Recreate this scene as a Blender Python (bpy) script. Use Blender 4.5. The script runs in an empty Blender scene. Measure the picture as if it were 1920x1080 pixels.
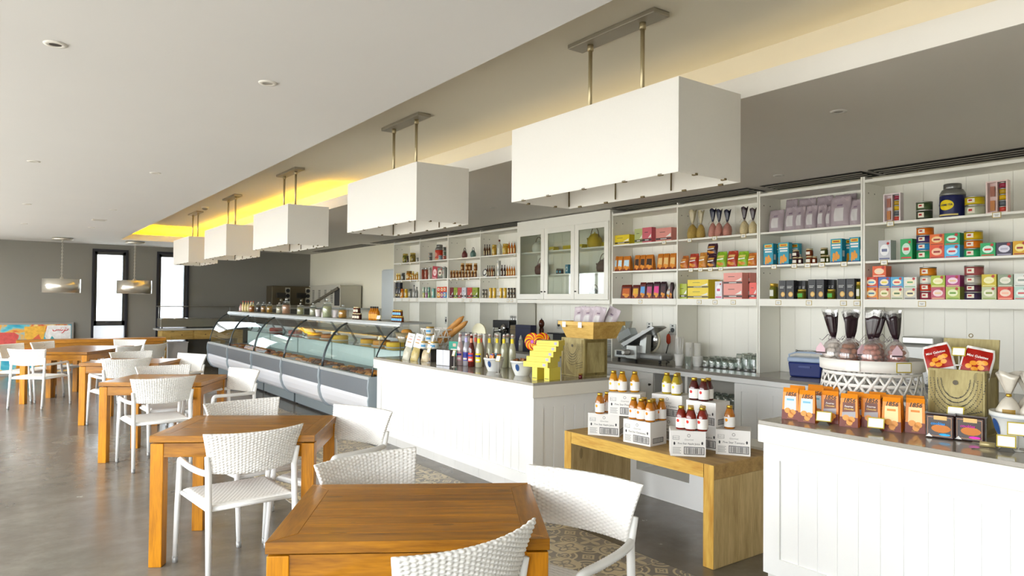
import bpy, math, random
from mathutils import Matrix, Vector
random.seed(7)
SC = bpy.context.scene
COL = SC.collection
PI = math.pi

# ------------------------------------------------------------------ camera
# world: +x runs towards the wall of shelves, +y down the length of the room, metres
cam = bpy.data.cameras.new('camera')
cam.sensor_width = 36.0
cam.lens = 24.557
cam.clip_start = 0.05
camo = bpy.data.objects.new('camera', cam)
COL.objects.link(camo)
camo.matrix_world = Matrix(((0.80846, -0.01896, -0.58825, 0.0),
                            (-0.58847, -0.00984, -0.80847, 0.0),
                            (0.00954, 0.99977, -0.01911, 1.54),
                            (0, 0, 0, 1)))
SC.camera = camo

# ------------------------------------------------------------------ daylight
world = bpy.data.worlds.new('sky'); SC.world = world
world.use_nodes = True
bg = world.node_tree.nodes['Background']
bg.inputs[0].default_value = (0.93, 0.97, 1.0, 1)
bg.inputs[1].default_value = 5.2
SC.view_settings.view_transform = 'Standard'
SC.view_settings.look = 'None'
SC.view_settings.gamma = 1.0
SC.view_settings.use_curve_mapping = False
SC.view_settings.exposure = 1.1
SC.cycles.max_bounces = 10
SC.cycles.diffuse_bounces = 5
SC.cycles.glossy_bounces = 4
SC.cycles.transmission_bounces = 6
SC.cycles.transparent_max_bounces = 16
SC.cycles.caustics_reflective = False
SC.cycles.caustics_refractive = False
SC.cycles.sample_clamp_indirect = 6.0
SC.cycles.use_denoising = True

def portal(x, y, z, sx, sy, rot):
    l = bpy.data.lights.new('window_daylight', 'AREA'); l.shape = 'RECTANGLE'
    l.size = sx; l.size_y = sy; l.cycles.is_portal = True
    o = bpy.data.objects.new('window_daylight', l); COL.objects.link(o)
    o.location = (x, y, z); o.rotation_euler = rot
# glazed openings along the left side of the room (unseen side that lights the place)
LEFT_X = -2.2
OPEN = [(-2.0 + 3.1 * k, 0.6 + 3.1 * k) for k in range(6)]
for a, b in OPEN:
    portal(LEFT_X - 0.05, (a + b) / 2, 1.27, 2.5, b - a, (0, -PI / 2, 0))

# ------------------------------------------------------------------ helpers
def lin(c):
    return tuple((x / 12.92 if x <= 0.04045 else ((x + 0.055) / 1.055) ** 2.4) for x in c)
def hexc(h):
    h = h.lstrip('#')
    return lin(tuple(int(h[i:i + 2], 16) / 255 for i in (0, 2, 4))) + (1.0,)

_M = {}
def nn(nt, t, **kw):
    n = nt.nodes.new(t)
    for k, v in kw.items(): setattr(n, k, v)
    return n
def math_(nt, op, a, b=None, c=None):
    n = nt.nodes.new('ShaderNodeMath'); n.operation = op
    for i, s in enumerate((a, b, c)):
        if s is None: continue
        if isinstance(s, (int, float)): n.inputs[i].default_value = s
        else: nt.links.new(s, n.inputs[i])
    return n.outputs[0]
def mixc(nt, f, a, b):
    n = nt.nodes.new('ShaderNodeMix'); n.data_type = 'RGBA'
    for s, i in ((f, 0), (a, 6), (b, 7)):
        if isinstance(s, (int, float)): n.inputs[i].default_value = s
        elif isinstance(s, tuple): n.inputs[i].default_value = s
        else: nt.links.new(s, n.inputs[i])
    return n.outputs[2]
def newmat(key):
    m = bpy.data.materials.new(key); m.use_nodes = True
    nt = m.node_tree; b = nt.nodes['Principled BSDF']
    return m, nt, b
def coords(nt, scale=(1, 1, 1), kind='Object'):
    tc = nn(nt, 'ShaderNodeTexCoord'); mp = nn(nt, 'ShaderNodeMapping')
    mp.inputs['Scale'].default_value = scale
    nt.links.new(tc.outputs[kind], mp.inputs[0])
    return mp.outputs[0]
def noise(nt, vec, scale, detail=3.0, rough=0.5):
    n = nn(nt, 'ShaderNodeTexNoise'); n.inputs['Scale'].default_value = scale
    n.inputs['Detail'].default_value = detail; n.inputs['Roughness'].default_value = rough
    if vec is not None: nt.links.new(vec, n.inputs['Vector'])
    return n.outputs[0]

def P(h, r=0.5, m=0.0, var=0.06, ns=9.0, bump=0.0, spec=0.5, em=None, sheen=0.0):
    """paint / plastic / metal of one colour with a little procedural unevenness"""
    key = f'{h}_{r}_{m}_{var}_{ns}_{bump}_{spec}_{em}'
    if key in _M: return _M[key]
    mt, nt, b = newmat('mat_' + h.strip('#'))
    c = hexc(h); v = coords(nt)
    n = noise(nt, v, ns)
    d = tuple(max(0, x * (1 - var)) for x in c[:3]) + (1,)
    e = tuple(min(1, x * (1 + var)) for x in c[:3]) + (1,)
    nt.links.new(mixc(nt, n, d, e), b.inputs['Base Color'])
    b.inputs['Roughness'].default_value = r; b.inputs['Metallic'].default_value = m
    b.inputs['Specular IOR Level'].default_value = spec
    if bump:
        bp = nn(nt, 'ShaderNodeBump'); bp.inputs['Strength'].default_value = bump; bp.inputs['Distance'].default_value = 0.01
        nt.links.new(noise(nt, v, ns * 6), bp.inputs['Height']); nt.links.new(bp.outputs[0], b.inputs['Normal'])
    if em:
        b.inputs['Emission Color'].default_value = hexc(em[0]); b.inputs['Emission Strength'].default_value = em[1]
    _M[key] = mt; return mt

def wood(h1, h2, scale=(1, 14, 14), r=0.35, ns=2.2, knots=True, coat=0.0, rnd=0.25):
    key = f'wood{h1}{h2}{scale}{r}{ns}{rnd}'
    if key in _M: return _M[key]
    mt, nt, b = newmat('wood_' + h1.strip('#'))
    oi = nn(nt, 'ShaderNodeObjectInfo')
    tc = nn(nt, 'ShaderNodeTexCoord'); add = nn(nt, 'ShaderNodeVectorMath'); add.operation = 'ADD'
    cmb = nn(nt, 'ShaderNodeCombineXYZ')
    off = math_(nt, 'MULTIPLY', oi.outputs['Random'], 37.0)
    for i in range(3): nt.links.new(off, cmb.inputs[i])
    nt.links.new(tc.outputs['Object'], add.inputs[0]); nt.links.new(cmb.outputs[0], add.inputs[1])
    mp = nn(nt, 'ShaderNodeMapping'); mp.inputs['Scale'].default_value = scale
    nt.links.new(add.outputs[0], mp.inputs[0])
    n1 = noise(nt, mp.outputs[0], ns, 5.0, 0.6)
    n2 = noise(nt, mp.outputs[0], ns * 6, 2.0, 0.5)
    f = math_(nt, 'ADD', math_(nt, 'MULTIPLY', n1, 0.8), math_(nt, 'MULTIPLY', n2, 0.3))
    rp = nn(nt, 'ShaderNodeValToRGB'); rp.color_ramp.elements[0].position = 0.36; rp.color_ramp.elements[1].position = 0.68
    rp.color_ramp.elements[0].color = hexc(h2); rp.color_ramp.elements[1].color = hexc(h1)
    nt.links.new(f, rp.inputs[0]); c = rp.outputs[0]
    if knots:
        vo = nn(nt, 'ShaderNodeTexVoronoi'); vo.inputs['Scale'].default_value = 1.0
        mp2 = nn(nt, 'ShaderNodeMapping'); mp2.inputs['Scale'].default_value = tuple(2.2 * max(0.6, s ** 0.45) for s in scale)
        nt.links.new(add.outputs[0], mp2.inputs[0]); nt.links.new(mp2.outputs[0], vo.inputs['Vector'])
        k = math_(nt, 'LESS_THAN', vo.outputs[0], 0.09)
        c = mixc(nt, math_(nt, 'MULTIPLY', k, 0.45), c, tuple(0.25 * x for x in hexc(h2)[:3]) + (1,))
    hs = nn(nt, 'ShaderNodeHueSaturation')
    nt.links.new(math_(nt, 'ADD', 1.0 - rnd / 2, math_(nt, 'MULTIPLY', oi.outputs['Random'], rnd)), hs.inputs['Value'])
    nt.links.new(c, hs.inputs['Color'])
    nt.links.new(hs.outputs[0], b.inputs['Base Color'])
    b.inputs['Roughness'].default_value = r; b.inputs['Specular IOR Level'].default_value = 0.35
    if coat: b.inputs['Coat Weight'].default_value = coat; b.inputs['Coat Roughness'].default_value = 0.12
    _M[key] = mt; return mt

def clear(h='#f2f7f5', gloss=0.9, r=0.02, base=0.04, milky=0.0, ior=1.45):
    """thin clear glass or film: lets light straight through, mirrors at a glancing angle"""
    key = f'clear{h}{gloss}{r}{base}{milky}'
    if key in _M: return _M[key]
    mt = bpy.data.materials.new('clear_' + h.strip('#')); mt.use_nodes = True
    nt = mt.node_tree; nt.nodes.clear()
    out = nn(nt, 'ShaderNodeOutputMaterial')
    tr = nn(nt, 'ShaderNodeBsdfTransparent'); tr.inputs[0].default_value = hexc(h)
    gl = nn(nt, 'ShaderNodeBsdfGlossy'); gl.inputs['Roughness'].default_value = r
    gl.inputs[0].default_value = (gloss,) * 3 + (1,)
    lw = nn(nt, 'ShaderNodeLayerWeight'); lw.inputs[0].default_value = 0.5
    f = math_(nt, 'ADD', base, math_(nt, 'MULTIPLY', math_(nt, 'POWER', lw.outputs['Facing'], 4.0), 0.9 - base))
    mx = nn(nt, 'ShaderNodeMixShader')
    nt.links.new(f, mx.inputs[0])
    src = tr.outputs[0]
    if milky:
        df = nn(nt, 'ShaderNodeBsdfDiffuse'); df.inputs[0].default_value = hexc(h)
        m2 = nn(nt, 'ShaderNodeMixShader'); m2.inputs[0].default_value = milky
        nt.links.new(tr.outputs[0], m2.inputs[1]); nt.links.new(df.outputs[0], m2.inputs[2]); src = m2.outputs[0]
    nt.links.new(src, mx.inputs[1]); nt.links.new(gl.outputs[0], mx.inputs[2])
    nt.links.new(mx.outputs[0], out.inputs[0])
    _M[key] = mt; return mt

class MB:
    """collects shapes and links them as one mesh object"""
    def __init__(s): s.v = []; s.f = []; s.mi = []; s.sm = []
    def _add(s, vs, fs, mi=0, sm=False):
        o = len(s.v); s.v += [tuple(p) for p in vs]
        for f in fs: s.f.append(tuple(i + o for i in f)); s.mi.append(mi); s.sm.append(sm)
        return s
    def box(s, x0, y0, z0, x1, y1, z1, mi=0):
        vs = [(x, y, z) for z in (z0, z1) for y in (y0, y1) for x in (x0, x1)]
        return s._add(vs, [(0, 2, 3, 1), (4, 5, 7, 6), (0, 1, 5, 4), (2, 6, 7, 3), (0, 4, 6, 2), (1, 3, 7, 5)], mi)
    def hexa(s, b4, t4, mi=0):
        """eight corners: bottom four and top four, counter-clockwise from above"""
        return s._add(list(b4) + list(t4), [(3, 2, 1, 0), (4, 5, 6, 7), (0, 1, 5, 4), (1, 2, 6, 5), (2, 3, 7, 6), (3, 0, 4, 7)], mi)
    def quad(s, *p, mi=0): return s._add(p, [tuple(range(len(p)))], mi)
    def lathe(s, prof, n=16, cx=0, cy=0, mi=0, cap=True, sm=True, sx=1.0, sy=1.0):
        vs = []; fs = []
        for r, z in prof:
            for k in range(n):
                a = 2 * PI * k / n; vs.append((cx + sx * r * math.cos(a), cy + sy * r * math.sin(a), z))
        for j in range(len(prof) - 1):
            for k in range(n):
                fs.append((j * n + k, j * n + (k + 1) % n, (j + 1) * n + (k + 1) % n, (j + 1) * n + k))
        s._add(vs, fs, mi, sm)
        if cap:
            o = len(s.v) - len(vs)
            for base, rev in ((o, True), (o + (len(prof) - 1) * n, False)):
                r = [base + k for k in range(n)]
                s.f.append(tuple(reversed(r)) if rev else tuple(r)); s.mi.append(mi); s.sm.append(False)
        return s
    def tube(s, pts, r, n=8, mi=0, closed=False, cap=True, sm=True):
        pts = [Vector(p) for p in pts]; m = len(pts); vs = []; fs = []
        rr = r if isinstance(r, (list, tuple)) else [r] * m
        up = Vector((0, 0, 1)); prev = None
        for i in range(m):
            if closed: t = (pts[(i + 1) % m] - pts[i - 1])
            else: t = pts[min(i + 1, m - 1)] - pts[max(i - 1, 0)]
            t.normalize()
            if prev is None:
                a = up if abs(t.z) < 0.9 else Vector((1, 0, 0)); u = t.cross(a).normalized()
            else:
                u = (prev - t * prev.dot(t)); u = u.normalized() if u.length > 1e-6 else prev
            prev = u; w = t.cross(u)
            for k in range(n):
                a = 2 * PI * k / n; q = pts[i] + (u * math.cos(a) + w * math.sin(a)) * rr[i]; vs.append(tuple(q))
        for i in range(m if closed else m - 1):
            j = (i + 1) % m
            for k in range(n): fs.append((i * n + k, i * n + (k + 1) % n, j * n + (k + 1) % n, j * n + k))
        if cap and not closed:
            fs.append(tuple(reversed(range(n)))); fs.append(tuple((m - 1) * n + k for k in range(n)))
        return s._add(vs, fs, mi, sm)
    def prism(s, poly, a0, a1, axis='x', mi=0, sm=False):
        """extrude a 2-D outline along an axis (poly is (y,z) for x, (x,z) for y, (x,y) for z)"""
        n = len(poly)
        def mk(p, a): return {'x': (a, p[0], p[1]), 'y': (p[0], a, p[1]), 'z': (p[0], p[1], a)}[axis]
        vs = [mk(p, a0) for p in poly] + [mk(p, a1) for p in poly]
        fs = [(k, (k + 1) % n, n + (k + 1) % n, n + k) for k in range(n)]
        s._add(vs, fs, mi, sm)
        o = len(s.v) - 2 * n
        s.f.append(tuple(o + k for k in reversed(range(n)))); s.mi.append(mi); s.sm.append(False)
        s.f.append(tuple(o + n + k for k in range(n))); s.mi.append(mi); s.sm.append(False)
        return s
    def sheet(s, fn, nu, nv, mi=0, sm=True, two=None):
        """parametric surface fn(u,v); with two=fn2 a closed slab between the surfaces"""
        def grid(g): return [tuple(g(i / nu, j / nv)) for j in range(nv + 1) for i in range(nu + 1)]
        W = nu + 1
        q = [(j * W + i, j * W + i + 1, (j + 1) * W + i + 1, (j + 1) * W + i) for j in range(nv) for i in range(nu)]
        if not two: return s._add(grid(fn), q, mi, sm)
        N = W * (nv + 1)
        fs = q + [tuple(reversed([i + N for i in f])) for f in q]
        rim = [i for i in range(W)] + [j * W + nu for j in range(1, nv + 1)] + [nv * W + i for i in range(nu - 1, -1, -1)] + [j * W for j in range(nv - 1, 0, -1)]
        for k in range(len(rim)):
            a, b = rim[k], rim[(k + 1) % len(rim)]; fs.append((b, a, a + N, b + N))
        return s._add(grid(fn) + grid(two), fs, mi, sm)
    def mesh(s, name, mats):
        me = bpy.data.meshes.new(name); me.from_pydata(s.v, [], s.f)
        for m in (mats if isinstance(mats, (list, tuple)) else [mats]): me.materials.append(m)
        me.polygons.foreach_set('material_index', s.mi); me.polygons.foreach_set('use_smooth', s.sm)
        me.update(); return me
    def build(s, name, mats, parent=None, loc=(0, 0, 0), rz=0.0, bevel=0.0):
        return link(name, s.mesh(name, mats), parent, loc, rz, bevel)

def link(name, me, parent=None, loc=(0, 0, 0), rz=0.0, bevel=0.0):
    o = bpy.data.objects.new(name, me); COL.objects.link(o)
    o.location = loc; o.rotation_euler = (0, 0, rz)
    if parent is not None: o.parent = parent
    if bevel:
        b = o.modifiers.new('bevel', 'BEVEL'); b.width = bevel; b.segments = 2; b.limit_method = 'ANGLE'
    return o
def tag(o, label, cat, group=None):
    o['label'] = label; o['category'] = cat
    if group: o['group'] = group
    return o
def thing(name, label, cat, loc=(0, 0, 0), rz=0.0, group=None):
    o = bpy.data.objects.new(name, None); COL.objects.link(o)
    o.empty_display_size = 0.05
    o.location = loc; o.rotation_euler = (0, 0, rz)
    return tag(o, label, cat, group)
def struct(o): o['kind'] = 'structure'; return o
def kids(o):
    return [c for c in bpy.data.objects if c.parent is o]
def tree(o):
    """a thing as a plain list: (object, index of its parent), so copies need no search"""
    out = [(o, None)]; i = 0
    while i < len(out):
        for c in kids(out[i][0]): out.append((c, i))
        i += 1
    return out
def dup(tr, loc, rz, label, group=None):
    new = []
    for o, pi in tr:
        c = o.copy(); COL.objects.link(c); new.append(c)
        if pi is not None: c.parent = new[pi]
    r = new[0]; r.location = loc; r.rotation_euler = (0, 0, rz); r['label'] = label
    if group: r['group'] = group
    return r
ROOM = -PI / 2      # things that face the room from the shelf side: local +y points to the wall, local +x to image right
ORD = ['first', 'second', 'third', 'fourth', 'fifth', 'sixth', 'seventh', 'eighth', 'ninth', 'tenth', 'eleventh', 'twelfth', 'thirteenth', 'fourteenth', 'fifteenth', 'sixteenth', 'seventeenth', 'eighteenth', 'nineteenth', 'twentieth', 'twenty-first', 'twenty-second', 'twenty-third', 'twenty-fourth', 'twenty-fifth', 'twenty-sixth']

# lettering, turned into flat meshes once
_T = {}
def _texts(items):
    objs = []
    for s, sh, bold in items:
        cu = bpy.data.curves.new('lettering', 'FONT'); cu.body = s; cu.size = 1.0; cu.shear = sh; cu.offset = bold
        cu.align_x = 'CENTER'; cu.align_y = 'CENTER'; cu.resolution_u = 2
        o = bpy.data.objects.new('lettering', cu); COL.objects.link(o); objs.append(o)
    bpy.context.view_layer.update(); dg = bpy.context.evaluated_depsgraph_get()
    for (s, sh, bold), o in zip(items, objs):
        _T[s] = bpy.data.meshes.new_from_object(o.evaluated_get(dg))
    for o in objs: bpy.data.objects.remove(o)
_texts([('1856', 0.25, 0.02), ('Five Star Apple Juice', 0, 0), ('Five Star Tomato', 0, 0), ('Five Star Clementine', 0, 0), ('Five Star Pineapple', 0, 0), ('Five Star Grape Juice', 0, 0),
        ('FSA12', 0, 0), ('FNT12', 0, 0), ('FSC12', 0, 0), ('Gourmet', 0.3, 0), ('Mini Galettes', 0, 0.01), ('KUSMI TEA', 0, 0.02), ('DETOX', 0, 0.01), ('Roulets', 0.1, 0.02), ('apricots', 0.1, 0.02),
        ('Fourres', 0.1, 0.02), ('Chocolat', 0.1, 0.02), ('Ferrero', 0.2, 0), ('cookies', 0.2, 0.03)])
def text(s, w, parent, loc, mt, rot=(PI / 2, 0, 0), name='lettering', h=None):
    me0 = _T[s]
    key = (s, mt.name)
    if key not in _T:
        me = me0.copy(); me.materials.clear(); me.materials.append(mt); _T[key] = me
    me = _T[key]
    xs = [v.co.x for v in me.vertices]; ys = [v.co.y for v in me.vertices]
    o = bpy.data.objects.new(name, me); COL.objects.link(o); o.parent = parent
    k = w / (max(xs) - min(xs)); ky = k if h is None else h / (max(ys) - min(ys))
    o.scale = (k, ky, 1); o.location = loc; o.rotation_euler = rot
    return o

# ================================================================== the room
CEIL = 2.65; RECESS = 2.95; FAR = 16.85; BACK = 6.1; NEAR = -3.0
RX0, RX1, RY0, RY1 = 1.79, 3.21, -3.0, 15.16          # lamp recess in the ceiling

def concrete():
    mt, nt, b = newmat('polished_concrete')
    v = coords(nt)
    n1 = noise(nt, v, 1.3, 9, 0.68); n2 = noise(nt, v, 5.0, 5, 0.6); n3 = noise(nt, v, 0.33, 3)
    f = math_(nt, 'ADD', math_(nt, 'MULTIPLY', n1, 0.7), math_(nt, 'MULTIPLY', n2, 0.3))
    rp = nn(nt, 'ShaderNodeValToRGB')
    rp.color_ramp.elements[0].position = 0.26; rp.color_ramp.elements[0].color = hexc('#565048')
    rp.color_ramp.elements[1].position = 0.76; rp.color_ramp.elements[1].color = hexc('#8f887c')
    e = rp.color_ramp.elements.new(0.5); e.color = hexc('#716a60')
    nt.links.new(f, rp.inputs[0])
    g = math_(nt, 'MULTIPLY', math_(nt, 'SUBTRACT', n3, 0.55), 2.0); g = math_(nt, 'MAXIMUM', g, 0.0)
    c = mixc(nt, g, rp.outputs[0], hexc('#5b6a5c'))  # greenish cast of a likely reflection, mixed into the floor colour
    nt.links.new(c, b.inputs['Base Color'])
    nt.links.new(math_(nt, 'ADD', 0.12, math_(nt, 'MULTIPLY', n2, 0.22)), b.inputs['Roughness'])
    return mt
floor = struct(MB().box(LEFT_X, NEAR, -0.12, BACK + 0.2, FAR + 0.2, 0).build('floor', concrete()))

# --- patterned cement tiles laid as a runner beside the counters
def tile_mat(kind):
    mt, nt, b = newmat('cement_tile_%d' % kind)
    tc = nn(nt, 'ShaderNodeTexCoord'); sep = nn(nt, 'ShaderNodeSeparateXYZ'); nt.links.new(tc.outputs['Object'], sep.inputs[0])
    x = math_(nt, 'MULTIPLY', sep.outputs[0], 10.0); y = math_(nt, 'MULTIPLY', sep.outputs[1], 10.0)     # -1..1
    M = lambda op, a, b_=None: math_(nt, op, a, b_)
    r = M('SQRT', M('ADD', M('MULTIPLY', x, x), M('MULTIPLY', y, y))); a = M('ARCTAN2', y, x)
    ax = M('ABSOLUTE', x); ay = M('ABSOLUTE', y)
    band = lambda v, c, w: M('LESS_THAN', M('ABSOLUTE', M('SUBTRACT', v, c)), w)
    OR = lambda p, q: M('MAXIMUM', p, q)
    cx = M('SUBTRACT', 1.0, ax); cy = M('SUBTRACT', 1.0, ay); rc = M('SQRT', M('ADD', M('MULTIPLY', cx, cx), M('MULTIPLY', cy, cy)))
    petal = lambda n, lo, amp: M('LESS_THAN', r, M('ADD', lo, M('MULTIPLY', M('COSINE', M('MULTIPLY', a, float(n))), amp)))
    if kind == 0:      # eight-petalled flower in a ring
        f = OR(petal(8, 0.42, 0.14), OR(band(r, 0.78, 0.05), M('LESS_THAN', rc, 0.2)))
        f = M('SUBTRACT', f, M('LESS_THAN', r, 0.12)); dark = True
    elif kind == 1:    # quarter rings and a lozenge
        f = OR(band(rc, 0.72, 0.07), OR(band(M('ADD', ax, ay), 0.42, 0.09), petal(4, 0.14, 0.08))); f = OR(f, band(rc, 0.35, 0.05)); dark = False
    elif kind == 2:    # crossed bars
        d1 = M('ABSOLUTE', M('SUBTRACT', x, y)); d2 = M('ABSOLUTE', M('ADD', x, y))
        f = OR(OR(band(d1, 0.18, 0.06), band(d2, 0.18, 0.06)), OR(band(d1, 0.62, 0.06), band(d2, 0.62, 0.06))); dark = False
    elif kind == 3:    # scrolls
        f = OR(band(r, M('ADD', 0.55, M('MULTIPLY', M('SINE', M('MULTIPLY', a, 4.0)), 0.2)), 0.09), OR(petal(6, 0.22, 0.1), band(rc, 0.3, 0.07))); dark = True
    elif kind == 4:    # star
        f = OR(petal(4, 0.5, 0.34), OR(band(rc, 0.5, 0.05), band(M('MAXIMUM', ax, ay), 0.93, 0.03))); dark = False
    else:              # plain
        f = M('GREATER_THAN', r, 3.0); dark = False
    oi = nn(nt, 'ShaderNodeObjectInfo')
    d = mixc(nt, oi.outputs['Random'], hexc('#77706a'), hexc('#857d74')); l = mixc(nt, oi.outputs['Random'], hexc('#d6c6a2'), hexc('#c8ba9c'))
    c = mixc(nt, f, l, d) if dark else mixc(nt, f, d, l)
    c2 = mixc(nt, math_(nt, 'MULTIPLY', noise(nt, coords(nt, (1, 1, 1)), 30.0), 0.35), c, hexc('#9c9382'))
    nt.links.new(c2, b.inputs['Base Color']); b.inputs['Roughness'].default_value = 0.42
    return mt
tiles = []
for k in range(6):
    m = MB(); h = 0.0985
    m.hexa([(-h, -h, 0), (h, -h, 0), (h, h, 0), (-h, h, 0)], [(-h + .001, -h + .001, 0.004), (h - .001, -h + .001, 0.004), (h - .001, h - .001, 0.004), (-h + .001, h - .001, 0.004)])
    tiles.append(m.mesh('tile', tile_mat(k)))
TX0 = 1.78
pat = [[0, 3, 1, 4, 2, 0, 1], [4, 1, 0, 2, 3, 1, 0], [2, 5, 4, 1, 0, 4, 3], [1, 0, 2, 3, 4, 2, 0], [3, 4, 1, 0, 1, 5, 4]]
far_tiles = MB()
for j in range(52):
    for i in range(7):
        x = TX0 + 0.1 + 0.2 * i; y = 1.75 + 0.2 * j
        if j < 42: link('tile', tiles[(pat[(j * 3) % 5][(i + j * 2) % 7])], floor, (x, y, 0.0))
        else: far_tiles.box(x - .0985, y - .0985, 0, x + .0985, y + .0985, 0.004)
ft = far_tiles.build('tile_runner_end', tiles[1].materials[0], floor); ft['kind'] = 'stuff'

# --- ceilings
plaster = P('#dbdad8', 0.85, var=0.02, ns=1.5)
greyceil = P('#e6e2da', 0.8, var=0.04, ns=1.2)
m = MB()
m.box(LEFT_X, NEAR, CEIL, RX0, FAR + 0.2, CEIL + 0.5)
m.box(RX0, RY1, CEIL, RX1 + 0.15, FAR + 0.2, CEIL + 0.04); m.box(RX0, RY1, CEIL + .04, RX1, RY1 + .02, CEIL + .12)
m.box(RX0, RY1 + 0.31, CEIL + 0.04, RX1 + 0.15, FAR + 0.2, CEIL + 0.5)
struct(m.build('ceiling', plaster))
struct(MB().box(RX0 - 0.1, RY0, RECESS, RX1 + 0.3, RY1 + 0.3, RECESS + 0.2).build('ceiling_recess', P('#e2dccb', 0.85, var=0.02, ns=1.5)))
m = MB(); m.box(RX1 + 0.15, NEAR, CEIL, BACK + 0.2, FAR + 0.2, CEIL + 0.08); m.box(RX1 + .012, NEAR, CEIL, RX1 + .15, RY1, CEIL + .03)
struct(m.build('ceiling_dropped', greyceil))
m = MB(); m.box(RX1, NEAR, CEIL - 0.001, RX1 + 0.012, RY1, CEIL + 0.12); struct(m.build('trim_1', P('#f1eee8', 0.7, var=0.01)))
m = MB(); m.box(RX1 + 0.15, NEAR, CEIL + 0.081, RX1 + 0.3, RY1 + 0.3, RECESS); m.box(RX0, RY1 + 0.16, CEIL + 0.041, RX1 + 0.16, RY1 + 0.3, RECESS)
struct(m.build('wall_recess', P('#e8e0cc', 0.8, var=0.02)))
# light strips lying in the cove behind the lip
def strip(name, label, a, b, col, st):
    t = thing(name, label, 'light strip', a)
    d = Vector(b) - Vector(a); m = MB(); m.tube([(0, 0, 0.03), tuple(d + Vector((0, 0, 0.03)))], 0.012, 8)
    m.build('tube', P('#fff3c0', 0.5, em=(col, st)), t)
    u = Vector((abs(d.y), abs(d.x), 0)).normalized() * 0.02
    MB().box(min(0, d.x) - u.x, min(0, d.y) - u.y, 0, max(0, d.x) + u.x, max(0, d.y) + u.y, 0.018).build('base', P('#e8e4da', 0.6), t)
strip('cove_light', 'glowing yellow light strip along the far end of the ceiling recess', (1.85, RY1 + 0.10, CEIL + 0.042), (3.1, RY1 + 0.10, CEIL + 0.042), '#ffc800', 44)
strip('cove_light', 'glowing yellow light strip in the recess above the far three lamps', (RX1 + 0.10, 15.0, CEIL + 0.032), (RX1 + 0.10, 8.0, CEIL + 0.032), '#ffc800', 22)
strip('cove_light', 'dim warm light strip in the recess above the nearest two lamps', (RX1 + 0.10, 7.9, CEIL + 0.032), (RX1 + 0.10, -2.6, CEIL + 0.032), '#ffe8b8', 1.1)

# --- walls
grey = P('#807d75', 0.8, var=0.05, ns=1.3, bump=0.03)
WIN = [(1.475, 2.135, 0.40, 2.55), (2.685, 3.335, 0.40, 2.55)]
m = MB(); xs = [LEFT_X - .2, WIN[0][0], WIN[0][1], WIN[1][0], WIN[1][1], BACK + 0.2]
for k in (0, 2, 4): m.box(xs[k], FAR, 0, xs[k + 1], FAR + 0.2, CEIL + 0.1)
for a, b, z0, z1 in WIN: m.box(a, FAR, 0, b, FAR + 0.2, z0); m.box(a, FAR, z1, b, FAR + 0.2, CEIL + 0.1)
struct(m.build('wall_far', grey))
cream = P('#e9e4cf', 0.8, var=0.03, ns=1.0)
struct(MB().box(BACK, NEAR, 0, BACK + 0.2, FAR, CEIL + 0.1).build('wall_right', cream))
struct(MB().box(LEFT_X - .2, NEAR - 0.2, 0, BACK + 0.2, NEAR, RECESS).build('wall_near', P('#d8d4ca', 0.8)))
m = MB(); ys = [NEAR] + [v for p in OPEN for v in p] + [FAR]
for k in range(0, len(ys), 2): m.box(LEFT_X - 0.2, ys[k], 0, LEFT_X, ys[k + 1], CEIL + 0.1)
m.box(LEFT_X - 0.2, NEAR, 2.52, LEFT_X, FAR, CEIL + 0.1)
struct(m.build('wall_left', P('#e4e0d8', 0.8)))
frame_dark = P('#2a2a30', 0.5)
for i, (a, b) in enumerate(OPEN):
    m = MB()
    for y in (a, (a + b) / 2 - .03, b - .06): m.box(LEFT_X - 0.14, y, 0, LEFT_X - 0.08, y + 0.06, 2.52)
    m.box(LEFT_X - 0.14, a, 2.46, LEFT_X - 0.08, b, 2.52); m.box(LEFT_X - 0.14, a, 0, LEFT_X - 0.08, b, 0.06)
    struct(m.build('window_%d' % (i + 3), frame_dark))
for i, (a, b, z0, z1) in enumerate(WIN):
    m = MB(); y0, y1 = FAR - 0.03, FAR + 0.16; w = 0.045
    m.box(a, y0, z0, a + w, y1, z1); m.box(b - w, y0, z0, b, y1, z1); m.box(a + w, y0, z1 - 0.05, b - w, y1, z1); m.box(a + w, y0, z0, b - w, y1, z0 + .05)
    w2 = struct(m.build('window_%d' % (i + 1), P('#191922', 0.45)))
    m = MB(); zb = 0.95; y2 = y0 + 0.05
    m.box(a + w, y2, zb, a + w + 0.05, y1, z1 - .05); m.box(b - w - .05, y2, zb, b - w, y1, z1 - .05); m.box(a + w, y2, zb, b - w, y1, zb + 0.10); m.box(a + w, y2, z1 - .11, b - w, y1, z1 - 0.05)
    m.build('sash', P('#3a3936', 0.5), w2)
    m = MB().box(a + w + .05, FAR + 0.08, zb + 0.1, b - w - .05, FAR + 0.086, z1 - .11); m.build('pane', clear('#f6fbff'), w2)
    m = MB().box(a + w, FAR + 0.08, z0 + .05, b - w, FAR + 0.086, zb); m.build('lower_pane', clear('#e4e6ea', r=0.3, milky=0.55), w2)
    m = MB().tube([(a + .27, y2 - .004, zb + .07), (a + .27, y2 - .03, zb + .07), (a + .38, y2 - .03, zb + .06)], 0.008, 6); m.build('window_handle', P('#15151a', 0.4), w2)
# pale terrace and the white garden wall outside
struct(MB().box(-40, -25, -0.3, LEFT_X - 0.2, 45, -0.02).build('terrace', P('#cfcac0', 0.9)))  # unseen ground, made pale to bounce daylight up to the ceiling
struct(MB().box(-6, FAR + 0.2, -0.3, 14, 45, -0.02).build('terrace_far', P('#cfcac0', 0.9)))
m = MB().box(-3, FAR + 5, -0.02, 10, FAR + 5.2, 3.2); struct(m.build('wall_outside', P('#f2f2f2', 0.9)))
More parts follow.
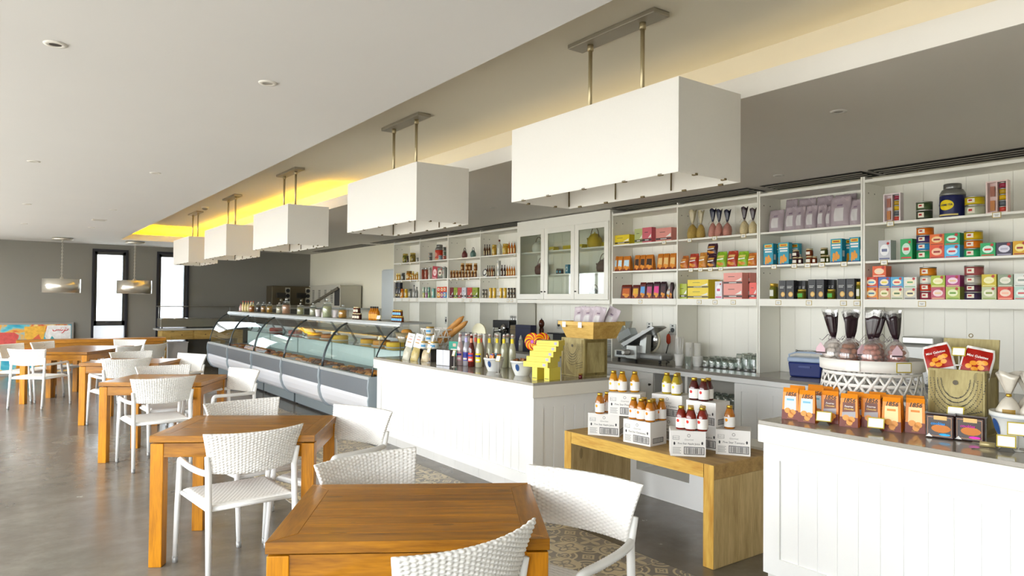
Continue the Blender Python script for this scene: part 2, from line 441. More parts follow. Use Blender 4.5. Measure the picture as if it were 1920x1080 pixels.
# linear grille in the dropped ceiling above the shelves
for a, b in ((13.0, 15.75), (9.65, 12.6), (7.8, 9.6), (4.08, 5.92), (2.98, 3.94), (1.0, 2.92)):
    t = struct(MB().box(5.74, a, CEIL - 0.004, 6.05, b, CEIL + 0.001).build('trim_grille', P('#2d2c28', 0.6)))
    for k in range(3): MB().box(5.80 + k * .08, a + .02, CEIL - 0.010, 5.815 + k * .08, b - .02, CEIL - 0.004).build('slat', P('#8d887c', 0.5), t)

# ================================================================== tables
teak = wood('#b3760c', '#7a4a05', (1.2, 13, 13), 0.33, 2.0, coat=0.12)
teak_leg = wood('#cc860a', '#9a6006', (13, 13, 1.2), 0.4, 2.0)
TW, TD, TH = 0.93, 0.72, 0.75
def make_table(label):
    t = thing('dining_table', label, 'table', group='square teak dining tables')
    hx, hy, b, th = TW / 2, TD / 2, 0.085, 0.038
    z0, z1 = TH - th, TH
    def plank(pts, name='plank', mt=teak):
        m = MB(); m.hexa([(x, y, z0) for x, y in pts], [(x, y, z1) for x, y in pts]); m.build(name, mt, t, bevel=0.0015)
    g = 0.0006
    plank([(-hx + g, -hy, ), (hx - g, -hy), (hx - b - g, -hy + b), (-hx + b + g, -hy + b)], 'border_plank')
    plank([(hx - g, hy), (-hx + g, hy), (-hx + b + g, hy - b), (hx - b - g, hy - b)], 'border_plank')
    tk2 = wood('#b3760c', '#7a4a05', (13, 1.2, 13), 0.33, 2.0, coat=0.12)
    plank([(-hx, hy - g), (-hx, -hy + g), (-hx + b, -hy + b + g), (-hx + b, hy - b - g)], 'border_plank', tk2)
    plank([(hx, -hy + g), (hx, hy - g), (hx - b, hy - b - g), (hx - b, -hy + b + g)], 'border_plank', tk2)
    n = 6; w = (TD - 2 * b) / n
    for k in range(n):
        y = -hy + b + k * w; plank([(-hx + b + g, y + g), (hx - b - g, y + g), (hx - b - g, y + w - g), (-hx + b + g, y + w - g)])
    L = 0.072
    for sx in (-1, 1):
        for sy in (-1, 1):
            x = sx * (hx - L / 2 - 0.004); y = sy * (hy - L / 2 - .004)
            MB().box(x - L / 2, y - L / 2, 0, x + L / 2, y + L / 2, z0 - 0.008).build('leg', teak_leg, t, bevel=0.003)
    ap = teak
    for sy in (-1, 1):
        y = sy * (hy - 0.022); MB().box(-hx + L + .004, y - .013, z0 - 0.085, hx - L - .004, y + .013, z0 - 0.006).build('apron', ap, t)
    for sx in (-1, 1):
        x = sx * (hx - 0.022); MB().box(x - .013, -hy + L + .004, z0 - 0.085, x + .013, hy - L - .004, z0 - 0.006).build('apron', tk2, t)
    return t
TA = math.radians(-32)
def tcen(nl):
    u = (math.cos(TA), math.sin(TA)); v = (-math.sin(TA), math.cos(TA))
    return (nl[0] + u[0] * TW / 2 + v[0] * TD / 2, nl[1] + u[1] * TW / 2 + v[1] * TD / 2, 0)
tab = make_table('teak dining table nearest the camera, its whole top in view'); tt = tree(tab)
tab.location = tcen((0.70, 2.31)); tab.rotation_euler = (0, 0, TA)
for nl, lb in (((0.69, 4.46), 'second teak dining table from the camera, beside the white counter'),
               ((0.73, 7.53), 'third teak dining table from the camera, beside the display cases'),
               ((0.745, 9.86), 'fourth teak dining table from the camera, half hidden by wicker chairs'),
               ((0.20, 12.25), 'near one of two joined teak tables at the far left'),
               ((0.20 + .729 * 0.53, 12.25 + .729 * .848), 'far one of two joined teak tables at the far left')):
    dup(tt, tcen(nl), TA, lb)
# long wooden console before the far wall
t = thing('console_table', 'long low wooden console table in front of the grey far wall', 'table', (1.42, 15.55, 0))
cw = wood('#c98a34', '#96601c', (1.2, 13, 13), 0.4, 2.0)
for k in range(3): MB().box(-1.22, -0.2 + k * .1335, 0.69, 1.22, -0.2 + k * .1335 + .132, 0.75).build('plank', cw, t, bevel=.002)
for sy in (-1, 1): MB().box(-1.17, sy * .17 - .015, 0.60, 1.17, sy * .17 + .015, 0.688).build('apron', cw, t)
for sx in (-1, 0, 1):
    for sy in (-1, 1): MB().box(sx * 1.17 - .04, sy * .16 - .04, 0, sx * 1.17 + .04, sy * .16 + .04, 0.60).build('leg', teak_leg, t)
MB().box(-1.13, -0.16, 0.30, 1.13, 0.16, 0.36).build('lower_shelf', cw, t)

# ================================================================== woven armchairs
wick = P('#f4f3ef', 0.5, var=0.03, ns=40.0); tubew = P('#f3f3f1', 0.4, var=0.02)
def make_chair(label):
    t = thing('wicker_armchair', label, 'chair', group='white woven armchairs')
    # backrest: curved, flared panel with woven relief
    NX, NZ = 27, 30; nu, nv = NX * 4, NZ * 3
    def back(side):
        def fn(u, v):
            w = 0.232 + 0.045 * v ** 1.4; x = (2 * u - 1) * w
            bow = 0.07 * (1 - (2 * u - 1) ** 2)
            y = -0.205 - bow - 0.045 * v ** 1.5; z = 0.605 + 0.215 * v - 0.012 * (1 - v) * (1 - (2 * u - 1) ** 2)
            z += 0.006 * (2 * u - 1) ** 2 * v
            e = min(u, 1 - u) * 26; e = min(1, e); f = min(1, min(v, 1 - v) * 18)
            cl = int(u * NX * .9999); rel = 0.0046 * abs(math.sin(PI * u * NX)) ** .6 * (1 + .8 * math.sin(PI * v * NZ + PI * cl))
            th = 0.010 * math.sqrt(max(0.04, min(1, min(u, 1 - u) * 30))) * math.sqrt(max(.04, min(1, min(v, 1 - v) * 14))) + 0.002
            return (x, y + side * (th + rel), z)
        return fn
    m = MB().sheet(back(-1), nu, nv, two=back(1)); m.build('backrest', wick, t)
    # seat
    SX, SY = 30, 20
    def seat(side):
        def fn(u, v):
            x = (2 * u - 1) * (0.228 + 0.012 * v); y = -0.225 + 0.455 * v
            dip = -0.012 * (1 - (2 * u - 1) ** 2) * (1 - (2 * v - 1) ** 2)
            rel = 0.0034 * abs(math.sin(PI * v * 24)) + 0.0012 * math.sin(PI * u * 40) * math.sin(PI * v * 24)
            th = 0.013 * math.sqrt(max(0.05, min(1, min(u, 1 - u) * 20))) * math.sqrt(max(.05, min(1, min(v, 1 - v) * 16)))
            return (x, y, 0.428 + dip + (th + rel if side > 0 else -th))
        return fn
    MB().sheet(seat(1), 80, 72, two=seat(-1)).build('seat', wick, t)
    m = MB()
    for sx in (-1, 1): m.tube([(sx * .235, -.22, .415), (sx * .245, .225, .415)], 0.013, 8)
    for y, w in ((-.222, .232), (.222, .245)): m.tube([(-w, y, .415), (w, y, .415)], 0.013, 8)
    m.build('seat_frame', tubew, t)
    cap = P('#9a9a98', 0.4, 0.3)
    for sx in (-1, 1):
        # back leg up into the backrest
        m = MB().tube([(sx * .238, -.262, 0.035), (sx * .236, -.235, .40), (sx * .236, -.222, .60), (sx * .25, -.236, .70)], [.0155, .017, .017, .012], 10)
        lg = m.build('leg', tubew, t)
        MB().lathe([(.0135, 0), (.0155, .003), (.0165, .036)], 10, sx * .238, -.262).build('foot_cap', cap, lg)
        m = MB().tube([(sx * .262, .285, 0.035), (sx * .262, .255, .35), (sx * .262, .222, .575)], [.0145, .016, .016], 10)
        lg = m.build('leg', tubew, t)
        MB().lathe([(.0135, 0), (.015, .003), (.016, .036)], 10, sx * .262, .285).build('foot_cap', cap, lg)
        # wound arm
        pts = []; rr = []; key = [(.262, .222, .57), (.263, .215, .60), (.266, .19, .613), (.272, .08, .612), (.270, -.06, .609), (.255, -.17, .607), (.237, -.215, .606)]
        N = 84
        for i in range(N + 1):
            f = i / N * (len(key) - 1); a = min(int(f), len(key) - 2); q = f - a
            p0 = key[max(a - 1, 0)]; p1 = key[a]; p2 = key[a + 1]; p3 = key[min(a + 2, len(key) - 1)]
            c = [0.5 * (2 * p1[d] + (p2[d] - p0[d]) * q + (2 * p0[d] - 5 * p1[d] + 4 * p2[d] - p3[d]) * q * q + (3 * p1[d] - p0[d] - 3 * p2[d] + p3[d]) * q ** 3) for d in range(3)]
            pts.append((sx * c[0], c[1], c[2])); rr.append(.0165 + (.0012 if i % 2 else -.0006))
        MB().tube(pts, rr, 8).build('arm', tubew, t)
    return t
ch = make_chair('white wicker armchair nearest the camera, its back turned, cut off by the bottom edge'); ct = tree(ch)
def place(mid, ang, kind, label=None, first=False):
    """mid: middle of the top of the backrest; ang: direction of the top edge"""
    a = math.radians(ang); rz = a if kind == 'N' else a + PI
    fx, fy = -math.sin(rz), math.cos(rz); off = 0.25
    loc = (mid[0] + fx * off, mid[1] + fy * off, 0)
    if first: ch.location = loc; ch.rotation_euler = (0, 0, rz)
    else: dup(ct, loc, rz, label)
place((1.159, 1.80), 6, 'N', first=True)
CH = [((1.365, 2.985), 10, 'F', 'white wicker armchair behind the nearest table, its back above the tabletop'),
      ((1.955, 2.18), -72, 'F', 'white wicker armchair at the right end of the nearest table'),
      ((1.136, 3.95), 4, 'N', 'white wicker armchair drawn up to the near side of the second table'),
      ((1.374, 5.09), 10, 'F', 'white wicker armchair behind the second table from the camera'),
      ((1.935, 4.335), -71, 'F', 'white wicker armchair at the right end of the second table'),
      ((1.186, 6.96), 4, 'N', 'white wicker armchair at the near side of the third table'),
      ((1.386, 8.16), 5, 'F', 'white wicker armchair behind the third table from the camera'),
      ((1.998, 7.385), -74, 'F', 'white wicker armchair right of the third table, facing it from the display cases'),
      ((1.194, 9.34), 10, 'N', 'white wicker armchair at the near side of the fourth table'),
      ((1.391, 10.52), 14, 'F', 'white wicker armchair behind the fourth table from the camera'),
      ((1.985, 9.74), -64, 'F', 'white wicker armchair at the right end of the fourth table'),
      ((1.766, 13.54), -33, 'F', 'bright white wicker armchair at the far end of the joined far-left tables'),
      ((1.527, 11.75), 45, 'N', 'shaded wicker armchair on the right of the joined tables, the nearer of two'),
      ((1.943, 12.162), 45, 'N', 'shaded wicker armchair on the right of the joined tables, the farther of two'),
      ((0.271, 11.676), -38, 'N', 'bright white wicker armchair at the near end of the joined far-left tables'),
      ((0.096, 12.998), 52, 'F', 'wicker armchair cut off by the left edge of the photo'),
      ((0.517, 13.44), 53, 'F', 'wicker armchair left of the joined tables, before the bright painting')]
for c in CH: place(*c)

# ================================================================== box pendant lamps
def shade_mat(h, t):
    mt, nt, b = newmat('lamp_fabric')
    v = coords(nt); n = noise(nt, v, 120.0, 2)
    nt.links.new(mixc(nt, n, tuple(x * .95 for x in hexc(h)[:3]) + (1,), hexc(h)), b.inputs['Base Color'])
    b.inputs['Roughness'].default_value = 0.8
    b.inputs['Transmission Weight'].default_value = 0.0
    tl = nn(nt, 'ShaderNodeBsdfTranslucent'); tl.inputs[0].default_value = hexc(h)
    mx = nn(nt, 'ShaderNodeMixShader'); mx.inputs[0].default_value = t
    out = [x for x in nt.nodes if x.type == 'OUTPUT_MATERIAL'][0]
    nt.links.new(b.outputs[0], mx.inputs[1]); nt.links.new(tl.outputs[0], mx.inputs[2]); nt.links.new(mx.outputs[0], out.inputs[0])
    return mt
fab = shade_mat('#f7f5f0', 0.35); nick = P('#b9ab88', 0.35, 0.5); nickp = P('#a39d8e', 0.38, 0.5)
def make_lamp(label):
    t = thing('box_pendant_lamp', label, 'pendant lamp', group='white box pendant lamps')
    hx, hy, z0, z1, w = 0.215, 0.605, -0.85, -0.44, 0.004      # z measured from the recess ceiling
    m = MB(); m.box(-hx, -hy, z0, -hx + w, hy, z1); m.box(hx - w, -hy, z0, hx, hy, z1); m.box(-hx + w, -hy, z0, hx - w, -hy + w, z1); m.box(-hx + w, hy - w, z0, hx - w, hy, z1)
    m.build('shade', fab, t)
    MB().box(-hx + w, -hy + w, z1 - 0.02, hx - w, hy - w, z1 - 0.016).build('top_diffuser', fab, t)
    MB().box(-0.055, -0.315, -0.026, 0.055, 0.315, -0.001).build('canopy_plate', nickp, t, bevel=0.004)
    for s in (-1, 1):
        r = MB().tube([(0, s * .19, -0.026), (0, s * .19, z1 - 0.016)], 0.011, 10).build('rod', nick, t)
        MB().lathe([(.017, -.06), (.017, -.027)], 10, 0, s * .19).build('collar', nick, r)
    brown = P('#6b5b3a', 0.45, 0.5)
    for x in (-hx + .012, hx - .012):
        for y in (-hy + .012, -0.2, 0.2, hy - .012): MB().tube([(x, y, z0 + .01), (x, y, z1 - .03)], 0.004, 6).build('frame_rod', brown, t)
    for x, y in [(sx * (hx - .006), y) for sx in (-1, 1) for y in (-.5, -.28, .0, .28, .5)] + [(x, sy * (hy - .006)) for sy in (-1, 1) for x in (-.1, .1)]:
        MB().box(x - .006, y - .012, z0 - 0.003, x + .006, y + .012, z0 + .006).build('clip', brown, t)
    m = MB(); m.tube([(0, -.4, z1 - .02), (0, -.4, z1 - .1)], .012, 8); m.lathe([(.012, -.62), (.028, -.60), (.03, -.575), (.014, -.54)], 10, 0, -.4)
    for y in (-.2, .2):
        s = MB().lathe([(.014, z1 - .09), (.014, z1 - .02)], 10, 0, y).build('socket', brown, t)
        MB().lathe([(.004, z1 - .19), (.028, z1 - .16), (.03, z1 - .135), (.013, z1 - .09)], 12, 0, y).build('bulb', P('#fdf6e6', 0.3), s)
    return t
lamp = make_lamp('largest white box pendant lamp, nearest the camera'); lt = tree(lamp)
lamp.location = (2.53, 2.59, RECESS)
for y, lb in ((4.93, 'white box pendant lamp, second from the camera'), (7.66, 'white box pendant lamp, third from the camera'),
              (10.08, 'white box pendant lamp, fourth from the camera'), (12.35, 'white box pendant lamp farthest from the camera, before the windows')):
    dup(lt, (2.53, y, RECESS), 0, lb)
# two brushed steel drum pendants on chains
steel = P('#d6d0c2', 0.28, 0.75, var=0.08, ns=3.0)
def make_drum(label, x, y):
    t = thing('drum_pendant', label, 'pendant lamp', (x, y, CEIL), group='steel drum pendants')
    MB().lathe([(.10, -.001), (.17, -.004), (.17, -.035), (.16, -.04)], 24, sx=1, sy=1).build('ceiling_plate', steel, t)
    z = -0.04; k = 0
    ln = MB()
    pts = [(.011 * math.cos(2 * PI * i / 8), 0, .02 * math.sin(2 * PI * i / 8)) for i in range(8)]
    ln.tube(pts, 0.0035, 5, closed=True); me = ln.mesh('chain_link', P('#b8b3a6', 0.3, 1.0))
    while z > -0.74:
        link('chain_link', me, t, (0, 0, z - .018), (k % 2) * PI / 2); z -= .031; k += 1
    m = MB().lathe([(.305, -1.03), (.31, -1.03), (.31, -.77), (.305, -.77), (.305, -1.03)], 40, cap=False); m.build('drum_shade', steel, t)
    m = MB(); m.lathe([(.304, -.785), (.304, -.782)], 30); m.build('diffuser', P('#efeadc', 0.7), t)
    MB().lathe([(.03, -.80), (.03, -.745), (.012, -.74)], 12).build('hub', steel, t)
    return t
make_drum('brushed steel drum pendant on a chain, above the bright painting', 0.876, 15.58)
make_drum('brushed steel drum pendant on a chain, before the first window', 2.085, 15.56)
# recessed downlights and the smoke detector
def downlight(x, y, label, dark=True, z=CEIL, r=0.047):
    t = thing('downlight', label, 'ceiling light', (x, y, z), group='recessed ceiling downlights')
    MB().lathe([(r * .52, -.004), (r * .6, -.007), (r * .95, -.005), (r, -.0005)], 24, cap=False).build('trim_ring', P('#dedbd3', 0.5), t)
    MB().lathe([(r * .55, -.0035), (r * .3, -.0025)], 20).build('lens', P('#1d1b19' if dark else '#a39f96', 0.3), t)
for x, y, lb, dk in ((.163, 3.645, 'large dark downlight nearest the camera in the white ceiling, left', True), (1.076, 3.626, 'downlight nearest the lamp recess in the white ceiling', False),
        (.179, 6.92, 'second downlight from the camera in the left row', False), (1.069, 6.867, 'second downlight from the camera in the row beside the recess', False),
        (.204, 10.16, 'third downlight from the camera in the left row', False), (1.095, 10.1, 'third downlight from the camera in the row beside the recess', False),
        (.232, 12.93, 'fourth downlight from the camera in the left row', False), (1.105, 12.87, 'fourth downlight from the camera in the row beside the recess', False),
        (3.858, 2.131, 'downlight in the grey ceiling nearest the camera', False), (5.389, 3.51, 'downlight in the grey ceiling near the tea shelves', False), (4.669, 6.806, 'downlight in the grey ceiling before the glass cabinet', False)):
    downlight(x, y, lb, dk)
t = thing('ceiling_hatch', 'thin rectangular ceiling plate between the far downlights', 'ceiling plate', (1.088, 11.55, CEIL))
MB().box(-.09, -.09, -.008, .09, .09, -.0005).build('plate', P('#d8d4cc', 0.6), t)
MB().box(-.07, -.07, -.011, .07, .07, -.008).build('inset', P('#c2beb5', 0.6), t)
t = thing('smoke_detector', 'small white smoke detector in the ceiling recess', 'smoke detector', (2.471, 11.42, RECESS))
MB().lathe([(.05, -.03), (.055, -.001)], 20).build('base', P('#e2dfd6', 0.5), t); MB().lathe([(.02, -.055), (.038, -.045), (.042, -.03)], 20).build('sensor', P('#8e8a7e', 0.5), t)

# ================================================================== counters
lacq = P('#f4f4f2', 0.38, var=0.015, ns=3.0); stone = P('#a39d92', 0.10, var=0.05, ns=25.0, spec=0.6); edge = P('#efebe0', 0.4, var=0.02)
def planks_y(t, x, y0, y1, z0, z1, w, name='plank', mt=lacq):
    """upright boards on a face that looks towards -x"""
    n = max(1, round((y1 - y0) / w)); w = (y1 - y0) / n
    for k in range(n):
        a, b = y0 + k * w, y0 + (k + 1) * w; c = 0.003
        MB().hexa([(x + .012, a, z0), (x + .012, b, z0), (x, b - c, z0), (x, a + c, z0)][::-1], [(x + .012, a, z1), (x + .012, b, z1), (x, b - c, z1), (x, a + c, z1)][::-1]).build(name, mt, t)
def planks_x(t, y, x0, x1, z0, z1, w, name='plank', mt=lacq):
    n = max(1, round((x1 - x0) / w)); w = (x1 - x0) / n
    for k in range(n):
        a, b = x0 + k * w, x0 + (k + 1) * w; c = 0.004
        MB().hexa([(a, y + .012, z0), (a + c, y, z0), (b - c, y, z0), (b, y + .012, z0)], [(a, y + .012, z1), (a + c, y, z1), (b - c, y, z1), (b, y + .012, z1)]).build(name, mt, t)
def counter(label, x0, x1, y0, y1, zt, fascia=0.115):
    t = thing('service_counter', label, 'counter', ((x0 + x1) / 2, (y0 + y1) / 2, 0))
    cx, cy = (x0 + x1) / 2, (y0 + y1) / 2
    X0, X1, Y0, Y1 = x0 - cx, x1 - cx, y0 - cy, y1 - cy
    MB().box(X0 + .004, Y0 + .004, zt - 0.02, X1, Y1, zt).build('worktop', stone, t, bevel=0.002)
    MB().box(X0, Y0, zt - fascia, X1, Y1, zt - 0.0205).build('fascia', edge, t, bevel=0.003)
    MB().box(X0 + .06, Y0 + .065, 0.10, X1 - .02, Y1 - .02, zt - fascia).build('carcass', lacq, t)
    bx = X0 + .045                       # face of the frame
    zf, zb = zt - fascia, 0.10
    fr = [(Y0 + .05, Y0 + .145), (Y1 - .10, Y1 - .005)]
    for a, b in fr: MB().box(bx, a, zb, bx + .02, b, zf).build('stile', lacq, t)
    MB().box(bx, Y0 + .145, zf - .09, bx + .02, Y1 - .10, zf).build('rail', lacq, t); MB().box(bx, Y0 + .145, zb, bx + .02, Y1 - .10, zb + .09).build('rail', lacq, t)
    planks_y(t, bx + .010, Y0 + .145, Y1 - .10, zb + .09, zf - .09, 0.105)
    by = Y0 + .05
    for a, b in ((X0 + .066, X0 + .145), (X1 - .10, X1 - .005)): MB().box(a, by, zb, b, by + .014, zf).build('stile', lacq, t)
    MB().box(X0 + .145, by, zf - .09, X1 - .10, by + .014, zf).build('rail', lacq, t); MB().box(X0 + .145, by, zb, X1 - .10, by + .014, zb + .09).build('rail', lacq, t)
    planks_x(t, by + .006, X0 + .145, X1 - .10, zb + .09, zf - .09, 0.104)
    # tiled skirting
    sk = P('#e3e1dc', 0.35); n = round((Y1 - Y0 - .1) / 0.4); w = (Y1 - Y0 - .1) / n
    for k in range(n): MB().box(X0 + .095, Y0 + .1 + k * w + .001, 0, X0 + .105, Y0 + .1 + (k + 1) * w - .001, .098).build('skirting_tile', sk, t)
    MB().box(X0 + .105, Y0 + .1, 0, X1 - .05, Y1, .098).build('plinth', sk, t)
    return t
ZA = 0.915
counter('long white panelled counter with bottles and bowls, beside the display cases', 3.285, 4.18, 4.23, 7.08, ZA)
counter('white panelled counter at the right holding biscuit bags and a basket', 3.29, 4.25, -0.6, 2.265, ZA)
# low white wall with a slot, between the counters behind the bench
m = MB(); xa, xb = 4.185, 4.42; y0, y1 = 2.28, 4.20; sy0, sy1, sz0, sz1 = 3.468, 4.008, 0.188, 0.42
m.box(xa, y0, 0, xb, y1, sz0); m.box(xa, y0, sz1, xb, y1, 0.56); m.box(xa, y0, sz0, xb, sy0, sz1); m.box(xa, sy1, sz0, xb, y1, sz1)
struct(m.build('wall_low', P('#f3f3f1', 0.6, var=0.02)))
# solid wood bench holding the juice
bw = wood('#e0b95a', '#b98530', (9, 1.0, 9), 0.5, 2.0, rnd=0.12); bws = wood('#cbb27e', '#a38a58', (9, 9, 1.0), 0.55, 2.0, rnd=0.12); bwt = wood('#b8975c', '#967646', (9, 1.0, 9), 0.55, 2.0, rnd=0.12)
t = thing('bench', 'solid light wood bench carrying cartons of juice', 'bench', (3.57, 3.255, 0))
bx0, bx1, by0, by1 = -.23, .38, -.665, .665
m = MB(); m.box(bx0 + .003, by0, .515, bx1, by1, .60); m.build('seat_slab', bwt, t, bevel=0.004)
MB().box(bx0, by0 + .07, .517, bx0 + .003, by1 - .07, .598).build('front_edge', bw, t)
for a, b in ((by0, by0 + .075), (by1 - .075, by1)):
    lg = MB().box(bx0 + .003, a, 0, bx1, b, .515).build('leg', bws, t, bevel=0.004)
    MB().box(bx0, a + .001, .002, bx0 + .003, b - .001, .598).build('front_edge', wood('#e0b95a', '#b98530', (9, 9, 1.0), 0.5, 2.0, rnd=0.12), lg)
# ================================================================== wall of shelves
XS, XB = 5.75, 6.09; ZC = 0.89
shelfw = P('#f2f0e6', 0.45, var=0.015, ns=2.0)
def bay_unit(label, ys, name='shelf_unit', rows=(1.585, 1.90, 2.21), cap=True):
    """open shelving standing on the back counter; ys: positions of the uprights, low to high"""
    y0 = min(ys); t = thing(name, label, 'shelves', (XS, y0, ZC)); h = 0.017
    for i, y in enumerate(ys):
        w = h if 0 < i < len(ys) - 1 else h
        u = MB().box(0, y - y0 - w / 2 + .001, 0, XB - XS - .016, y - y0 + w / 2 - .001, 2.60 - ZC).build('upright', shelfw, t)
        if i < len(ys):
            for z in (1.83, 2.47):
                for x in (.06, .16): MB().lathe([(.006, 0), (.006, .0006)], 8).build('peg_hole', P('#3a3a36', 0.7), u).matrix_local = Matrix.Translation((x, y - y0 - w / 2 + .0008, z - ZC)) @ Matrix.Rotation(PI / 2, 4, 'X')
    for a, b in zip(ys[:-1], ys[1:]):
        a, b = a - y0 + h / 2, b - y0 - h / 2
        n = round((b - a) / .16); w = (b - a) / n
        for k in range(n): MB().box(XB - XS - .014, a + k * w + .0008, 0, XB - XS - .002, a + (k + 1) * w - .0008, 2.60 - ZC).build('back_board', shelfw, t)
        for z in rows[1:]: MB().box(.006, a, z - .018 - ZC, XB - XS - .014, b, z - ZC).build('shelf', shelfw, t)
        MB().box(.006, a, rows[0] - .02 - ZC, XB - XS - .014, b, rows[0] - ZC).build('shelf', shelfw, t)
        MB().box(-.004, a + .001, 1.520 - ZC, .006, b - .001, rows[0] - ZC).build('fascia', shelfw, t)
        if cap: MB().box(.0, a, 2.55 - ZC, XB - XS - .014, b, 2.575 - ZC).build('top_board', shelfw, t)
    return t
Y = [11.58, 10.60, 9.66, 8.72, 7.775, 5.925, 4.94, 3.957, 2.967, 0.9]
bay_unit('leftmost pair of open shelf bays, next to the steel fridge', [Y[2] + .010, Y[1], Y[0]])
bay_unit('pair of open shelf bays just left of the glass-doored cabinet', [Y[4] + .010, Y[3], Y[2] - .010])
bay_unit('pair of open shelf bays just right of the glass-doored cabinet', [Y[7] + .010, Y[6], Y[5] - .010])
bay_unit('open shelf bay with the lavender pouches', [Y[8] + .010, Y[7] - .010])
bay_unit('wide open shelf bay at the right edge holding tea', [Y[9], Y[8] - .010])
# glass-fronted cabinet
t = thing('wall_cabinet', 'white cabinet with three glass doors in the wall of shelves', 'cabinet', (XS - .02, Y[5] + .010, ZC)); cabinet = t
W = Y[4] - Y[5] - .022; D = XB - XS + .02; z0 = 1.52 - ZC; z1 = 2.63 - ZC
for y in (0, W): MB().box(0, y - .012 if y else y, 0 if False else z0, D - .016, y if y else y + .012, z1).build('side_panel', shelfw, t)
MB().box(.006, .012, z0, D - .016, W - .012, z0 + .045).build('bottom_board', shelfw, t); MB().box(.0, .012, 2.50 - ZC, D - .016, W - .012, z1).build('header', shelfw, t)
for k in range(10): MB().box(D - .014, .012 + k * (W - .024) / 10 + .001, 0, D - .002, .012 + (k + 1) * (W - .024) / 10 - .001, 2.50 - ZC).build('back_board', shelfw, t)
for z in (1.90, 2.21): MB().box(.04, .012, z - .018 - ZC, D - .016, W - .012, z - ZC).build('shelf', shelfw, t)
dw = (W - .024) / 3
for k in range(3):
    a, b = .012 + k * dw + .003, .012 + (k + 1) * dw - .003; za, zb = z0 + .05, 2.497 - ZC; s = .07
    m = MB(); m.box(-.012, a, za, .008, a + s, zb); m.box(-.012, b - s, za, .008, b, zb); m.box(-.012, a + s, za, .008, b - s, za + s); m.box(-.012, a + s, zb - s, .008, b - s, zb)
    d = m.build('door', shelfw, t, bevel=.001)
    MB().box(-.004, a + s, za + s, .0, b - s, zb - s).build('pane', clear('#f2f5f2', base=0.045), d)
    yk = (a + .028) if k in (1, 2) else (b - .03)
    yk = {2: a + .03, 1: b - .03, 0: b - .03}[k]
    MB().tube([(-.012, yk, za + .10), (-.034, yk, za + .10)], [.006, .010], 10).build('knob', P('#6e6a62', 0.3, 0.8), d)
# back counter under the shelves
t = thing('back_counter', 'long grey-white counter with cupboards under the wall of shelves', 'counter', (5.44, 1.0, 0))
bx = XB - 5.44; L = 10.58
MB().box(0, -1.0, ZC - .03, bx, L, ZC - .0005).build('worktop', P('#8f8a82', 0.14, var=0.06, ns=30.0, spec=0.6), t, bevel=.002)
MB().box(0.012, -1.0, ZC - .075, .03, L, ZC - .031).build('top_rail', lacq, t)
MB().box(.07, -1.0, 0, bx, L, .10).build('plinth', P('#8d8a84', 0.5), t)
# open niche between cupboards
n0, n1 = 4.01, 5.0      # y of the open niche in the room
lo, hi = n0 - 1.0, n1 - 1.0
for a, b in ((-1.0, lo), (hi, L)): MB().box(.04, a, .10, bx, b, ZC - .03).build('carcass', lacq, t)
MB().box(.35, lo, .10, bx, hi, ZC - .03).build('niche_back', P('#b9b5ab', 0.6), t); MB().box(.02, lo, .10, .35, hi, .13).build('niche_floor', lacq, t)
MB().box(.02, (lo + hi) / 2 + .05, .13, .35, (lo + hi) / 2 + .08, ZC - .075).build('niche_divider', lacq, t); MB().box(.03, lo, .56, .35, hi, .575).build('niche_shelf', P('#8f8c86', 0.4, .5), t)
def cupboard(a, b):
    m = MB(); za, zb = .115, ZC - .08; s = .075
    m.box(.02, a + .003, za, .04, a + s, zb); m.box(.02, b - s, za, .04, b - .003, zb); m.box(.02, a + s, za, .04, b - s, za + s); m.box(.02, a + s, zb - s, .04, b - s, zb)
    d = m.build('door', lacq, t, bevel=.001); n = 3; w = (b - a - 2 * s) / n
    for k in range(n): MB().box(.030, a + s + k * w + .001, za + s, .038, a + s + (k + 1) * w - .001, zb - s).build('panel_board', lacq, d)
    MB().tube([(.02, a + .035, zb - .12), (-.008, a + .035, zb - .12)], [.007, .013], 10).build('knob', P('#55514b', 0.3, .8), d)
y = lo
for a, b in ((-1.0, -.5), (-.5, 0), (0, .55), (.55, 1.1), (1.1, 1.74), (1.74, 2.38), (2.38, lo), (hi, hi + .48), (hi + .48, hi + .96), (hi + .96, hi + 1.44), (hi + 1.44, hi + 1.92)): cupboard(a, b)

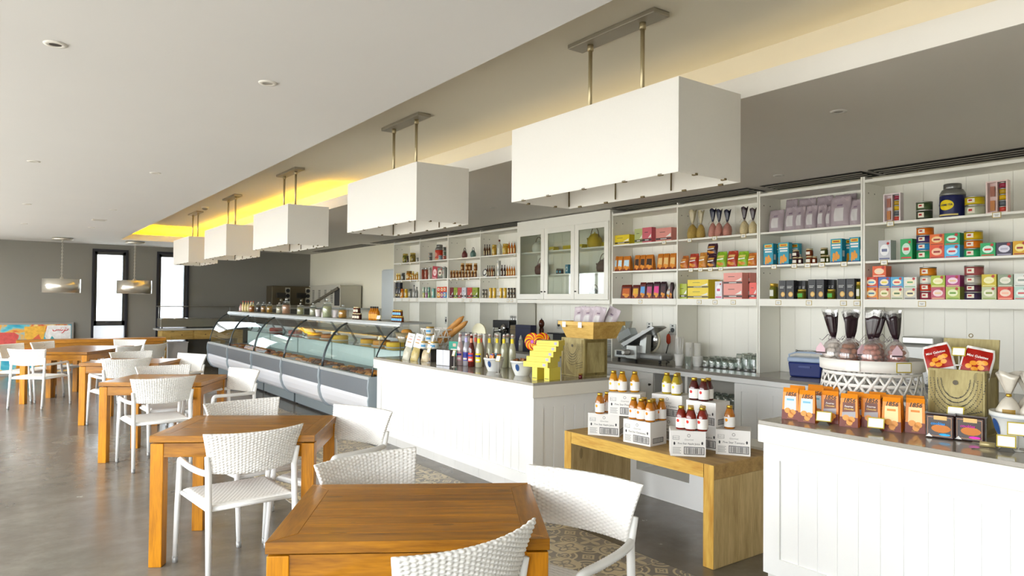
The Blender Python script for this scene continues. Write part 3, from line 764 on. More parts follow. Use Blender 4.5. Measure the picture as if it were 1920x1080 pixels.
# ================================================================== refrigerated display cases
gpan = P('#7f858b', 0.35, 0.2, var=0.02); wpan = P('#eff0f5', 0.3, var=0.01); trimc = P('#aebac2', 0.35, 0.1); alu = P('#c6cacb', 0.35, 0.3)
casegl = clear('#f1f7f5', base=0.055, r=0.008)
CL = 1.512
prof_glass = [(.035 + .36 * (.75 * (1 - math.cos(i * PI / 2 / 12)) + .25 * i / 12), .685 + .56 * (.75 * math.sin(i * PI / 2 / 12) + .25 * i / 12)) for i in range(13)]
white_prof = [(.012, .455), (.0, .42), (.008, .36), (.03, .29), (.07, .23), (.12, .19), (.19, .172), (.19, .455)]
def make_case(label):
    # origin: front, right-hand end on the floor; x into the case, y along it
    t = thing('display_case', label, 'display case', group='refrigerated display cases')
    MB().box(.20, .03, .03, .80, CL - .03, .44).build('base_panel', P('#8f9a9e', 0.35, 0.3, var=.03), t)
    MB().box(.24, .03, 0, .80, CL - .03, .03).build('plinth', P('#1c1c1f', 0.6), t)
    MB().prism([(p[0], p[1]) for p in white_prof], .02, CL - .02, 'y', sm=False).build('lower_panel', wpan, t)
    MB().box(.0, .02, .456, .20, CL - .02, .648).build('front_panel', gpan, t)
    MB().box(-.008, .02, .648, .06, CL - .02, .684).build('front_rail', alu, t, bevel=.004)
    MB().box(.06, .02, .44, .82, CL - .02, .64).build('cooling_deck', P('#6f7a78', 0.4, .2), t)
    MB().box(.76, .02, .64, .80, CL - .02, 1.0).build('back_panel', P('#d5e6e2', 0.35), t)
    m = MB()
    for k in range(30): m.box(.757, .12 + k * .043, .90, .7605, .145 + k * .043, .955)
    v = m.build('vent_slots', P('#7d8f8d', 0.5), t); v['kind'] = 'stuff'
    g = prof_glass; th = .006
    out = g + [(x + th, z - th * .5) for x, z in reversed(g)]
    MB().sheet(lambda u, v: (g[min(12, int(v * 12 + .5))][0], .015 + (CL - .03) * u, g[min(12, int(v * 12 + .5))][1]), 1, 12).build('curved_glass', casegl, t)
    MB().box(.30, .03, .962, .74, CL - .03, .970).build('glass_shelf', clear('#d8e8e4', base=0.12), t)
    MB().box(.37, .0, 1.262, .78, CL, 1.285).build('top_shelf', P('#aeb2b0', 0.3, .2), t, bevel=.003)
    MB().box(.36, .0, 1.236, .40, CL, 1.262).build('top_rail', alu, t)
    for y in (CL * .33, CL * .67): MB().hexa([(.70, y - .012, .97), (.73, y - .012, .97), (.73, y + .012, .97), (.70, y + .012, .97)], [(.52, y - .012, 1.236), (.55, y - .012, 1.236), (.55, y + .012, 1.236), (.52, y + .012, 1.236)]).build('shelf_bracket', P('#7b7f80', 0.4, .5), t)
    # moulded end trims with the swelling outline of the front
    pf = [(.012, .684), (-.014, .66), (-.024, .56), (-.010, .462), (-.020, .42), (-.012, .35), (.012, .28), (.055, .215), (.11, .175), (.20, .155)]
    for y0 in (0.0, CL - .022):
        m = MB(); o = [(x, z) for x, z in pf] + [(.23, .155), (.23, .684)]; m.prism(o, y0, y0 + .022, 'y'); m.build('end_trim', trimc, t)
        m = MB(); gl = [(x - .006, z) for x, z in g]; m.tube([(x, y0 + .011, z) for x, z in gl], .008, 6); m.build('glass_edge', P('#3b4245', 0.2, .3), t)
    MB().box(.80, .02, .0, .84, CL - .02, 1.05).build('rear_panel', alu, t)
    return t
cs = make_case('refrigerated display case nearest the white counter, with cakes on its shelf'); cst = tree(cs)
cs.location = (3.30, 7.20, 0)
for k, lb in enumerate(('refrigerated display case, second from the white counter', 'refrigerated display case in the middle of the row of five', 'refrigerated display case, second from the far left end', 'refrigerated display case at the far left end of the row')):
    dup(cst, (3.30, 7.20 + 1.52 * (k + 1), 0), 0, lb)
ZV = 1.2865

# ================================================================== goods on the shelves
# bay, shelf, kind, y, z, width, height, set back, place from left, description, colours, lean
GOODS = [
('B8','top','gift',2.75,2.21,0.136,0.23,0.035,0,'gift box of little tins','e9dfe0',0),
('B8','top','tin',2.527,2.21,0.118,0.078,0.035,1,'lower dark tea tin','3c4433',0),
('B8','top','tin',2.527,2.288,0.118,0.064,0.035,1,'upper dark green tea tin','4a5a3c',0),
('B8','top','canister',2.337,2.21,0.181,0.261,0.035,2,'large navy tea canister','1b1f4a e8d211',0),
('B8','top','tin',2.177,2.21,0.13,0.082,0.035,3,'lower silver tea tin','b9bda8',0),
('B8','top','tin',2.177,2.292,0.13,0.062,0.035,3,'upper yellow tea tin','c9b52c',0),
('B8','top','gift',2.013,2.21,0.138,0.235,0.035,4,'open gift box of tins','ecd9d4',0),
('B8','mid','box',2.807,1.9,0.1,0.164,0.035,0,'silver tea box','c9c9cc 6a6f8a f0f0f0',0),
('B8','mid','box',2.638,1.9,0.092,0.165,0.035,1,'tall green tea box','2f9a5e c23a3a cfe8d8',0),
('B8','mid','tin',2.523,1.9,0.123,0.072,0.035,2,'bottom green tea tin','3f9e68',0),
('B8','mid','tin',2.523,1.972,0.123,0.058,0.035,2,'blue tea tin','3b86b5',0),
('B8','mid','tin',2.523,2.03,0.123,0.06,0.035,2,'purple tea tin','3d2a5a',0),
('B8','mid','tin',2.523,2.09,0.123,0.062,0.035,2,'top orange tea tin','d0762a',0),
('B8','mid','box',2.424,1.9,0.106,0.103,0.06,3,'lower red tea box','d2552f 8c1c1c f3c9a8',0),
('B8','mid','box',2.424,2.003,0.106,0.086,0.06,3,'upper orange tea box','d4702c 8c1c1c f2d3a0',0),
('B8','mid','box',2.313,1.9,0.107,0.098,0.05,4,'lower blue tea box','58b2dc c33333 d6eefa',0),
('B8','mid','box',2.313,1.998,0.107,0.091,0.05,4,'upper green detox box','2f9a66 c33333 d6f2e2',0),
('B8','mid','tin',2.185,1.9,0.124,0.068,0.035,5,'bottom green tea tin','3f9e68',0),
('B8','mid','tin',2.185,1.968,0.124,0.063,0.035,5,'middle orange tea tin','cf7a2a',0),
('B8','mid','tin',2.185,2.031,0.124,0.066,0.035,5,'top yellow tea tin','cbab26',0),
('B8','mid','box',2.07,1.9,0.098,0.098,0.035,6,'green detox tea box','2d9f63 c33333 d9f4e4',0),
('B8','mid','box',1.967,1.9,0.101,0.096,0.035,7,'dark violet tea box','3a3548 b9b5c6 dedbe6',0),
('B8','mid','box',1.871,1.9,0.086,0.1,0.035,8,'gold tea box','d3a71e 8a1f1f f6e7a0',0),
('B8','low','box',2.913,1.585,0.107,0.095,0.035,0,'lower yellow tea box','d98a2e 3f6f8c f0e8c8',0),
('B8','low','box',2.913,1.68,0.107,0.088,0.035,0,'upper red tea box','c4492b 3d9fc9 f3ead0',0),
('B8','low','box',2.85,1.767,0.111,0.09,0.035,1,'orange tea box on top','cf5f2c f0e0d0 f6d9b8',0),
('B8','low','box',2.809,1.585,0.096,0.094,0.035,1,'lower beige tea box','cfa98a 8f9a4a f0e8c8',0),
('B8','low','box',2.809,1.679,0.096,0.087,0.035,1,'upper blue tea box','4a6aa5 e8d23a f3ead0',0),
('B8','low','box',2.71,1.585,0.099,0.093,0.035,2,'lower pale tea box','d8d6c2 4c6b3a f0e8c8',0),
('B8','low','box',2.71,1.678,0.099,0.086,0.035,2,'upper light blue tea box','5aa5c9 c43a2a f3ead0',0),
('B8','low','box',2.609,1.585,0.098,0.092,0.035,3,'lower grey tea box','c9c7bd 3a3a44 f0e8c8',0),
('B8','low','box',2.609,1.677,0.098,0.084,0.035,3,'upper white tea box','e4e6de 6aa56a f3ead0',0),
('B8','low','tin',2.5,1.585,0.119,0.068,0.035,4,'bottom crimson tea tin','8c3b4a',0),
('B8','low','tin',2.5,1.653,0.119,0.058,0.035,4,'red tea tin','b8442e',0),
('B8','low','tin',2.5,1.71,0.119,0.061,0.035,4,'white tea tin','dcdcd2',0),
('B8','low','tin',2.5,1.772,0.119,0.066,0.035,4,'top orange tea tin','d08a35',0),
('B8','low','box',2.412,1.585,0.101,0.095,0.05,5,'lower mauve tea box','b4586a e4c9a0 f2dfe0',0),
('B8','low','box',2.412,1.68,0.101,0.089,0.05,5,'upper lime tea box','a9b93a efe6b0 f5f2c8',0),
('B8','low','box',2.308,1.585,0.098,0.097,0.05,6,'lower leaf-green tea box','b7c26a 6f9a3a eef2cc',0),
('B8','low','box',2.308,1.682,0.098,0.087,0.05,6,'upper magenta tea box','a8447c e8c9a0 f3dbe6',0),
('B8','low','tin',2.182,1.585,0.128,0.06,0.035,7,'bottom black tea tin','3c3148',0),
('B8','low','tin',2.182,1.645,0.128,0.057,0.035,7,'dark plum tea tin','4a2a3c',0),
('B8','low','tin',2.182,1.702,0.128,0.064,0.035,7,'silver tea tin','b0aca4',0),
('B8','low','tin',2.182,1.766,0.128,0.073,0.035,7,'top rose tea tin','9a5a5a',0),
('B8','low','box',2.063,1.585,0.095,0.094,0.035,8,'lower pale green tea box','c3caa2 8a9a4a f0efda',0),
('B8','low','box',2.063,1.679,0.095,0.09,0.035,8,'upper yellow tea box','c9b72e eee9a8 f6f0c0',0),
('B8','low','box',1.961,1.585,0.095,0.092,0.035,9,'lower red tea box','c8503a f0b8a0 f6dccb',0),
('B8','low','box',1.961,1.677,0.095,0.089,0.035,9,'upper grey-green tea box','8f9a82 dfe0cc eceadb',0),
('B8','low','box',1.864,1.585,0.088,0.091,0.035,10,'lower mint tea box','bcd6cc c96a6a eef4ee',0),
('B8','low','box',1.864,1.676,0.089,0.092,0.035,10,'upper white tea box','e2e6de 9aa59a f2f2ea',0),
('B7','top','pouch',3.819,2.21,0.154,0.207,0.03,0,'lavender pouch with pale label','b2a4ab',0),
('B7','top','pouch',3.756,2.21,0.126,0.316,0.16,1,'lavender pouch in the back row','a99ba2',0),
('B7','top','pouch',3.675,2.21,0.141,0.224,0.041999999999999996,2,'lavender pouch with pale label','b2a4ab',0),
('B7','top','pouch',3.598,2.21,0.178,0.305,0.16,3,'lavender pouch in the back row','a99ba2',0),
('B7','top','pouch',3.577,2.21,0.096,0.216,0.03,4,'lavender pouch with pale label','b2a4ab',0),
('B7','top','pouch',3.48,2.21,0.12,0.216,0.041999999999999996,5,'lavender pouch with pale label','b2a4ab',0),
('B7','top','pouch',3.423,2.21,0.158,0.305,0.15,6,'lavender pouch in the back row','a99ba2',0),
('B7','top','pouch',3.371,2.21,0.084,0.21,0.03,7,'lavender pouch with pale label','b2a4ab',0),
('B7','top','pouch',3.307,2.21,0.064,0.195,0.041999999999999996,8,'lavender pouch with pale label','b2a4ab',0),
('B7','top','pouch',3.231,2.21,0.203,0.299,0.15,9,'lavender pouch in the back row','a99ba2',0),
('B7','top','pouch',3.203,2.21,0.183,0.261,0.03,10,'lavender pouch with pale label','b2a4ab',0),
('B7','top','pouch',3.072,2.21,0.114,0.225,0.041999999999999996,11,'lavender pouch with pale label','b2a4ab',0),
('B7','mid','cracker',3.872,1.9,0.102,0.202,0.03,0,'teal cracker box','2f93a8',0),
('B7','mid','cracker',3.801,1.9,0.096,0.203,0.12,1,'teal cracker box behind','2f93a8',0),
('B7','mid','cracker',3.714,1.9,0.107,0.202,0.03,2,'teal cracker box','2f93a8',0),
('B7','mid','cracker',3.67,1.9,0.074,0.198,0.14,3,'teal cracker box behind','2f93a8',0),
('B7','mid','jar',3.611,1.9,0.064,0.066,0.035,4,'lower dark jam jar','3a1c22 c9b58a e8e4da',0),
('B7','mid','jar',3.611,1.966,0.064,0.064,0.035,4,'upper dark jam jar','3a1c22 c9b58a e8e4da',0),
('B7','mid','jar',3.557,1.9,0.041,0.064,0.035,5,'small dark jam jar','3a1c22 c9b58a e8e4da',0),
('B7','mid','jar',3.479,1.97,0.065,0.065,0.035,6,'upper brown jam jar','6a3018 c9b58a e8e4da',0),
('B7','mid','jar',3.478,1.9,0.065,0.07,0.035,6,'lower brown jam jar','6a3018 c9b58a e8e4da',0),
('B7','mid','jar',3.422,1.9,0.041,0.064,0.035,7,'small brown jam jar','6a3018 c9b58a e8e4da',0),
('B7','mid','jar',3.341,1.9,0.066,0.071,0.035,8,'lower olive jam jar','4a4a20 c9b58a e8e4da',0),
('B7','mid','jar',3.341,1.971,0.066,0.064,0.035,8,'upper olive jam jar','4a4a20 c9b58a e8e4da',0),
('B7','mid','jar',3.296,1.9,0.027,0.069,0.035,9,'small olive jam jar','4a4a20 c9b58a e8e4da',0),
('B7','mid','cracker',3.212,1.9,0.101,0.204,0.03,10,'teal cracker box','2f93a8',0),
('B7','mid','cracker',3.145,1.9,0.088,0.205,0.13,11,'teal cracker box behind','2f93a8',0),
('B7','mid','cracker',3.054,1.9,0.086,0.206,0.03,12,'teal cracker box','2f93a8',0),
('B7','low','jar',3.843,1.585,0.065,0.145,0.035,0,'tall olive jar with gold lid','6a6a24 c8a53a e6e6dc',0),
('B7','low','jar',3.825,1.585,0.029,0.143,0.08,1,'narrow olive jar behind','5c5a22 c8a53a d8d8cc',0),
('B7','low','black',3.726,1.585,0.068,0.169,0.03,2,'black biscuit box','2a2a2c',0),
('B7','low','black',3.649,1.585,0.077,0.17,0.03,3,'black biscuit box','2a2a2c',0),
('B7','low','black',3.629,1.585,0.033,0.168,0.1,4,'black biscuit box behind','2a2a2c',0),
('B7','low','black',3.593,1.585,0.033,0.167,0.1,5,'black biscuit box behind','2a2a2c',0),
('B7','low','black',3.557,1.585,0.034,0.167,0.1,6,'black biscuit box behind','2a2a2c',0),
('B7','low','jar',3.534,1.585,0.078,0.086,0.0,7,'olive jar with green label','5f5a1c d0b84a 5fae5a',0),
('B7','low','black',3.436,1.585,0.07,0.173,0.03,8,'black biscuit box','2a2a2c',0),
('B7','low','black',3.359,1.585,0.071,0.172,0.03,9,'black biscuit box','2a2a2c',0),
('B7','low','black',3.342,1.585,0.033,0.173,0.1,10,'black biscuit box behind','2a2a2c',0),
('B7','low','black',3.311,1.585,0.025,0.172,0.1,11,'black biscuit box behind','2a2a2c',0),
('B7','low','black',3.284,1.585,0.026,0.171,0.1,12,'black biscuit box behind','2a2a2c',0),
('B7','low','jar',3.255,1.585,0.07,0.085,0.0,13,'olive jar with green label','5f5a1c d0b84a 5fae5a',0),
('B7','low','black',3.165,1.585,0.073,0.173,0.03,14,'black biscuit box','2a2a2c',0),
('B7','low','black',3.088,1.585,0.071,0.174,0.03,15,'black biscuit box','2a2a2c',0),
('B7','low','black',3.072,1.585,0.026,0.175,0.1,16,'black biscuit box behind','2a2a2c',0),
('B7','low','black',3.043,1.585,0.027,0.175,0.1,17,'black biscuit box behind','2a2a2c',0),
('B7','low','jar',3.01,1.585,0.041,0.145,0.0,18,'tall olive jar with gold lid','6a6a24 c8a53a e6e6dc',0),
('B6','top','cello',4.812,2.21,0.113,0.3,0.035,0,'gold cello gift bag','b89a4a c3b895',0),
('B6','top','cello',4.695,2.21,0.091,0.284,0.035,1,'gold cello gift bag','b89a4a c3b895',0),
('B6','top','cello',4.543,2.21,0.087,0.287,0.035,2,'pink sweets in cello bag','c78a7c 23233a',0),
('B6','top','cello',4.465,2.21,0.084,0.273,0.035,3,'pink sweets in cello bag','c78a7c 23233a',0),
('B6','top','cello',4.367,2.21,0.091,0.259,0.035,4,'pink sweets in cello bag','c78a7c 23233a',0),
('B6','top','cello',4.168,2.21,0.088,0.267,0.035,5,'pale sweets in cello bag','d8c79a 3a2a30',0),
('B6','top','cello',4.069,2.21,0.082,0.244,0.035,6,'pale sweets in cello bag','d8c79a 3a2a30',0),
('B6','mid','snack',4.913,1.9,0.125,0.139,0.035,0,'orange snack bag','c8722e e0b070',0),
('B6','mid','snack',4.783,1.9,0.128,0.156,0.035,1,'red snack bag','b23a26 e6c28a',0),
('B6','mid','snack',4.664,1.9,0.11,0.163,0.035,2,'orange snack bag','cf8a36 e8c48a',0),
('B6','mid','snack',4.55,1.9,0.124,0.134,0.035,3,'lower dark snack bag','4a2a3a d8a860',0),
('B6','mid','snack',4.545,2.033,0.135,0.115,0.035,3,'upper dark snack bag','4a2a3a d8a860',0),
('B6','mid','snack',4.433,1.9,0.132,0.159,0.035,4,'green snack bag','8fbf2e e4d88a',0),
('B6','mid','snack',4.303,1.9,0.128,0.16,0.035,5,'red snack bag','b8402a e6c28a',0),
('B6','mid','snack',4.181,1.9,0.127,0.15,0.035,6,'green snack bag','93c22c e4d88a',0),
('B6','mid','snack',4.073,1.9,0.105,0.129,0.035,7,'orange snack bag','c8722e e0b070',0),
('B6','low','choc',4.893,1.585,0.11,0.157,0.035,0,'small green chocolate box','aab548 4a4630',0),
('B6','low','choc',4.713,1.585,0.26,0.104,0.15,1,'lower yellow chocolate box behind','e6d04a 4a4436',0),
('B6','low','choc',4.713,1.689,0.26,0.096,0.15,1,'upper yellow chocolate box behind','e6d04a 4a4436',0),
('B6','low','choc',4.692,1.69,0.269,0.091,0.03,2,'upper yellow chocolate box','e6d04a 4a4436',0),
('B6','low','choc',4.691,1.585,0.269,0.105,0.03,2,'lower yellow chocolate box','e6d04a 4a4436',0),
('B6','low','box',4.437,1.585,0.085,0.174,0.035,3,'slim white sweet carton','dedde2 c4557a f2f0f4',0),
('B6','low','choc',4.265,1.585,0.219,0.138,0.03,4,'lower pink chocolate box','dd9c92 4a3a38',0),
('B6','low','choc',4.265,1.723,0.219,0.117,0.03,4,'upper pink chocolate box','dd9c92 4a3a38',0),
('B6','low','choc',4.261,1.721,0.224,0.122,0.15,5,'upper pink chocolate box behind','dd9c92 4a3a38',0),
('B6','low','choc',4.26,1.585,0.224,0.136,0.15,5,'lower pink chocolate box behind','dd9c92 4a3a38',0),
('B6','low','choc',4.041,1.585,0.078,0.155,0.035,6,'coral chocolate box','d9645a 5a2f30',0),
('B5','top','choc',5.807,2.21,0.268,0.112,0.035,0,'long yellow chocolate box','e0cc3e 4a4030',0),
('B5','top','choc',5.556,2.21,0.123,0.166,0.06,1,'pale green chocolate box','b8bf8a 5a5a44',0),
('B5','top','choc',5.419,2.21,0.14,0.17,0.05,2,'rose chocolate box','c9707a 4a3434',0),
('B5','top','choc',5.161,2.21,0.221,0.144,0.035,3,'long pink chocolate box','d99a92 4a3434',0),
('B5','mid','gable',5.914,1.9,0.085,0.179,0.035,0,'amber biscuit bag','b9772e c9e2ee',0),
('B5','mid','gable',5.83,1.9,0.083,0.175,0.035,1,'amber biscuit bag','b9772e c9e2ee',0),
('B5','mid','gable',5.725,1.9,0.12,0.173,0.035,2,'amber biscuit bag','b9772e c9e2ee',0),
('B5','mid','gable',5.561,1.9,0.081,0.177,0.035,3,'amber biscuit bag','b9772e 3a2a20',0),
('B5','mid','gable',5.475,1.9,0.083,0.175,0.035,4,'amber biscuit bag','b9772e 3a2a20',0),
('B5','mid','gable',5.375,1.9,0.118,0.173,0.035,5,'amber biscuit bag','b9772e 3a2a20',0),
('B5','mid','gable',5.216,1.9,0.083,0.175,0.035,6,'amber biscuit bag','b9772e e2c48a',0),
('B5','mid','gable',5.131,1.9,0.087,0.174,0.035,7,'amber biscuit bag','b9772e e2c48a',0),
('B5','mid','gable',5.039,1.9,0.091,0.172,0.035,8,'amber biscuit bag','b9772e e2c48a',0),
('B5','low','gable',5.729,1.585,0.167,0.157,0.035,0,'brown gable bag','5a2216 b8642a',0),
('B5','low','gable',5.579,1.585,0.116,0.154,0.035,1,'brown bag with blue print','5a2a26 d8b04a',0),
('B5','low','gable',5.471,1.585,0.093,0.182,0.035,2,'dark bag with blue label','5a2a26 6aa0d0',0),
('B5','low','gable',5.371,1.585,0.101,0.18,0.035,3,'dark bag with plum label','3a2028 b05a7a',0),
('B5','low','gable',5.267,1.585,0.099,0.185,0.035,4,'dark bag with pink label','3a2028 d04a8a',0),
('B5','low','gable',5.172,1.585,0.084,0.184,0.035,5,'black foil bag','2c1c20 4a3036',0),
('B5','low','snack',5.087,1.585,0.14,0.137,0.035,6,'white cloth-like bag','d8d6d2 b8a090',0),
('B5','low','gable',5.058,1.585,0.039,0.175,0.035,7,'black foil bag','2c1c20 4a3036',0),
('B1','top','jar',11.29,2.21,0.104,0.167,0.035,0,'olive preserve jar','6a6a2a b8a04a a89a5a',0),
('B1','top','jar',11.15,2.21,0.042,0.123,0.035,1,'tiny dark jar','3a3028 4a4030 8a8060',0),
('B1','top','jar',11.006,2.21,0.105,0.168,0.035,2,'larger preserve jar','7a6a30 b8a04a a89a5a',0),
('B1','top','can',10.78,2.21,0.039,0.075,0.035,3,'small grey can','9a9a94 d0d0c8',0),
('B1','mid','jar',11.621,1.9,0.039,0.13,0.035,0,'small honey jar,yellow cap','c89a3a e8d890 f0ecd0',0),
('B1','mid','jar',11.537,1.9,0.038,0.128,0.035,1,'small honey jar,yellow cap','c89a3a e8d890 f0ecd0',0),
('B1','mid','jar',11.453,1.9,0.038,0.126,0.035,2,'small honey jar,yellow cap','c89a3a e8d890 f0ecd0',0),
('B1','mid','jar',11.328,1.9,0.064,0.134,0.035,3,'grey spice jar','4a4a48 5a5a58 c8c8c0',0),
('B1','mid','jar',11.139,1.9,0.108,0.162,0.035,4,'big amber jar','a8742a 8a6a30 d8c8a0',0),
('B1','mid','jar',11.004,1.9,0.035,0.094,0.035,5,'little yellow-capped jar','b8862e e0d080 efe8c8',0),
('B1','mid','jar',10.93,1.9,0.037,0.149,0.035,6,'little yellow-capped jar','b8862e e0d080 efe8c8',0),
('B1','mid','jar',10.851,1.9,0.037,0.112,0.035,7,'little yellow-capped jar','b8862e e0d080 efe8c8',0),
('B1','mid','jar',10.778,1.9,0.034,0.132,0.035,8,'little yellow-capped jar','b8862e e0d080 efe8c8',0),
('B1','low','choc',11.544,1.585,0.089,0.273,0.035,0,'tall black slim box','23232a 8a7a3a',0),
('B1','low','choc',11.438,1.585,0.103,0.272,0.035,1,'tall black slim box','1d1d26 7a6a3a',0),
('B1','low','jar',11.373,1.585,0.045,0.084,0.035,2,'small orange jar','c87a2a d88a3a e8e0c0',0),
('B1','low','jar',11.351,1.585,0.058,0.162,0.035,3,'orange-lid jar','c8862e d0702a e8e0c0',0),
('B1','low','jar',11.203,1.585,0.062,0.158,0.035,4,'gold-lid jar','c8a03a d8b84a e8e0c0',0),
('B1','low','jar',11.048,1.585,0.065,0.159,0.035,5,'grey-lid jar','8a8a86 6a6a66 e8e0c0',0),
('B1','low','bottle',10.898,1.585,0.052,0.225,0.035,6,'frosted grey bottle','a8a8a4 4a4a46 d8d8d4',0),
('B1','low','bottle',10.796,1.585,0.049,0.189,0.035,7,'squat grey bottle','8a8a86 3a3a36 c8c8c4',0),
('B2','top','tin',10.347,2.295,0.067,0.054,0.035,0,'upper grey tin','8a8a84',0),
('B2','top','tin',10.346,2.21,0.067,0.085,0.035,0,'lower grey tin','7a7a76',0),
('B2','top','canister',10.116,2.21,0.154,0.261,0.035,1,'large red tea canister','b03a22 d8a08a',0),
('B2','top','tin',9.953,2.21,0.067,0.073,0.0,2,'small blue-grey tin before the canister','8a9aa4',0),
('B2','top','tin',9.873,2.354,0.058,0.065,0.035,3,'top grey tin','5a605a',0),
('B2','top','tin',9.871,2.283,0.058,0.071,0.035,3,'middle grey tin','6a7a6a',0),
('B2','top','tin',9.869,2.21,0.058,0.073,0.035,3,'bottom rose tin','a8655a',0),
('B2','mid','tin',10.609,1.9,0.07,0.199,0.035,0,'red-brown tea tin','8a4a3a 5a3a30 e0d8c8',0),
('B2','mid','tin',10.468,1.9,0.059,0.195,0.035,1,'rose tea tin','9a5a4a 5a3a30 e0d8c8',0),
('B2','mid','tin',10.345,1.9,0.054,0.201,0.035,2,'white tea tin','c8c8c0 5a3a30 e0d8c8',0),
('B2','mid','box',10.147,1.9,0.165,0.208,0.035,3,'leaning crimson tea box','a83a48 e0b0b0 f0d8d8',0.12),
('B2','mid','box',9.965,1.9,0.165,0.185,0.035,4,'grey-green tea carton','7a8278 5a3a30 e0d8c8',0),
('B2','mid','tin',9.871,1.9,0.056,0.195,0.035,5,'pale tea tin','b8bab4 5a3a30 e0d8c8',0),
('B2','low','can',10.642,1.677,0.047,0.091,0.035,0,'upper striped can','6a7a7a c8c8c0',0),
('B2','low','can',10.64,1.585,0.047,0.092,0.035,0,'lower striped can','7a9a6a c8c8c0',0),
('B2','low','can',10.546,1.676,0.046,0.091,0.035,1,'upper striped can','8aa08a c8c8c0',0),
('B2','low','can',10.544,1.585,0.046,0.091,0.035,1,'lower striped can','b0b06a c8c8c0',0),
('B2','low','can',10.451,1.676,0.046,0.09,0.035,2,'upper striped can','a0a8a4 c8c8c0',0),
('B2','low','can',10.449,1.585,0.046,0.091,0.035,2,'lower striped can','9a6a8a c8c8c0',0),
('B2','low','can',10.36,1.676,0.044,0.09,0.035,3,'upper striped can','5a8a7a c8c8c0',0),
('B2','low','can',10.357,1.585,0.044,0.091,0.035,3,'lower striped can','6aa05a c8c8c0',0),
('B2','low','can',10.221,1.585,0.068,0.162,0.035,4,'teal canister','6a9a8e c8c8c0',0),
('B2','low','box',10.002,1.68,0.109,0.085,0.035,5,'upper red tea box','c8402e 7a1f1f f0e0c0',0),
('B2','low','box',9.999,1.585,0.109,0.095,0.035,5,'lower yellow tea box','d09a2e 7a1f1f f0e0c0',0),
('B2','low','box',9.899,1.679,0.095,0.085,0.035,6,'upper orange tea box','d0702c 7a1f1f f0e0c0',0),
('B2','low','box',9.897,1.585,0.095,0.094,0.035,6,'lower violet tea box','8a4a8a 7a1f1f f0e0c0',0),
('B2','low','box',9.807,1.679,0.09,0.088,0.035,7,'upper vermilion tea box','d85a2c 7a1f1f f0e0c0',0),
('B2','low','box',9.805,1.585,0.09,0.094,0.035,7,'lower blue tea box','4aa0c8 7a1f1f f0e0c0',0),
('B3','top','teapot',9.282,2.21,0.129,0.163,0.035,0,'red cast-iron teapot','6a2a26',0),
('B3','top','teapot',9.039,2.21,0.131,0.157,0.035,1,'teal cast-iron teapot','5a7a72',0),
('B3','mid','corkjar',9.653,1.9,0.046,0.126,0.035,0,'lower brown spice jar','7a4a1c',0),
('B3','mid','corkjar',9.558,1.9,0.045,0.123,0.035,1,'lower brown spice jar','7a4a1c',0),
('B3','mid','corkjar',9.464,1.9,0.045,0.12,0.035,2,'lower brown spice jar','7a4a1c',0),
('B3','mid','corkjar',9.372,1.9,0.045,0.118,0.035,3,'lower brown spice jar','7a4a1c',0),
('B3','mid','corkjar',9.314,2.016,0.062,0.113,0.035,4,'upper brown spice jar','7a4a1c',0),
('B3','mid','corkjar',9.28,1.9,0.044,0.115,0.035,4,'lower brown spice jar','7a4a1c',0),
('B3','mid','corkjar',9.19,1.9,0.044,0.112,0.035,5,'lower brown spice jar','7a4a1c',0),
('B3','mid','corkjar',9.177,2.012,0.061,0.111,0.035,5,'upper brown spice jar','7a4a1c',0),
('B3','mid','corkjar',9.101,1.9,0.044,0.11,0.035,6,'lower brown spice jar','7a4a1c',0),
('B3','mid','corkjar',9.088,2.009,0.061,0.111,0.035,6,'upper brown spice jar','7a4a1c',0),
('B3','mid','corkjar',9.014,1.9,0.044,0.107,0.035,7,'lower brown spice jar','7a4a1c',0),
('B3','mid','corkjar',8.941,2.005,0.06,0.109,0.035,8,'upper brown spice jar','7a4a1c',0),
('B3','mid','corkjar',8.927,1.9,0.043,0.104,0.035,8,'lower brown spice jar','7a4a1c',0),
('B3','low','choc',9.613,1.585,0.134,0.166,0.035,0,'dark red tea carton','6a1a2a 2a2a24',0),
('B3','low','choc',9.471,1.585,0.112,0.165,0.035,1,'olive-green tea carton','8a9a3a 2a2a24',0),
('B3','low','choc',9.351,1.585,0.114,0.163,0.035,2,'rose-red tea carton','a84a4a 2a2a24',0),
('B3','low','choc',9.223,1.585,0.126,0.162,0.035,3,'silver tea carton','c8c8cc 2a2a24',0),
('B3','low','choc',9.058,1.585,0.134,0.16,0.035,4,'bright red tea carton','b0403a 2a2a24',0),
('B3','low','choc',8.909,1.585,0.151,0.159,0.035,5,'wide green tea carton','8f9a40 2a2a24',0),
('B4','top','can',8.764,2.21,0.061,0.134,0.035,0,'small white pot','d8d4c8 e8e4d8',0),
('B4','top','bottle',8.673,2.21,0.033,0.177,0.035,1,'small dark oil bottle','4a2a14 23201c c8b890',0),
('B4','top','bottle',8.61,2.21,0.033,0.173,0.035,2,'small dark oil bottle','4a2a14 23201c c8b890',0),
('B4','top','bottle',8.548,2.21,0.033,0.169,0.035,3,'small dark oil bottle','4a2a14 23201c c8b890',0),
('B4','top','jar',8.448,2.21,0.073,0.158,0.035,4,'golden preserve jar','b8923a c8a84a d8c88a',0),
('B4','top','bottle',8.317,2.21,0.068,0.224,0.035,5,'tall clear bottle,red stopper','d0d2c8 7a2a22 e4e4dc',0),
('B4','top','jar',8.176,2.21,0.092,0.156,0.035,6,'large golden preserve jar','b8923a c8a84a cfc07a',0),
('B4','top','bottle',8.052,2.21,0.035,0.182,0.035,7,'amber oil bottle','b86a1c e8e0d0 e8d8a0',0),
('B4','top','bottle',7.987,2.21,0.035,0.178,0.035,8,'amber oil bottle','b86a1c e8e0d0 e8d8a0',0),
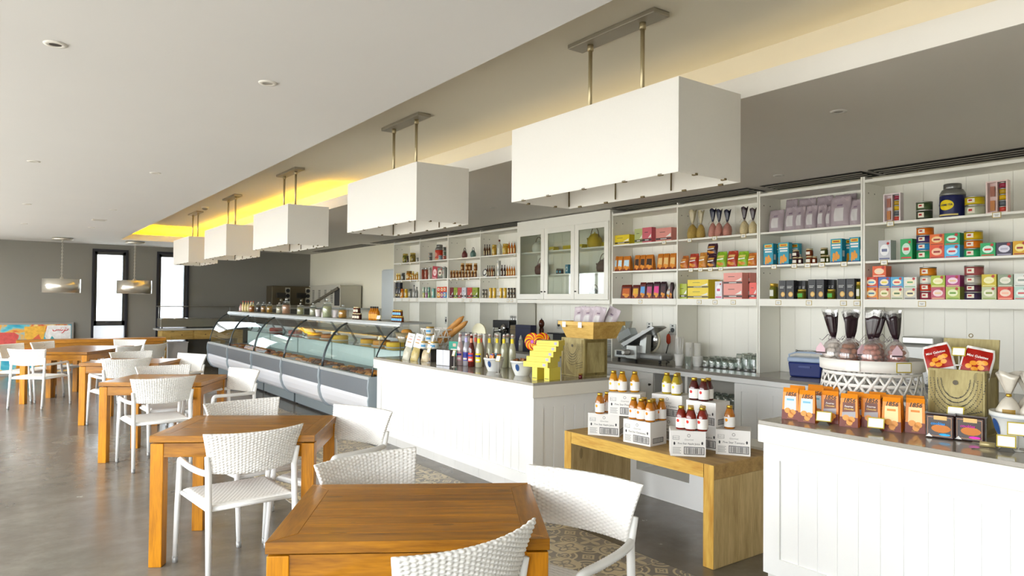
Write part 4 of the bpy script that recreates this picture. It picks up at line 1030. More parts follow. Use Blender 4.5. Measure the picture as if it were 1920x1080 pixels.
('B4','top','bottle',7.922,2.21,0.035,0.173,0.035,9,'amber oil bottle','b86a1c e8e0d0 e8d8a0',0),
('B4','mid','plate',8.655,1.9,0.139,0.132,0.035,0,'black and white dish on edge','e8e6e0 2a2a2a',0),
('B4','mid','bottle',8.588,1.9,0.029,0.17,0.035,1,'dark vinegar bottle','4a2412 23201c c8b890',0),
('B4','mid','bottle',8.533,1.9,0.029,0.168,0.035,2,'dark vinegar bottle','5a3014 23201c c8b890',0),
('B4','mid','bottle',8.475,1.9,0.029,0.165,0.035,3,'dark vinegar bottle','8a4a1c 23201c c8b890',0),
('B4','mid','bottle',8.423,1.9,0.029,0.164,0.035,4,'dark vinegar bottle','3a2012 23201c c8b890',0),
('B4','mid','can',8.325,2.017,0.063,0.112,0.035,5,'upper steel can','b8b8b2 d8d8d2',0),
('B4','mid','can',8.323,1.9,0.063,0.117,0.035,5,'lower steel can','b0b0aa d8d8d2',0),
('B4','mid','bottle',8.226,1.9,0.036,0.164,0.035,6,'brown bottle with pale label','3a2014 23201c d0c8b8',0),
('B4','mid','bottle',8.155,1.9,0.035,0.161,0.035,7,'brown bottle with pale label','3a2014 23201c d0c8b8',0),
('B4','mid','bottle',8.092,1.9,0.032,0.155,0.035,8,'amber bottle with white cap','b8701c e4e0d4 e8d8a0',0),
('B4','mid','bottle',8.034,1.9,0.032,0.153,0.035,9,'amber bottle with white cap','b8701c e4e0d4 e8d8a0',0),
('B4','mid','bottle',7.978,1.9,0.031,0.151,0.035,10,'amber bottle with white cap','b8701c e4e0d4 e8d8a0',0),
('B4','mid','bottle',7.922,1.9,0.031,0.149,0.035,11,'amber bottle with white cap','b8701c e4e0d4 e8d8a0',0),
('B4','low','jar',8.772,1.654,0.039,0.061,0.035,0,'upper black-lidded jar','8a8272 2a2a2a dcd8cc',0),
('B4','low','jar',8.77,1.585,0.039,0.069,0.035,0,'lower black-lidded jar','8a8272 2a2a2a dcd8cc',0),
('B4','low','jar',8.698,1.654,0.039,0.061,0.035,1,'upper black-lidded jar','8a8272 2a2a2a dcd8cc',0),
('B4','low','jar',8.697,1.585,0.039,0.069,0.035,1,'lower black-lidded jar','8a8272 2a2a2a dcd8cc',0),
('B4','low','jar',8.625,1.653,0.039,0.061,0.035,2,'upper black-lidded jar','8a8272 2a2a2a dcd8cc',0),
('B4','low','jar',8.624,1.585,0.039,0.068,0.035,2,'lower black-lidded jar','8a8272 2a2a2a dcd8cc',0),
('B4','low','can',8.518,1.585,0.053,0.15,0.035,3,'gold tin','c8a02a d8b84a',0),
('B4','low','can',8.419,1.585,0.052,0.149,0.035,4,'gold tin','c8a02a d8b84a',0),
('B4','low','choc',8.29,1.585,0.066,0.14,0.035,5,'narrow white box','d8d0c0 8a7a50',0),
('B4','low','can',8.25,1.585,0.052,0.147,0.035,6,'gold tin','c8a02a d8b84a',0),
('B4','low','can',8.151,1.585,0.051,0.147,0.035,7,'gold tin','c8a02a d8b84a',0),
('B4','low','jar',8.053,1.66,0.039,0.07,0.035,8,'upper silver-lidded jar','6a5a4a 3a3a38 d8d4c8',0),
('B4','low','jar',8.052,1.585,0.039,0.075,0.035,8,'lower silver-lidded jar','6a5a4a 3a3a38 d8d4c8',0),
('B4','low','jar',7.984,1.66,0.038,0.07,0.035,9,'upper silver-lidded jar','6a5a4a 3a3a38 d8d4c8',0),
('B4','low','jar',7.983,1.585,0.038,0.075,0.035,9,'lower silver-lidded jar','6a5a4a 3a3a38 d8d4c8',0),
('B4','low','jar',7.917,1.66,0.038,0.069,0.035,10,'upper silver-lidded jar','6a5a4a 3a3a38 d8d4c8',0),
('B4','low','jar',7.915,1.585,0.038,0.075,0.035,10,'lower silver-lidded jar','6a5a4a 3a3a38 d8d4c8',0),
]
PRICE = [('B8','top',2.746),('B8','top',2.002),('B8','mid',2.796),('B8','low',2.503),('B7','mid',3.796),('B7','mid',3.591),('B7','mid',3.462),('B7','mid',3.329),('B7','mid',3.129),('B7','low',3.742),('B7','low',3.442),('B7','low',3.128),('B7','low',3.012),('B6','top',4.78),('B6','top',4.464),('B6','top',4.126),('B6','mid',4.76),('B6','mid',4.639),('B6','mid',4.515),('B6','mid',4.388),('B6','low',4.644),('B6','low',4.447),('B6','low',4.232),('B5','top',5.127),('B5','low',5.459),('B1','top',11.307),('B1','top',10.953),('B1','mid',11.507),('B1','mid',11.264),('B1','mid',10.944),('B1','mid',10.687),('B1','low',11.498),('B1','low',11.231),('B1','low',10.959),('B1','low',10.678),('B3','mid',9.564),('B3','mid',9.377),('B3','mid',9.206),('B3','mid',9.042),('B3','low',9.188),('B3','low',8.962),('B4','top',7.851),('B4','mid',8.267),('B4','low',7.987),('B4','low',7.904)]

BAYN = dict(B1='leftmost bay', B2='second bay from left', B3='third bay from left', B4='bay left of glass cabinet', B5='bay right of glass cabinet', B6='bay of snack bags', B7='bay of lavender pouches', B8='rightmost tea bay')
silver = P('#c2c2be', 0.28, 0.9); gold = P('#c9a440', 0.3, 0.85); goldlid = P('#bd9b4c', 0.32, 0.8); paper = P('#f3f2ec', 0.7); ink = P('#2a2826', 0.6)
def vivid(h, k=1.22):
    c = [int(h[i:i + 2], 16) for i in (0, 2, 4)]; g = .3 * c[0] + .59 * c[1] + .11 * c[2]
    return ''.join('%02x' % max(0, min(255, round(g + (x - g) * k))) for x in c)
def pk(h, r=0.35): return P('#' + vivid(h), r, var=0.05, ns=30, spec=0.35)
def gl(h): return P('#' + vivid(h, 1.15), 0.12, var=0.08, ns=18, spec=0.6)
def start(name, me, label, cat, loc, rz, group):
    return tag(link(name, me, None, loc, rz), label, cat, group)
def oval(m, cx, cz, rx, rz_, y, mi=0, n=14):
    m.quad(*[(cx + rx * math.cos(2 * PI * k / n), y, cz + rz_ * math.sin(2 * PI * k / n)) for k in range(n)], mi=mi)
def rect(m, x0, z0, x1, z1, y, mi=0): m.quad((x0, y, z0), (x1, y, z0), (x1, y, z1), (x0, y, z1), mi=mi)
def patch(r, z0, z1, a0, a1, n=8, e=0.0006, cy=None):
    """label wrapped on the front of a round thing standing with its front at y = 0"""
    cy = r if cy is None else cy
    def fn(u, v):
        a = -PI / 2 + a0 + (a1 - a0) * u; return ((r + e) * math.cos(a), cy + (r + e) * math.sin(a), z0 + (z1 - z0) * v)
    return MB().sheet(fn, n, 1)
def tea_box(L, w, d, h, c):
    o = start('tea_box', MB().box(-w / 2, 0, 0, w / 2, d, h).mesh('tea_box', pk(c[0])), *L)
    m = MB(); y = -.0006
    oval(m, 0, h * .52, w * .36, h * .28, y, 0); rect(m, -w * .22, h * .44, w * .22, h * .58, y * 2, 1); oval(m, w * .28, h * .84, w * .11, w * .11, y * 2, 2)
    rect(m, -w * .42, h * .06, w * .42, h * .13, y, 1)
    m.build('front_print', [pk(c[2]), pk(c[1]), pk('a32a22')], o); return o
def choc_box(L, w, d, h, c):
    o = start('chocolate_box', MB().box(-w / 2, 0, 0, w / 2, d, h).mesh('chocolate_box', pk(c[0])), *L)
    m = MB(); y = -.0006
    rect(m, -w / 2, h * .10, w / 2, h * .26, y, 0); rect(m, -w * .2, h * .15, w * .2, h * .20, y * 2, 1)
    m.quad((w * .12, y, h * .30), (w * .46, y, h * .34), (w * .46, y, h * .58), (w * .30, y, h * .44), mi=1); rect(m, -w * .25, h * .66, w * .1, h * .70, y, 2)  # the white slanted quad is a highlight painted on the front
    m.build('front_print', [pk(c[1]), paper, pk(c[1])], o); return o
def cracker_box(L, w, d, h, c):
    o = start('cracker_box', MB().box(-w / 2, 0, 0, w / 2, d, h).mesh('cracker_box', pk(c[0])), *L)
    m = MB(); y = -.0006
    rect(m, -w * .38, h * .82, w * .38, h * .95, y, 0); rect(m, -w * .28, h * .86, w * .28, h * .91, y * 2, 1)
    for k in range(2): rect(m, -w * (.4 - k * .06), h * (.70 - k * .11), w * (.4 - k * .02), h * (.77 - k * .11), y, 2)
    for x, z, a in ((-.2, .3, .13), (.05, .36, .12), (.2, .24, .13), (-.02, .18, .14), (-.25, .14, .1)): oval(m, w * x, h * z, w * a, h * .11, y * (2 + x), 3)
    rect(m, -w / 2, 0, w / 2, h * .05, y, 4)
    m.build('front_print', [pk('e8c84a'), pk('a84a1c'), paper, pk('d99a3a'), pk('2a3f6a')], o)
    m = MB(); m.quad((w / 2 + .0006, d * .2, h * .25), (w / 2 + .0006, d * .8, h * .25), (w / 2 + .0006, d * .8, h * .5), (w / 2 + .0006, d * .2, h * .5)); m.build('side_print', paper, o); return o
def black_box(L, w, d, h, c):
    o = start('biscuit_box', MB().box(-w / 2, 0, 0, w / 2, d, h).mesh('biscuit_box', pk(c[0])), *L)
    m = MB(); y = -.0006; oval(m, w * .1, h * .25, w * .3, h * .14, y, 0); oval(m, w * .1, h * .25, w * .2, h * .09, y * 2, 1)
    rect(m, -w * .36, h * .58, w * .2, h * .62, y, 2); rect(m, -w * .36, h * .66, w * .3, h * .69, y, 2)
    m.build('front_print', [pk('cfa55a'), pk('e2c78a'), pk('b8b8b4')], o); return o
def tin(L, w, d, h, c, lid=silver):
    r = w / 2; m = MB().lathe([(r * .97, 0), (r, .002), (r, h * .84)], 18, 0, r); o = start('tea_tin', m.mesh('tea_tin', pk(c[0], .28)), *L)
    MB().lathe([(r * 1.015, h * .84), (r * 1.015, h * .985), (r * .96, h), (r * .9, h * .99)], 18, 0, r).build('lid', lid, o)
    m = patch(r, h * .2, h * .7, -.45, .35); m.build('label', pk('e9e2d2'), o)
    m = patch(r, h * .38, h * .58, -.3, .1, 4, .0012); m.build('label_print', pk('a8332a'), o); return o
def can(L, w, d, h, c):
    r = w / 2; o = start('can', MB().lathe([(r * .98, 0), (r, h * .02), (r, h * .97), (r * .97, h)], 16, 0, r).mesh('can', P('#' + c[0], .3, .25)), *L)
    MB().lathe([(r * 1.02, h * .955), (r * 1.02, h * .99), (r * .95, h * 1.0)], 16, 0, r).build('rim', P('#' + c[1], .3, .6), o)
    patch(r, h * .25, h * .65, -.6, .5).build('label', pk('e6e0d0'), o); return o
def canister(L, w, d, h, c):
    r = w / 2; o = start('tea_canister', MB().lathe([(r * .96, 0), (r, h * .02), (r, h * .62), (r * .97, h * .66)], 24, 0, r).mesh('tea_canister', pk(c[0], .35)), *L)
    MB().lathe([(r * .99, h * .64), (r, h * .70), (r * .82, h * .82), (r * .66, h * .85)], 24, 0, r).build('shoulder', P('#8b8b87', .3, .6), o)
    MB().lathe([(r * .68, h * .84), (r * .70, h * .86), (r * .70, h * .98), (r * .66, h)], 24, 0, r).build('lid', P('#7d7d7a', .3, .7), o)
    def fn(u, v):
        a = -PI / 2 - .15; t = 2 * PI * u; q = v; return ((r + .001) * math.cos(a + .62 * q * math.cos(t)), r + (r + .001) * math.sin(a + .62 * q * math.cos(t)), h * .36 + h * .15 * q * math.sin(t))
    MB().sheet(fn, 24, 4).build('label', pk(c[1]), o)
    patch(r, h * .05, h * .10, -.9, .8, 8, .0008).build('label_line', pk('d8c88a'), o)
    if 'navy' in L[0]:
        tx = text('KUSMI TEA', r * 1.15, o, (-.012, -.0036, h * .36), pk('1b1f4a')); tx.rotation_euler = (PI / 2, 0, -.15)
        patch(r, h * .33, h * .395, -.75, -.3, 4, .0016)
    return o
def glass_profile(r, h, kind):
    if kind == 'bottle': return [(r * .9, 0), (r, h * .03), (r, h * .55), (r * .75, h * .66), (r * .38, h * .76), (r * .34, h * .90)]
    return [(r * .9, 0), (r, h * .05), (r, h * .68), (r * .84, h * .80)]
def jar(L, w, d, h, c):
    r = w / 2; o = start('jar', MB().lathe(glass_profile(r, h, 'jar'), 16, 0, r).mesh('jar', gl(c[0])), *L)
    MB().lathe([(r * .92, h * .79), (r * .92, h * .98), (r * .86, h)], 16, 0, r).build('lid', P('#' + c[1], .35, .4), o)
    patch(r, h * .18, h * .58, -.75, .6).build('label', pk(c[2], .6), o); return o
def bottle(L, w, d, h, c):
    r = w / 2; o = start('bottle', MB().lathe(glass_profile(r, h, 'bottle'), 14, 0, r).mesh('bottle', gl(c[0])), *L)
    MB().lathe([(r * .40, h * .88), (r * .40, h * .99), (r * .34, h)], 12, 0, r).build('cap', P('#' + c[1], .4), o)
    patch(r, h * .12, h * .46, -.8, .7).build('label', pk(c[2], .6), o); return o
def corkjar(L, w, d, h, c):
    r = w / 2; o = start('spice_jar', MB().lathe(glass_profile(r, h, 'jar'), 14, 0, r).mesh('spice_jar', gl(c[0])), *L)
    MB().lathe([(r * .85, h * .79), (r * .88, h)], 12, 0, r).build('cork', pk('c9a878', .8), o)
    patch(r, h * .18, h * .55, -.8, .7).build('label', pk('c0a070', .7), o); return o
def pillow(w, h, t, top=.12, lean=0.0, pinch=.85):
    """filled bag standing on its base; returns surface functions for the front and the back"""
    def mk(side, e=0.0):
        def fn(u, v):
            s = 2 * u - 1; b = (1 - abs(s) ** 3) * (math.sin(PI * min(1, (v + .10) / (1.1 - top))) ** .7 if v < 1 - top else .02)
            b = max(b, .03); k = 1 - (1 - pinch) * max(0, v - .75) * 4
            wob = .006 * math.sin(9 * v + 5 * s) * (1 - abs(s)) * (1 if side < 0 else .4)
            return (s * w / 2 * k, t / 2 + side * (t / 2 * b + e + wob) + lean * v * h, h * v)
        return fn
    return mk
def pouch(L, w, d, h, c):
    t = min(d, .09); mk = pillow(w, h, t, .16, .12, .96)
    o = start('coffee_pouch', MB().sheet(mk(-1), 12, 14, two=mk(1)).mesh('coffee_pouch', P('#' + c[0], .5, var=.14, ns=20)), *L)
    f = mk(-1, .0015); a, b, z0, z1 = .3, .74, .18, .62
    MB().sheet(lambda u, v: f(a + (b - a) * u, z0 + (z1 - z0) * v), 6, 8).build('label', pk('d7d4d4', .6), o)
    MB().sheet(lambda u, v: f(.36 + .3 * u, .68 + .06 * v), 6, 2).build('label_print', pk('8a7a8a'), o); return o
def snack(L, w, d, h, c):
    t = min(d, .07); mk = pillow(w * .97, h, t, .10, .15)
    o = start('snack_bag', MB().sheet(mk(-1), 10, 12, two=mk(1)).mesh('snack_bag', P('#' + c[0], .32, var=.08, ns=20)), *L)
    f = mk(-1, .0015)
    def blob(cu, cv, ru, rv, mt, e=.0015, name='print'):
        g = mk(-1, e); MB().sheet(lambda u, v: g(cu + ru * v * math.cos(2 * PI * u), cv + rv * v * math.sin(2 * PI * u)), 14, 3).build(name, mt, o)
    blob(.55, .2, .28, .11, pk('c98a3a'), .0015, 'biscuit_print'); blob(.35, .27, .2, .08, pk('d9a550'), .002, 'biscuit_print')
    MB().sheet(lambda u, v: f(.2 + .6 * u, .62 + .14 * v), 6, 3).build('brand_print', pk(c[1]), o)
    MB().sheet(lambda u, v: f(.18 + .62 * u, .44 + .08 * v + .06 * u), 6, 2).build('name_print', paper, o); return o
def gable(L, w, d, h, c, detail=False):
    d = min(d, .06); m = MB(); k = .90
    m.hexa([(-w / 2, 0, 0), (w / 2, 0, 0), (w / 2, d, 0), (-w / 2, d, 0)], [(-w / 2 * k, d * .22, h * .86), (w / 2 * k, d * .22, h * .86), (w / 2 * k, d * .62, h * .86), (-w / 2 * k, d * .62, h * .86)])
    m.hexa([(-w / 2 * k, d * .22, h * .86), (w / 2 * k, d * .22, h * .86), (w / 2 * k, d * .62, h * .86), (-w / 2 * k, d * .62, h * .86)], [(-w / 2 * k, d * .36, h), (w / 2 * k, d * .36, h), (w / 2 * k, d * .42, h), (-w / 2 * k, d * .42, h)])
    o = start('biscuit_bag', m.mesh('biscuit_bag', pk(c[0], .3)), *L)
    F = lambda x, z, e=.0008: (x * (1 - .1 * z / .86), d * .22 * z / .86 - e, z * h)
    m = MB()
    def q(x0, z0, x1, z1, mi, e=.0008): m.quad(F(x0 * w, z0, e), F(x1 * w, z0, e), F(x1 * w, z1, e), F(x0 * w, z1, e), mi=mi)
    q(-.36, .30, .36, .74, 0); q(-.5, .0, .5, .30 if detail else .14, 2)
    for x, z, rx in ((-.15, .28, .2), (.16, .24, .2), (.05, .15, .18)):
        m.quad(*[F(w * (x + rx * math.cos(2 * PI * i / 10)), z + .09 * math.sin(2 * PI * i / 10), .0014) for i in range(10)], mi=1)
    m.build('front_print', [pk(c[1]), pk('dc9a4a'), pk('6a2a16')], o); return o
def cello(L, w, d, h, c):
    r = w / 2; hb = h * .52
    rng = random.Random(int(h * 1e5))
    m = MB(); n = 16
    prof = [(r * .75, 0), (r * .98, h * .08), (r, h * .22), (r * .85, h * .36), (r * .45, h * .47), (r * .14, hb)]
    m.lathe(prof, n, 0, r); m.v = [(x + rng.uniform(-1, 1) * .004, y + rng.uniform(-1, 1) * .004, z) for x, y, z in m.v]
    o = start('cello_bag', m.mesh('cello_bag', P('#' + c[0], .28, var=.3, ns=55, bump=.5)), *L)
    m = MB()
    def fan(u, v):
        a = 2 * PI * u; k = r * (.14 + .75 * v ** .8) * (1 + .12 * math.sin(5 * a)); return (k * math.cos(a), r + .5 * k * math.sin(a), hb + (h - hb) * v + .01 * math.sin(3 * a) * v)
    m.sheet(fan, 16, 4, two=lambda u, v: tuple(a * .97 if i < 1 else a for i, a in enumerate(fan(u, v)))); m.build('gathered_top', P('#' + c[1], .25, var=.2, ns=40), o)
    m = MB().lathe([(r * .17, hb - .006), (r * .2, hb), (r * .17, hb + .006)], 10, 0, r)
    for s in (-1, 1): m.tube([(0, r * .8, hb), (s * r * .5, r * .6, hb + .012), (s * r * .9, r * .5, hb - .012)], .0016, 4)
    m.build('ribbon', pk('c8bcae'), o); return o
def gift(L, w, d, h, c):
    m = MB(); b = .07 * w; D = .055
    m.box(-w / 2, 0, 0, -w / 2 + b, D, h); m.box(w / 2 - b, 0, 0, w / 2, D, h); m.box(-w / 2 + b, 0, 0, w / 2 - b, D, b); m.box(-w / 2 + b, 0, h - b, w / 2 - b, D, h); m.box(-w / 2 + b, D - .003, b, w / 2 - b, D, h - b); m.box(-w * .02, .004, b, w * .02, D, h - b)
    o = start('gift_box', m.mesh('gift_box', pk(c[0])), *L)
    cols = ['b0463a', '5c6166', 'cfae2e', 'b99a3a', '8d3a4a']; n = 5; s = (h - 2 * b) / n
    for k in range(n):
        t = MB().lathe([(w * .19, 0), (w * .19, s * .92)], 14).build('small_tin', pk(cols[k], .25), o, (w * .24, w * .19 + .008, b + k * s))
        MB().lathe([(w * .195, s * .74), (w * .195, s * .94)], 14).build('lid', silver, t)
    for k in range(2): MB().box(-w * .33, .012, b + h * (.05 + .44 * k), -w * .12, .02, b + h * (.36 + .44 * k)).build('card', pk('9a6a5a' if k else 'b07a4a'), o)
    return o
def teapot(L, w, d, h, c, handle='iron'):
    r = w * .36; zt = h * .62
    o = start('teapot', MB().lathe([(r * .6, 0), (r * .9, h * .08), (r, h * .26), (r * .92, h * .44), (r * .55, zt)], 18, 0, r).mesh('teapot', P('#' + c[0], .38, var=.15, ns=40, bump=.3)), *L)
    ld = MB().lathe([(r * .58, zt - .002), (r * .5, zt + h * .03), (r * .1, zt + h * .07)], 16, 0, r).build('lid', P('#' + c[0], .35, var=.1), o)
    MB().lathe([(.004, zt + h * .06), (.009, zt + h * .1), (.003, zt + h * .14)], 10, 0, r).build('knob', P('#' + c[0], .35), ld)
    MB().tube([(-r * .85, r, h * .2), (-r * 1.2, r, h * .34), (-r * 1.42, r, h * .5)], [.016, .011, .007], 10).build('spout', P('#' + c[0], .38, var=.15, ns=40), o)
    pts = [(r * .8 * math.cos(a), r, h * .42 + h * .56 * math.sin(a)) for a in [PI * k / 12 for k in range(13)]]
    MB().tube(pts, .0045, 8).build('handle', P('#6a4a2a' if handle == 'cane' else '#3a332c', .5), o); return o
def dish(L, w, d, h, c):
    r = h / 2; m = MB(); m.lathe([(r, 0), (r, .006), (r * .7, .012)], 24); me = m.mesh('dish', pk(c[0])); me.transform(Matrix.Translation((0, .02, r)) @ Matrix.Rotation(PI / 2 - .2, 4, 'X'))
    o = start('dish', me, *L); m = MB(); m.lathe([(r * .9, .0065), (r * .75, .0115), (r * .55, .0125)], 24, cap=False); me = m.mesh('rim_band', pk(c[1])); me.transform(Matrix.Translation((0, .0195, r)) @ Matrix.Rotation(PI / 2 - .2, 4, 'X')); link('rim_band', me, o); return o
KIND = dict(box=(tea_box, 'tea box'), choc=(choc_box, 'sweet box'), cracker=(cracker_box, 'cracker box'), black=(black_box, 'biscuit box'), tin=(tin, 'tin'), can=(can, 'can'), canister=(canister, 'canister'),
            jar=(jar, 'jar'), bottle=(bottle, 'bottle'), corkjar=(corkjar, 'jar'), pouch=(pouch, 'pouch'), snack=(snack, 'snack bag'), gable=(gable, 'bag'), cello=(cello, 'sweet bag'), gift=(gift, 'gift box'), teapot=(teapot, 'teapot'), plate=(dish, 'dish'))
for bay, row, kind, y, z, w, h, s, n, desc, cols, lean in GOODS:
    fn, cat = KIND[kind]
    lb = f'{desc}, {ORD[n]} from left, {"middle" if row == "mid" else "bottom" if row == "low" else "top"} shelf, {BAYN[bay]}'
    d = {'box': min(.09, max(.05, w)), 'choc': min(.10, max(.04, w * .5)), 'cracker': .055, 'black': .05}.get(kind, .08)
    g = None
    if kind in ('tin', 'box', 'jar', 'bottle', 'can', 'corkjar', 'pouch', 'snack', 'gable', 'cello', 'black', 'cracker', 'choc'): g = {'tin': 'tea tins on the shelves', 'box': 'tea boxes on the shelves', 'jar': 'jars on the shelves', 'bottle': 'bottles on the shelves', 'can': 'cans on the shelves', 'corkjar': 'spice jars on the shelves', 'pouch': 'lavender pouches on the top shelf', 'snack': 'snack bags on the shelves', 'gable': 'biscuit bags on the shelves', 'cello': 'cello bags on the shelves', 'black': 'black biscuit boxes', 'cracker': 'teal cracker boxes', 'choc': 'sweet boxes on the shelves'}[kind]
    r = 1.0
    if kind in ('tin', 'jar', 'bottle', 'can', 'corkjar', 'canister', 'teapot', 'cello'): w *= .985
    o = fn((lb, cat, (XS + s, y, z + .0006), ROOM, g), w * .985, d, h, cols.split())
    if lean: o.rotation_euler = (0, lean, ROOM)
# price cards clipped to the shelf edges
pc = MB(); pc.box(-.028, 0, 0, .028, .002, .042); pcm = pc.mesh('card_frame', P('#b39a34', .4)); pi_ = MB().box(-.0235, -.0008, .0045, .0235, 0, .0375).mesh('card_paper', paper)
pl = MB(); pl.quad((-.014, -.0012, .022), (.014, -.0012, .022), (.014, -.0012, .025), (-.014, -.0012, .025)); pl.quad((-.01, -.0012, .014), (.01, -.0012, .014), (.01, -.0012, .017), (-.01, -.0012, .017)); plm = pl.mesh('card_print', pk('8a8a86'))
cnt = {}
for bay, row, y in sorted(PRICE, key=lambda q: (q[0], q[1], -q[2])):
    n = cnt.get((bay, row), 0); cnt[(bay, row)] = n + 1
    z = {'low': 1.530, 'mid': 1.862, 'top': 2.172}[row]
    x = XS - .0065 if row == 'low' else XS + .0035
    o = tag(link('price_card', pcm, None, (x, y, z), ROOM), f'small price card, {ORD[n]} from left on {"middle" if row == "mid" else "bottom" if row == "low" else "top"} shelf edge, {BAYN[bay]}', 'price card', 'price cards on the shelf edges')
    a = link('card_paper', pi_, o); link('card_print', plm, a)
# things behind the glass doors
C_ = [('yellow', 'yellow enamel teapot behind the right glass door, top shelf', 6.42, 2.21, .27, .27, 'd8b81c'), ('white', 'small white teapot behind the left glass door, top shelf', 7.54, 2.21, .26, .22, 'e4e6e0'),
      ('brown', 'brown teapot behind the left glass door, middle shelf', 7.48, 1.90, .24, .24, '6a3a34'), ('brown', 'dark brown teapot behind the right glass door, middle shelf', 6.25, 1.90, .26, .24, '4a2a26'), ('grey', 'grey teapot behind the right glass door, bottom', 6.38, 1.567, .2, .19, '9a9c9a')]
for nm, lb, y, z, w, h, c in C_: teapot((lb, 'teapot', (XS + .09, y, z + .001), ROOM, 'teapots in the glass cabinet'), w, .1, h, [c], 'cane')
for k, (y, z, c, h) in enumerate(((6.86, 1.90, '3a8fb0', .12), (6.79, 1.90, '3a8fb0', .10))): tea_box((f'blue sweet tin box behind the middle glass door, {("left", "right")[k]} one', 'tea box', (XS + .11, y - .02 * k, z + .001), ROOM, 'goods in the glass cabinet'), .055, .05, h, [c, '2a5a7a', 'd8e8f0'])
for k, (y, z, w, h, n) in enumerate(((6.99, 1.901, .06, .075, 'left'), (6.93, 1.976 - .075, .06, .07, 'second'), (6.70, 1.901, .07, .085, 'right'))): jar((f'dark jam jar behind the middle glass door, {n} one', 'jar', (XS + .05, y, z), ROOM, 'goods in the glass cabinet'), w, .06, h, ['3a2020', '8a8478', '5aa0c0'])
for k, (y, n) in enumerate(((7.45, 'left'), (6.88, 'middle'), (6.26, 'right'))): choc_box((f'flat yellow box lying at the back behind the {n} glass door', 'sweet box', (XS + .22, y, 2.211), ROOM, 'goods in the glass cabinet'), .38, .09, .07, ['d9c94a', 'b8a838'])

# ================================================================== juice on the bench
carton_m = P('#eceae6', 0.7, var=0.03, ns=8)
blk = P('#26262a', 0.6); grey_ink = P('#8c8a88', 0.7)
CW, CD, CHh = .225, .175, .155
def carton(label, L, ang, z, words_, code, w=CW, d=CD):
    """L: left front bottom corner, ang: direction of the front face in degrees"""
    a = math.radians(ang); t = tag(link('juice_carton', MB().box(0, 0, 0, w, d, CHh).mesh('juice_carton', carton_m), None, (L[0], L[1], z), a), label, 'carton', 'cartons of juice on the bench')
    y = -.0007; h = CHh
    text(words_, w * .62, t, (w * .52, y, h * .50), blk); text('Gourmet', w * .26, t, (w * .52, y, h * .66), grey_ink, name='logo_script')
    m = MB(); oval(m, w * .52, h * .82, .010, .010, y); m.build('logo_ring', grey_ink, t); m = MB(); oval(m, w * .52, h * .82, .007, .007, y * 1.5); m.build('logo_ring', carton_m, t)
    text(code, w * .15, t, (w * .15, y, h * .72), grey_ink, name='carton_code')
    m = MB(); rect(m, w * .06, h * .645, w * .25, h * .66, y); rect(m, w * .06, h * .79, w * .25, h * .80, y); rect(m, w * .06, h * .66, w * .07, h * .79, y); rect(m, w * .24, h * .66, w * .25, h * .79, y); m.build('code_frame', grey_ink, t)
    for x, z0 in ((w * .11, .44), (w * .90, .48)):     # "this way up" arrows
        m = MB(); m.quad((x - .007, y, h * (z0 + .06)), (x + .007, y, h * (z0 + .06)), (x, y, h * (z0 + .13))); rect(m, x - .0045, h * z0, x + .0045, h * (z0 + .06), y); m.build('arrow_mark', blk, t)
    m = MB(); rect(m, w * .38, h * .08, w * .96, h * .38, y); m.build('barcode_frame', blk, t); m = MB(); rect(m, w * .40, h * .105, w * .94, h * .355, y * 1.6); m.build('barcode_ground', carton_m, t)
    rng = random.Random(3); m = MB(); x = w * .42
    while x < w * .92:
        q = rng.choice((.0012, .002, .003)); rect(m, x, h * .115, x + q, h * .345, y * 2.2); x += q + rng.choice((.0014, .002, .003))
    bc = m.build('barcode', blk, t); bc['kind'] = 'stuff'
    m = MB()
    for k in range(5): rect(m, w * .06, h * (.10 + .055 * k), w * (.30 - .03 * (k % 2)), h * (.125 + .055 * k), y)
    sp = m.build('small_print', P('#a9a7a4', 0.7), t); sp['kind'] = 'stuff'
    m = MB(); m.quad((w + .0007, d * .15, h * .1), (w + .0007, d * .8, h * .1), (w + .0007, d * .8, h * .32), (w + .0007, d * .15, h * .32)); m.build('side_barcode_frame', blk, t)
    m = MB()
    for k in range(12): m.quad((w + .0012, d * (.18 + .05 * k), h * .12), (w + .0012, d * (.205 + .05 * k), h * .12), (w + .0012, d * (.205 + .05 * k), h * .3), (w + .0012, d * (.18 + .05 * k), h * .3))
    sb = m.build('side_barcode', carton_m, t); sb['kind'] = 'stuff'
    m = MB(); m.quad((w * .02, d * .49, h + .0005), (w * .98, d * .49, h + .0005), (w * .98, d * .51, h + .0005), (w * .02, d * .51, h + .0005)); m.build('lid_seam', P('#c9c6c0', .7), t)
    return t
ZB = .6005; Z2 = ZB + CHh + .0005
carton('lower left juice carton with two amber bottles on it', (3.37, 3.70), -58, ZB, 'Five Star Apple Juice', 'FSA12')
carton('lower juice carton turned to show two sides, six orange bottles on it', (3.404, 3.384), -84.5, ZB, 'Five Star Clementine', 'FSC12')
carton('lower juice carton at the front carrying red juice bottles', (3.335, 2.91), -46, ZB, 'Five Star Apple Juice', 'FSA12', .21, .17)
carton('lower right juice carton carrying one amber bottle', (3.61, 2.785), -56, ZB, 'Five Star Tomato', 'FNT12', .205, .17)
carton('juice carton on the bench below the dark red bottles, mostly hidden', (3.645, 3.04), -78, ZB, 'Five Star Grape Juice', 'FSA12', .21, .17)
carton('juice carton on the bench below the pale yellow bottles, mostly hidden', (3.66, 3.35), -75, ZB, 'Five Star Tomato', 'FNT12')
carton('upper left juice carton with yellow-orange bottles on it', (3.42, 3.548), -60, Z2, 'Five Star Pineapple', 'FSC12')
carton('upper middle juice carton with pale yellow bottles on it', (3.65, 3.355), -75, Z2, 'Five Star Tomato', 'FNT12')
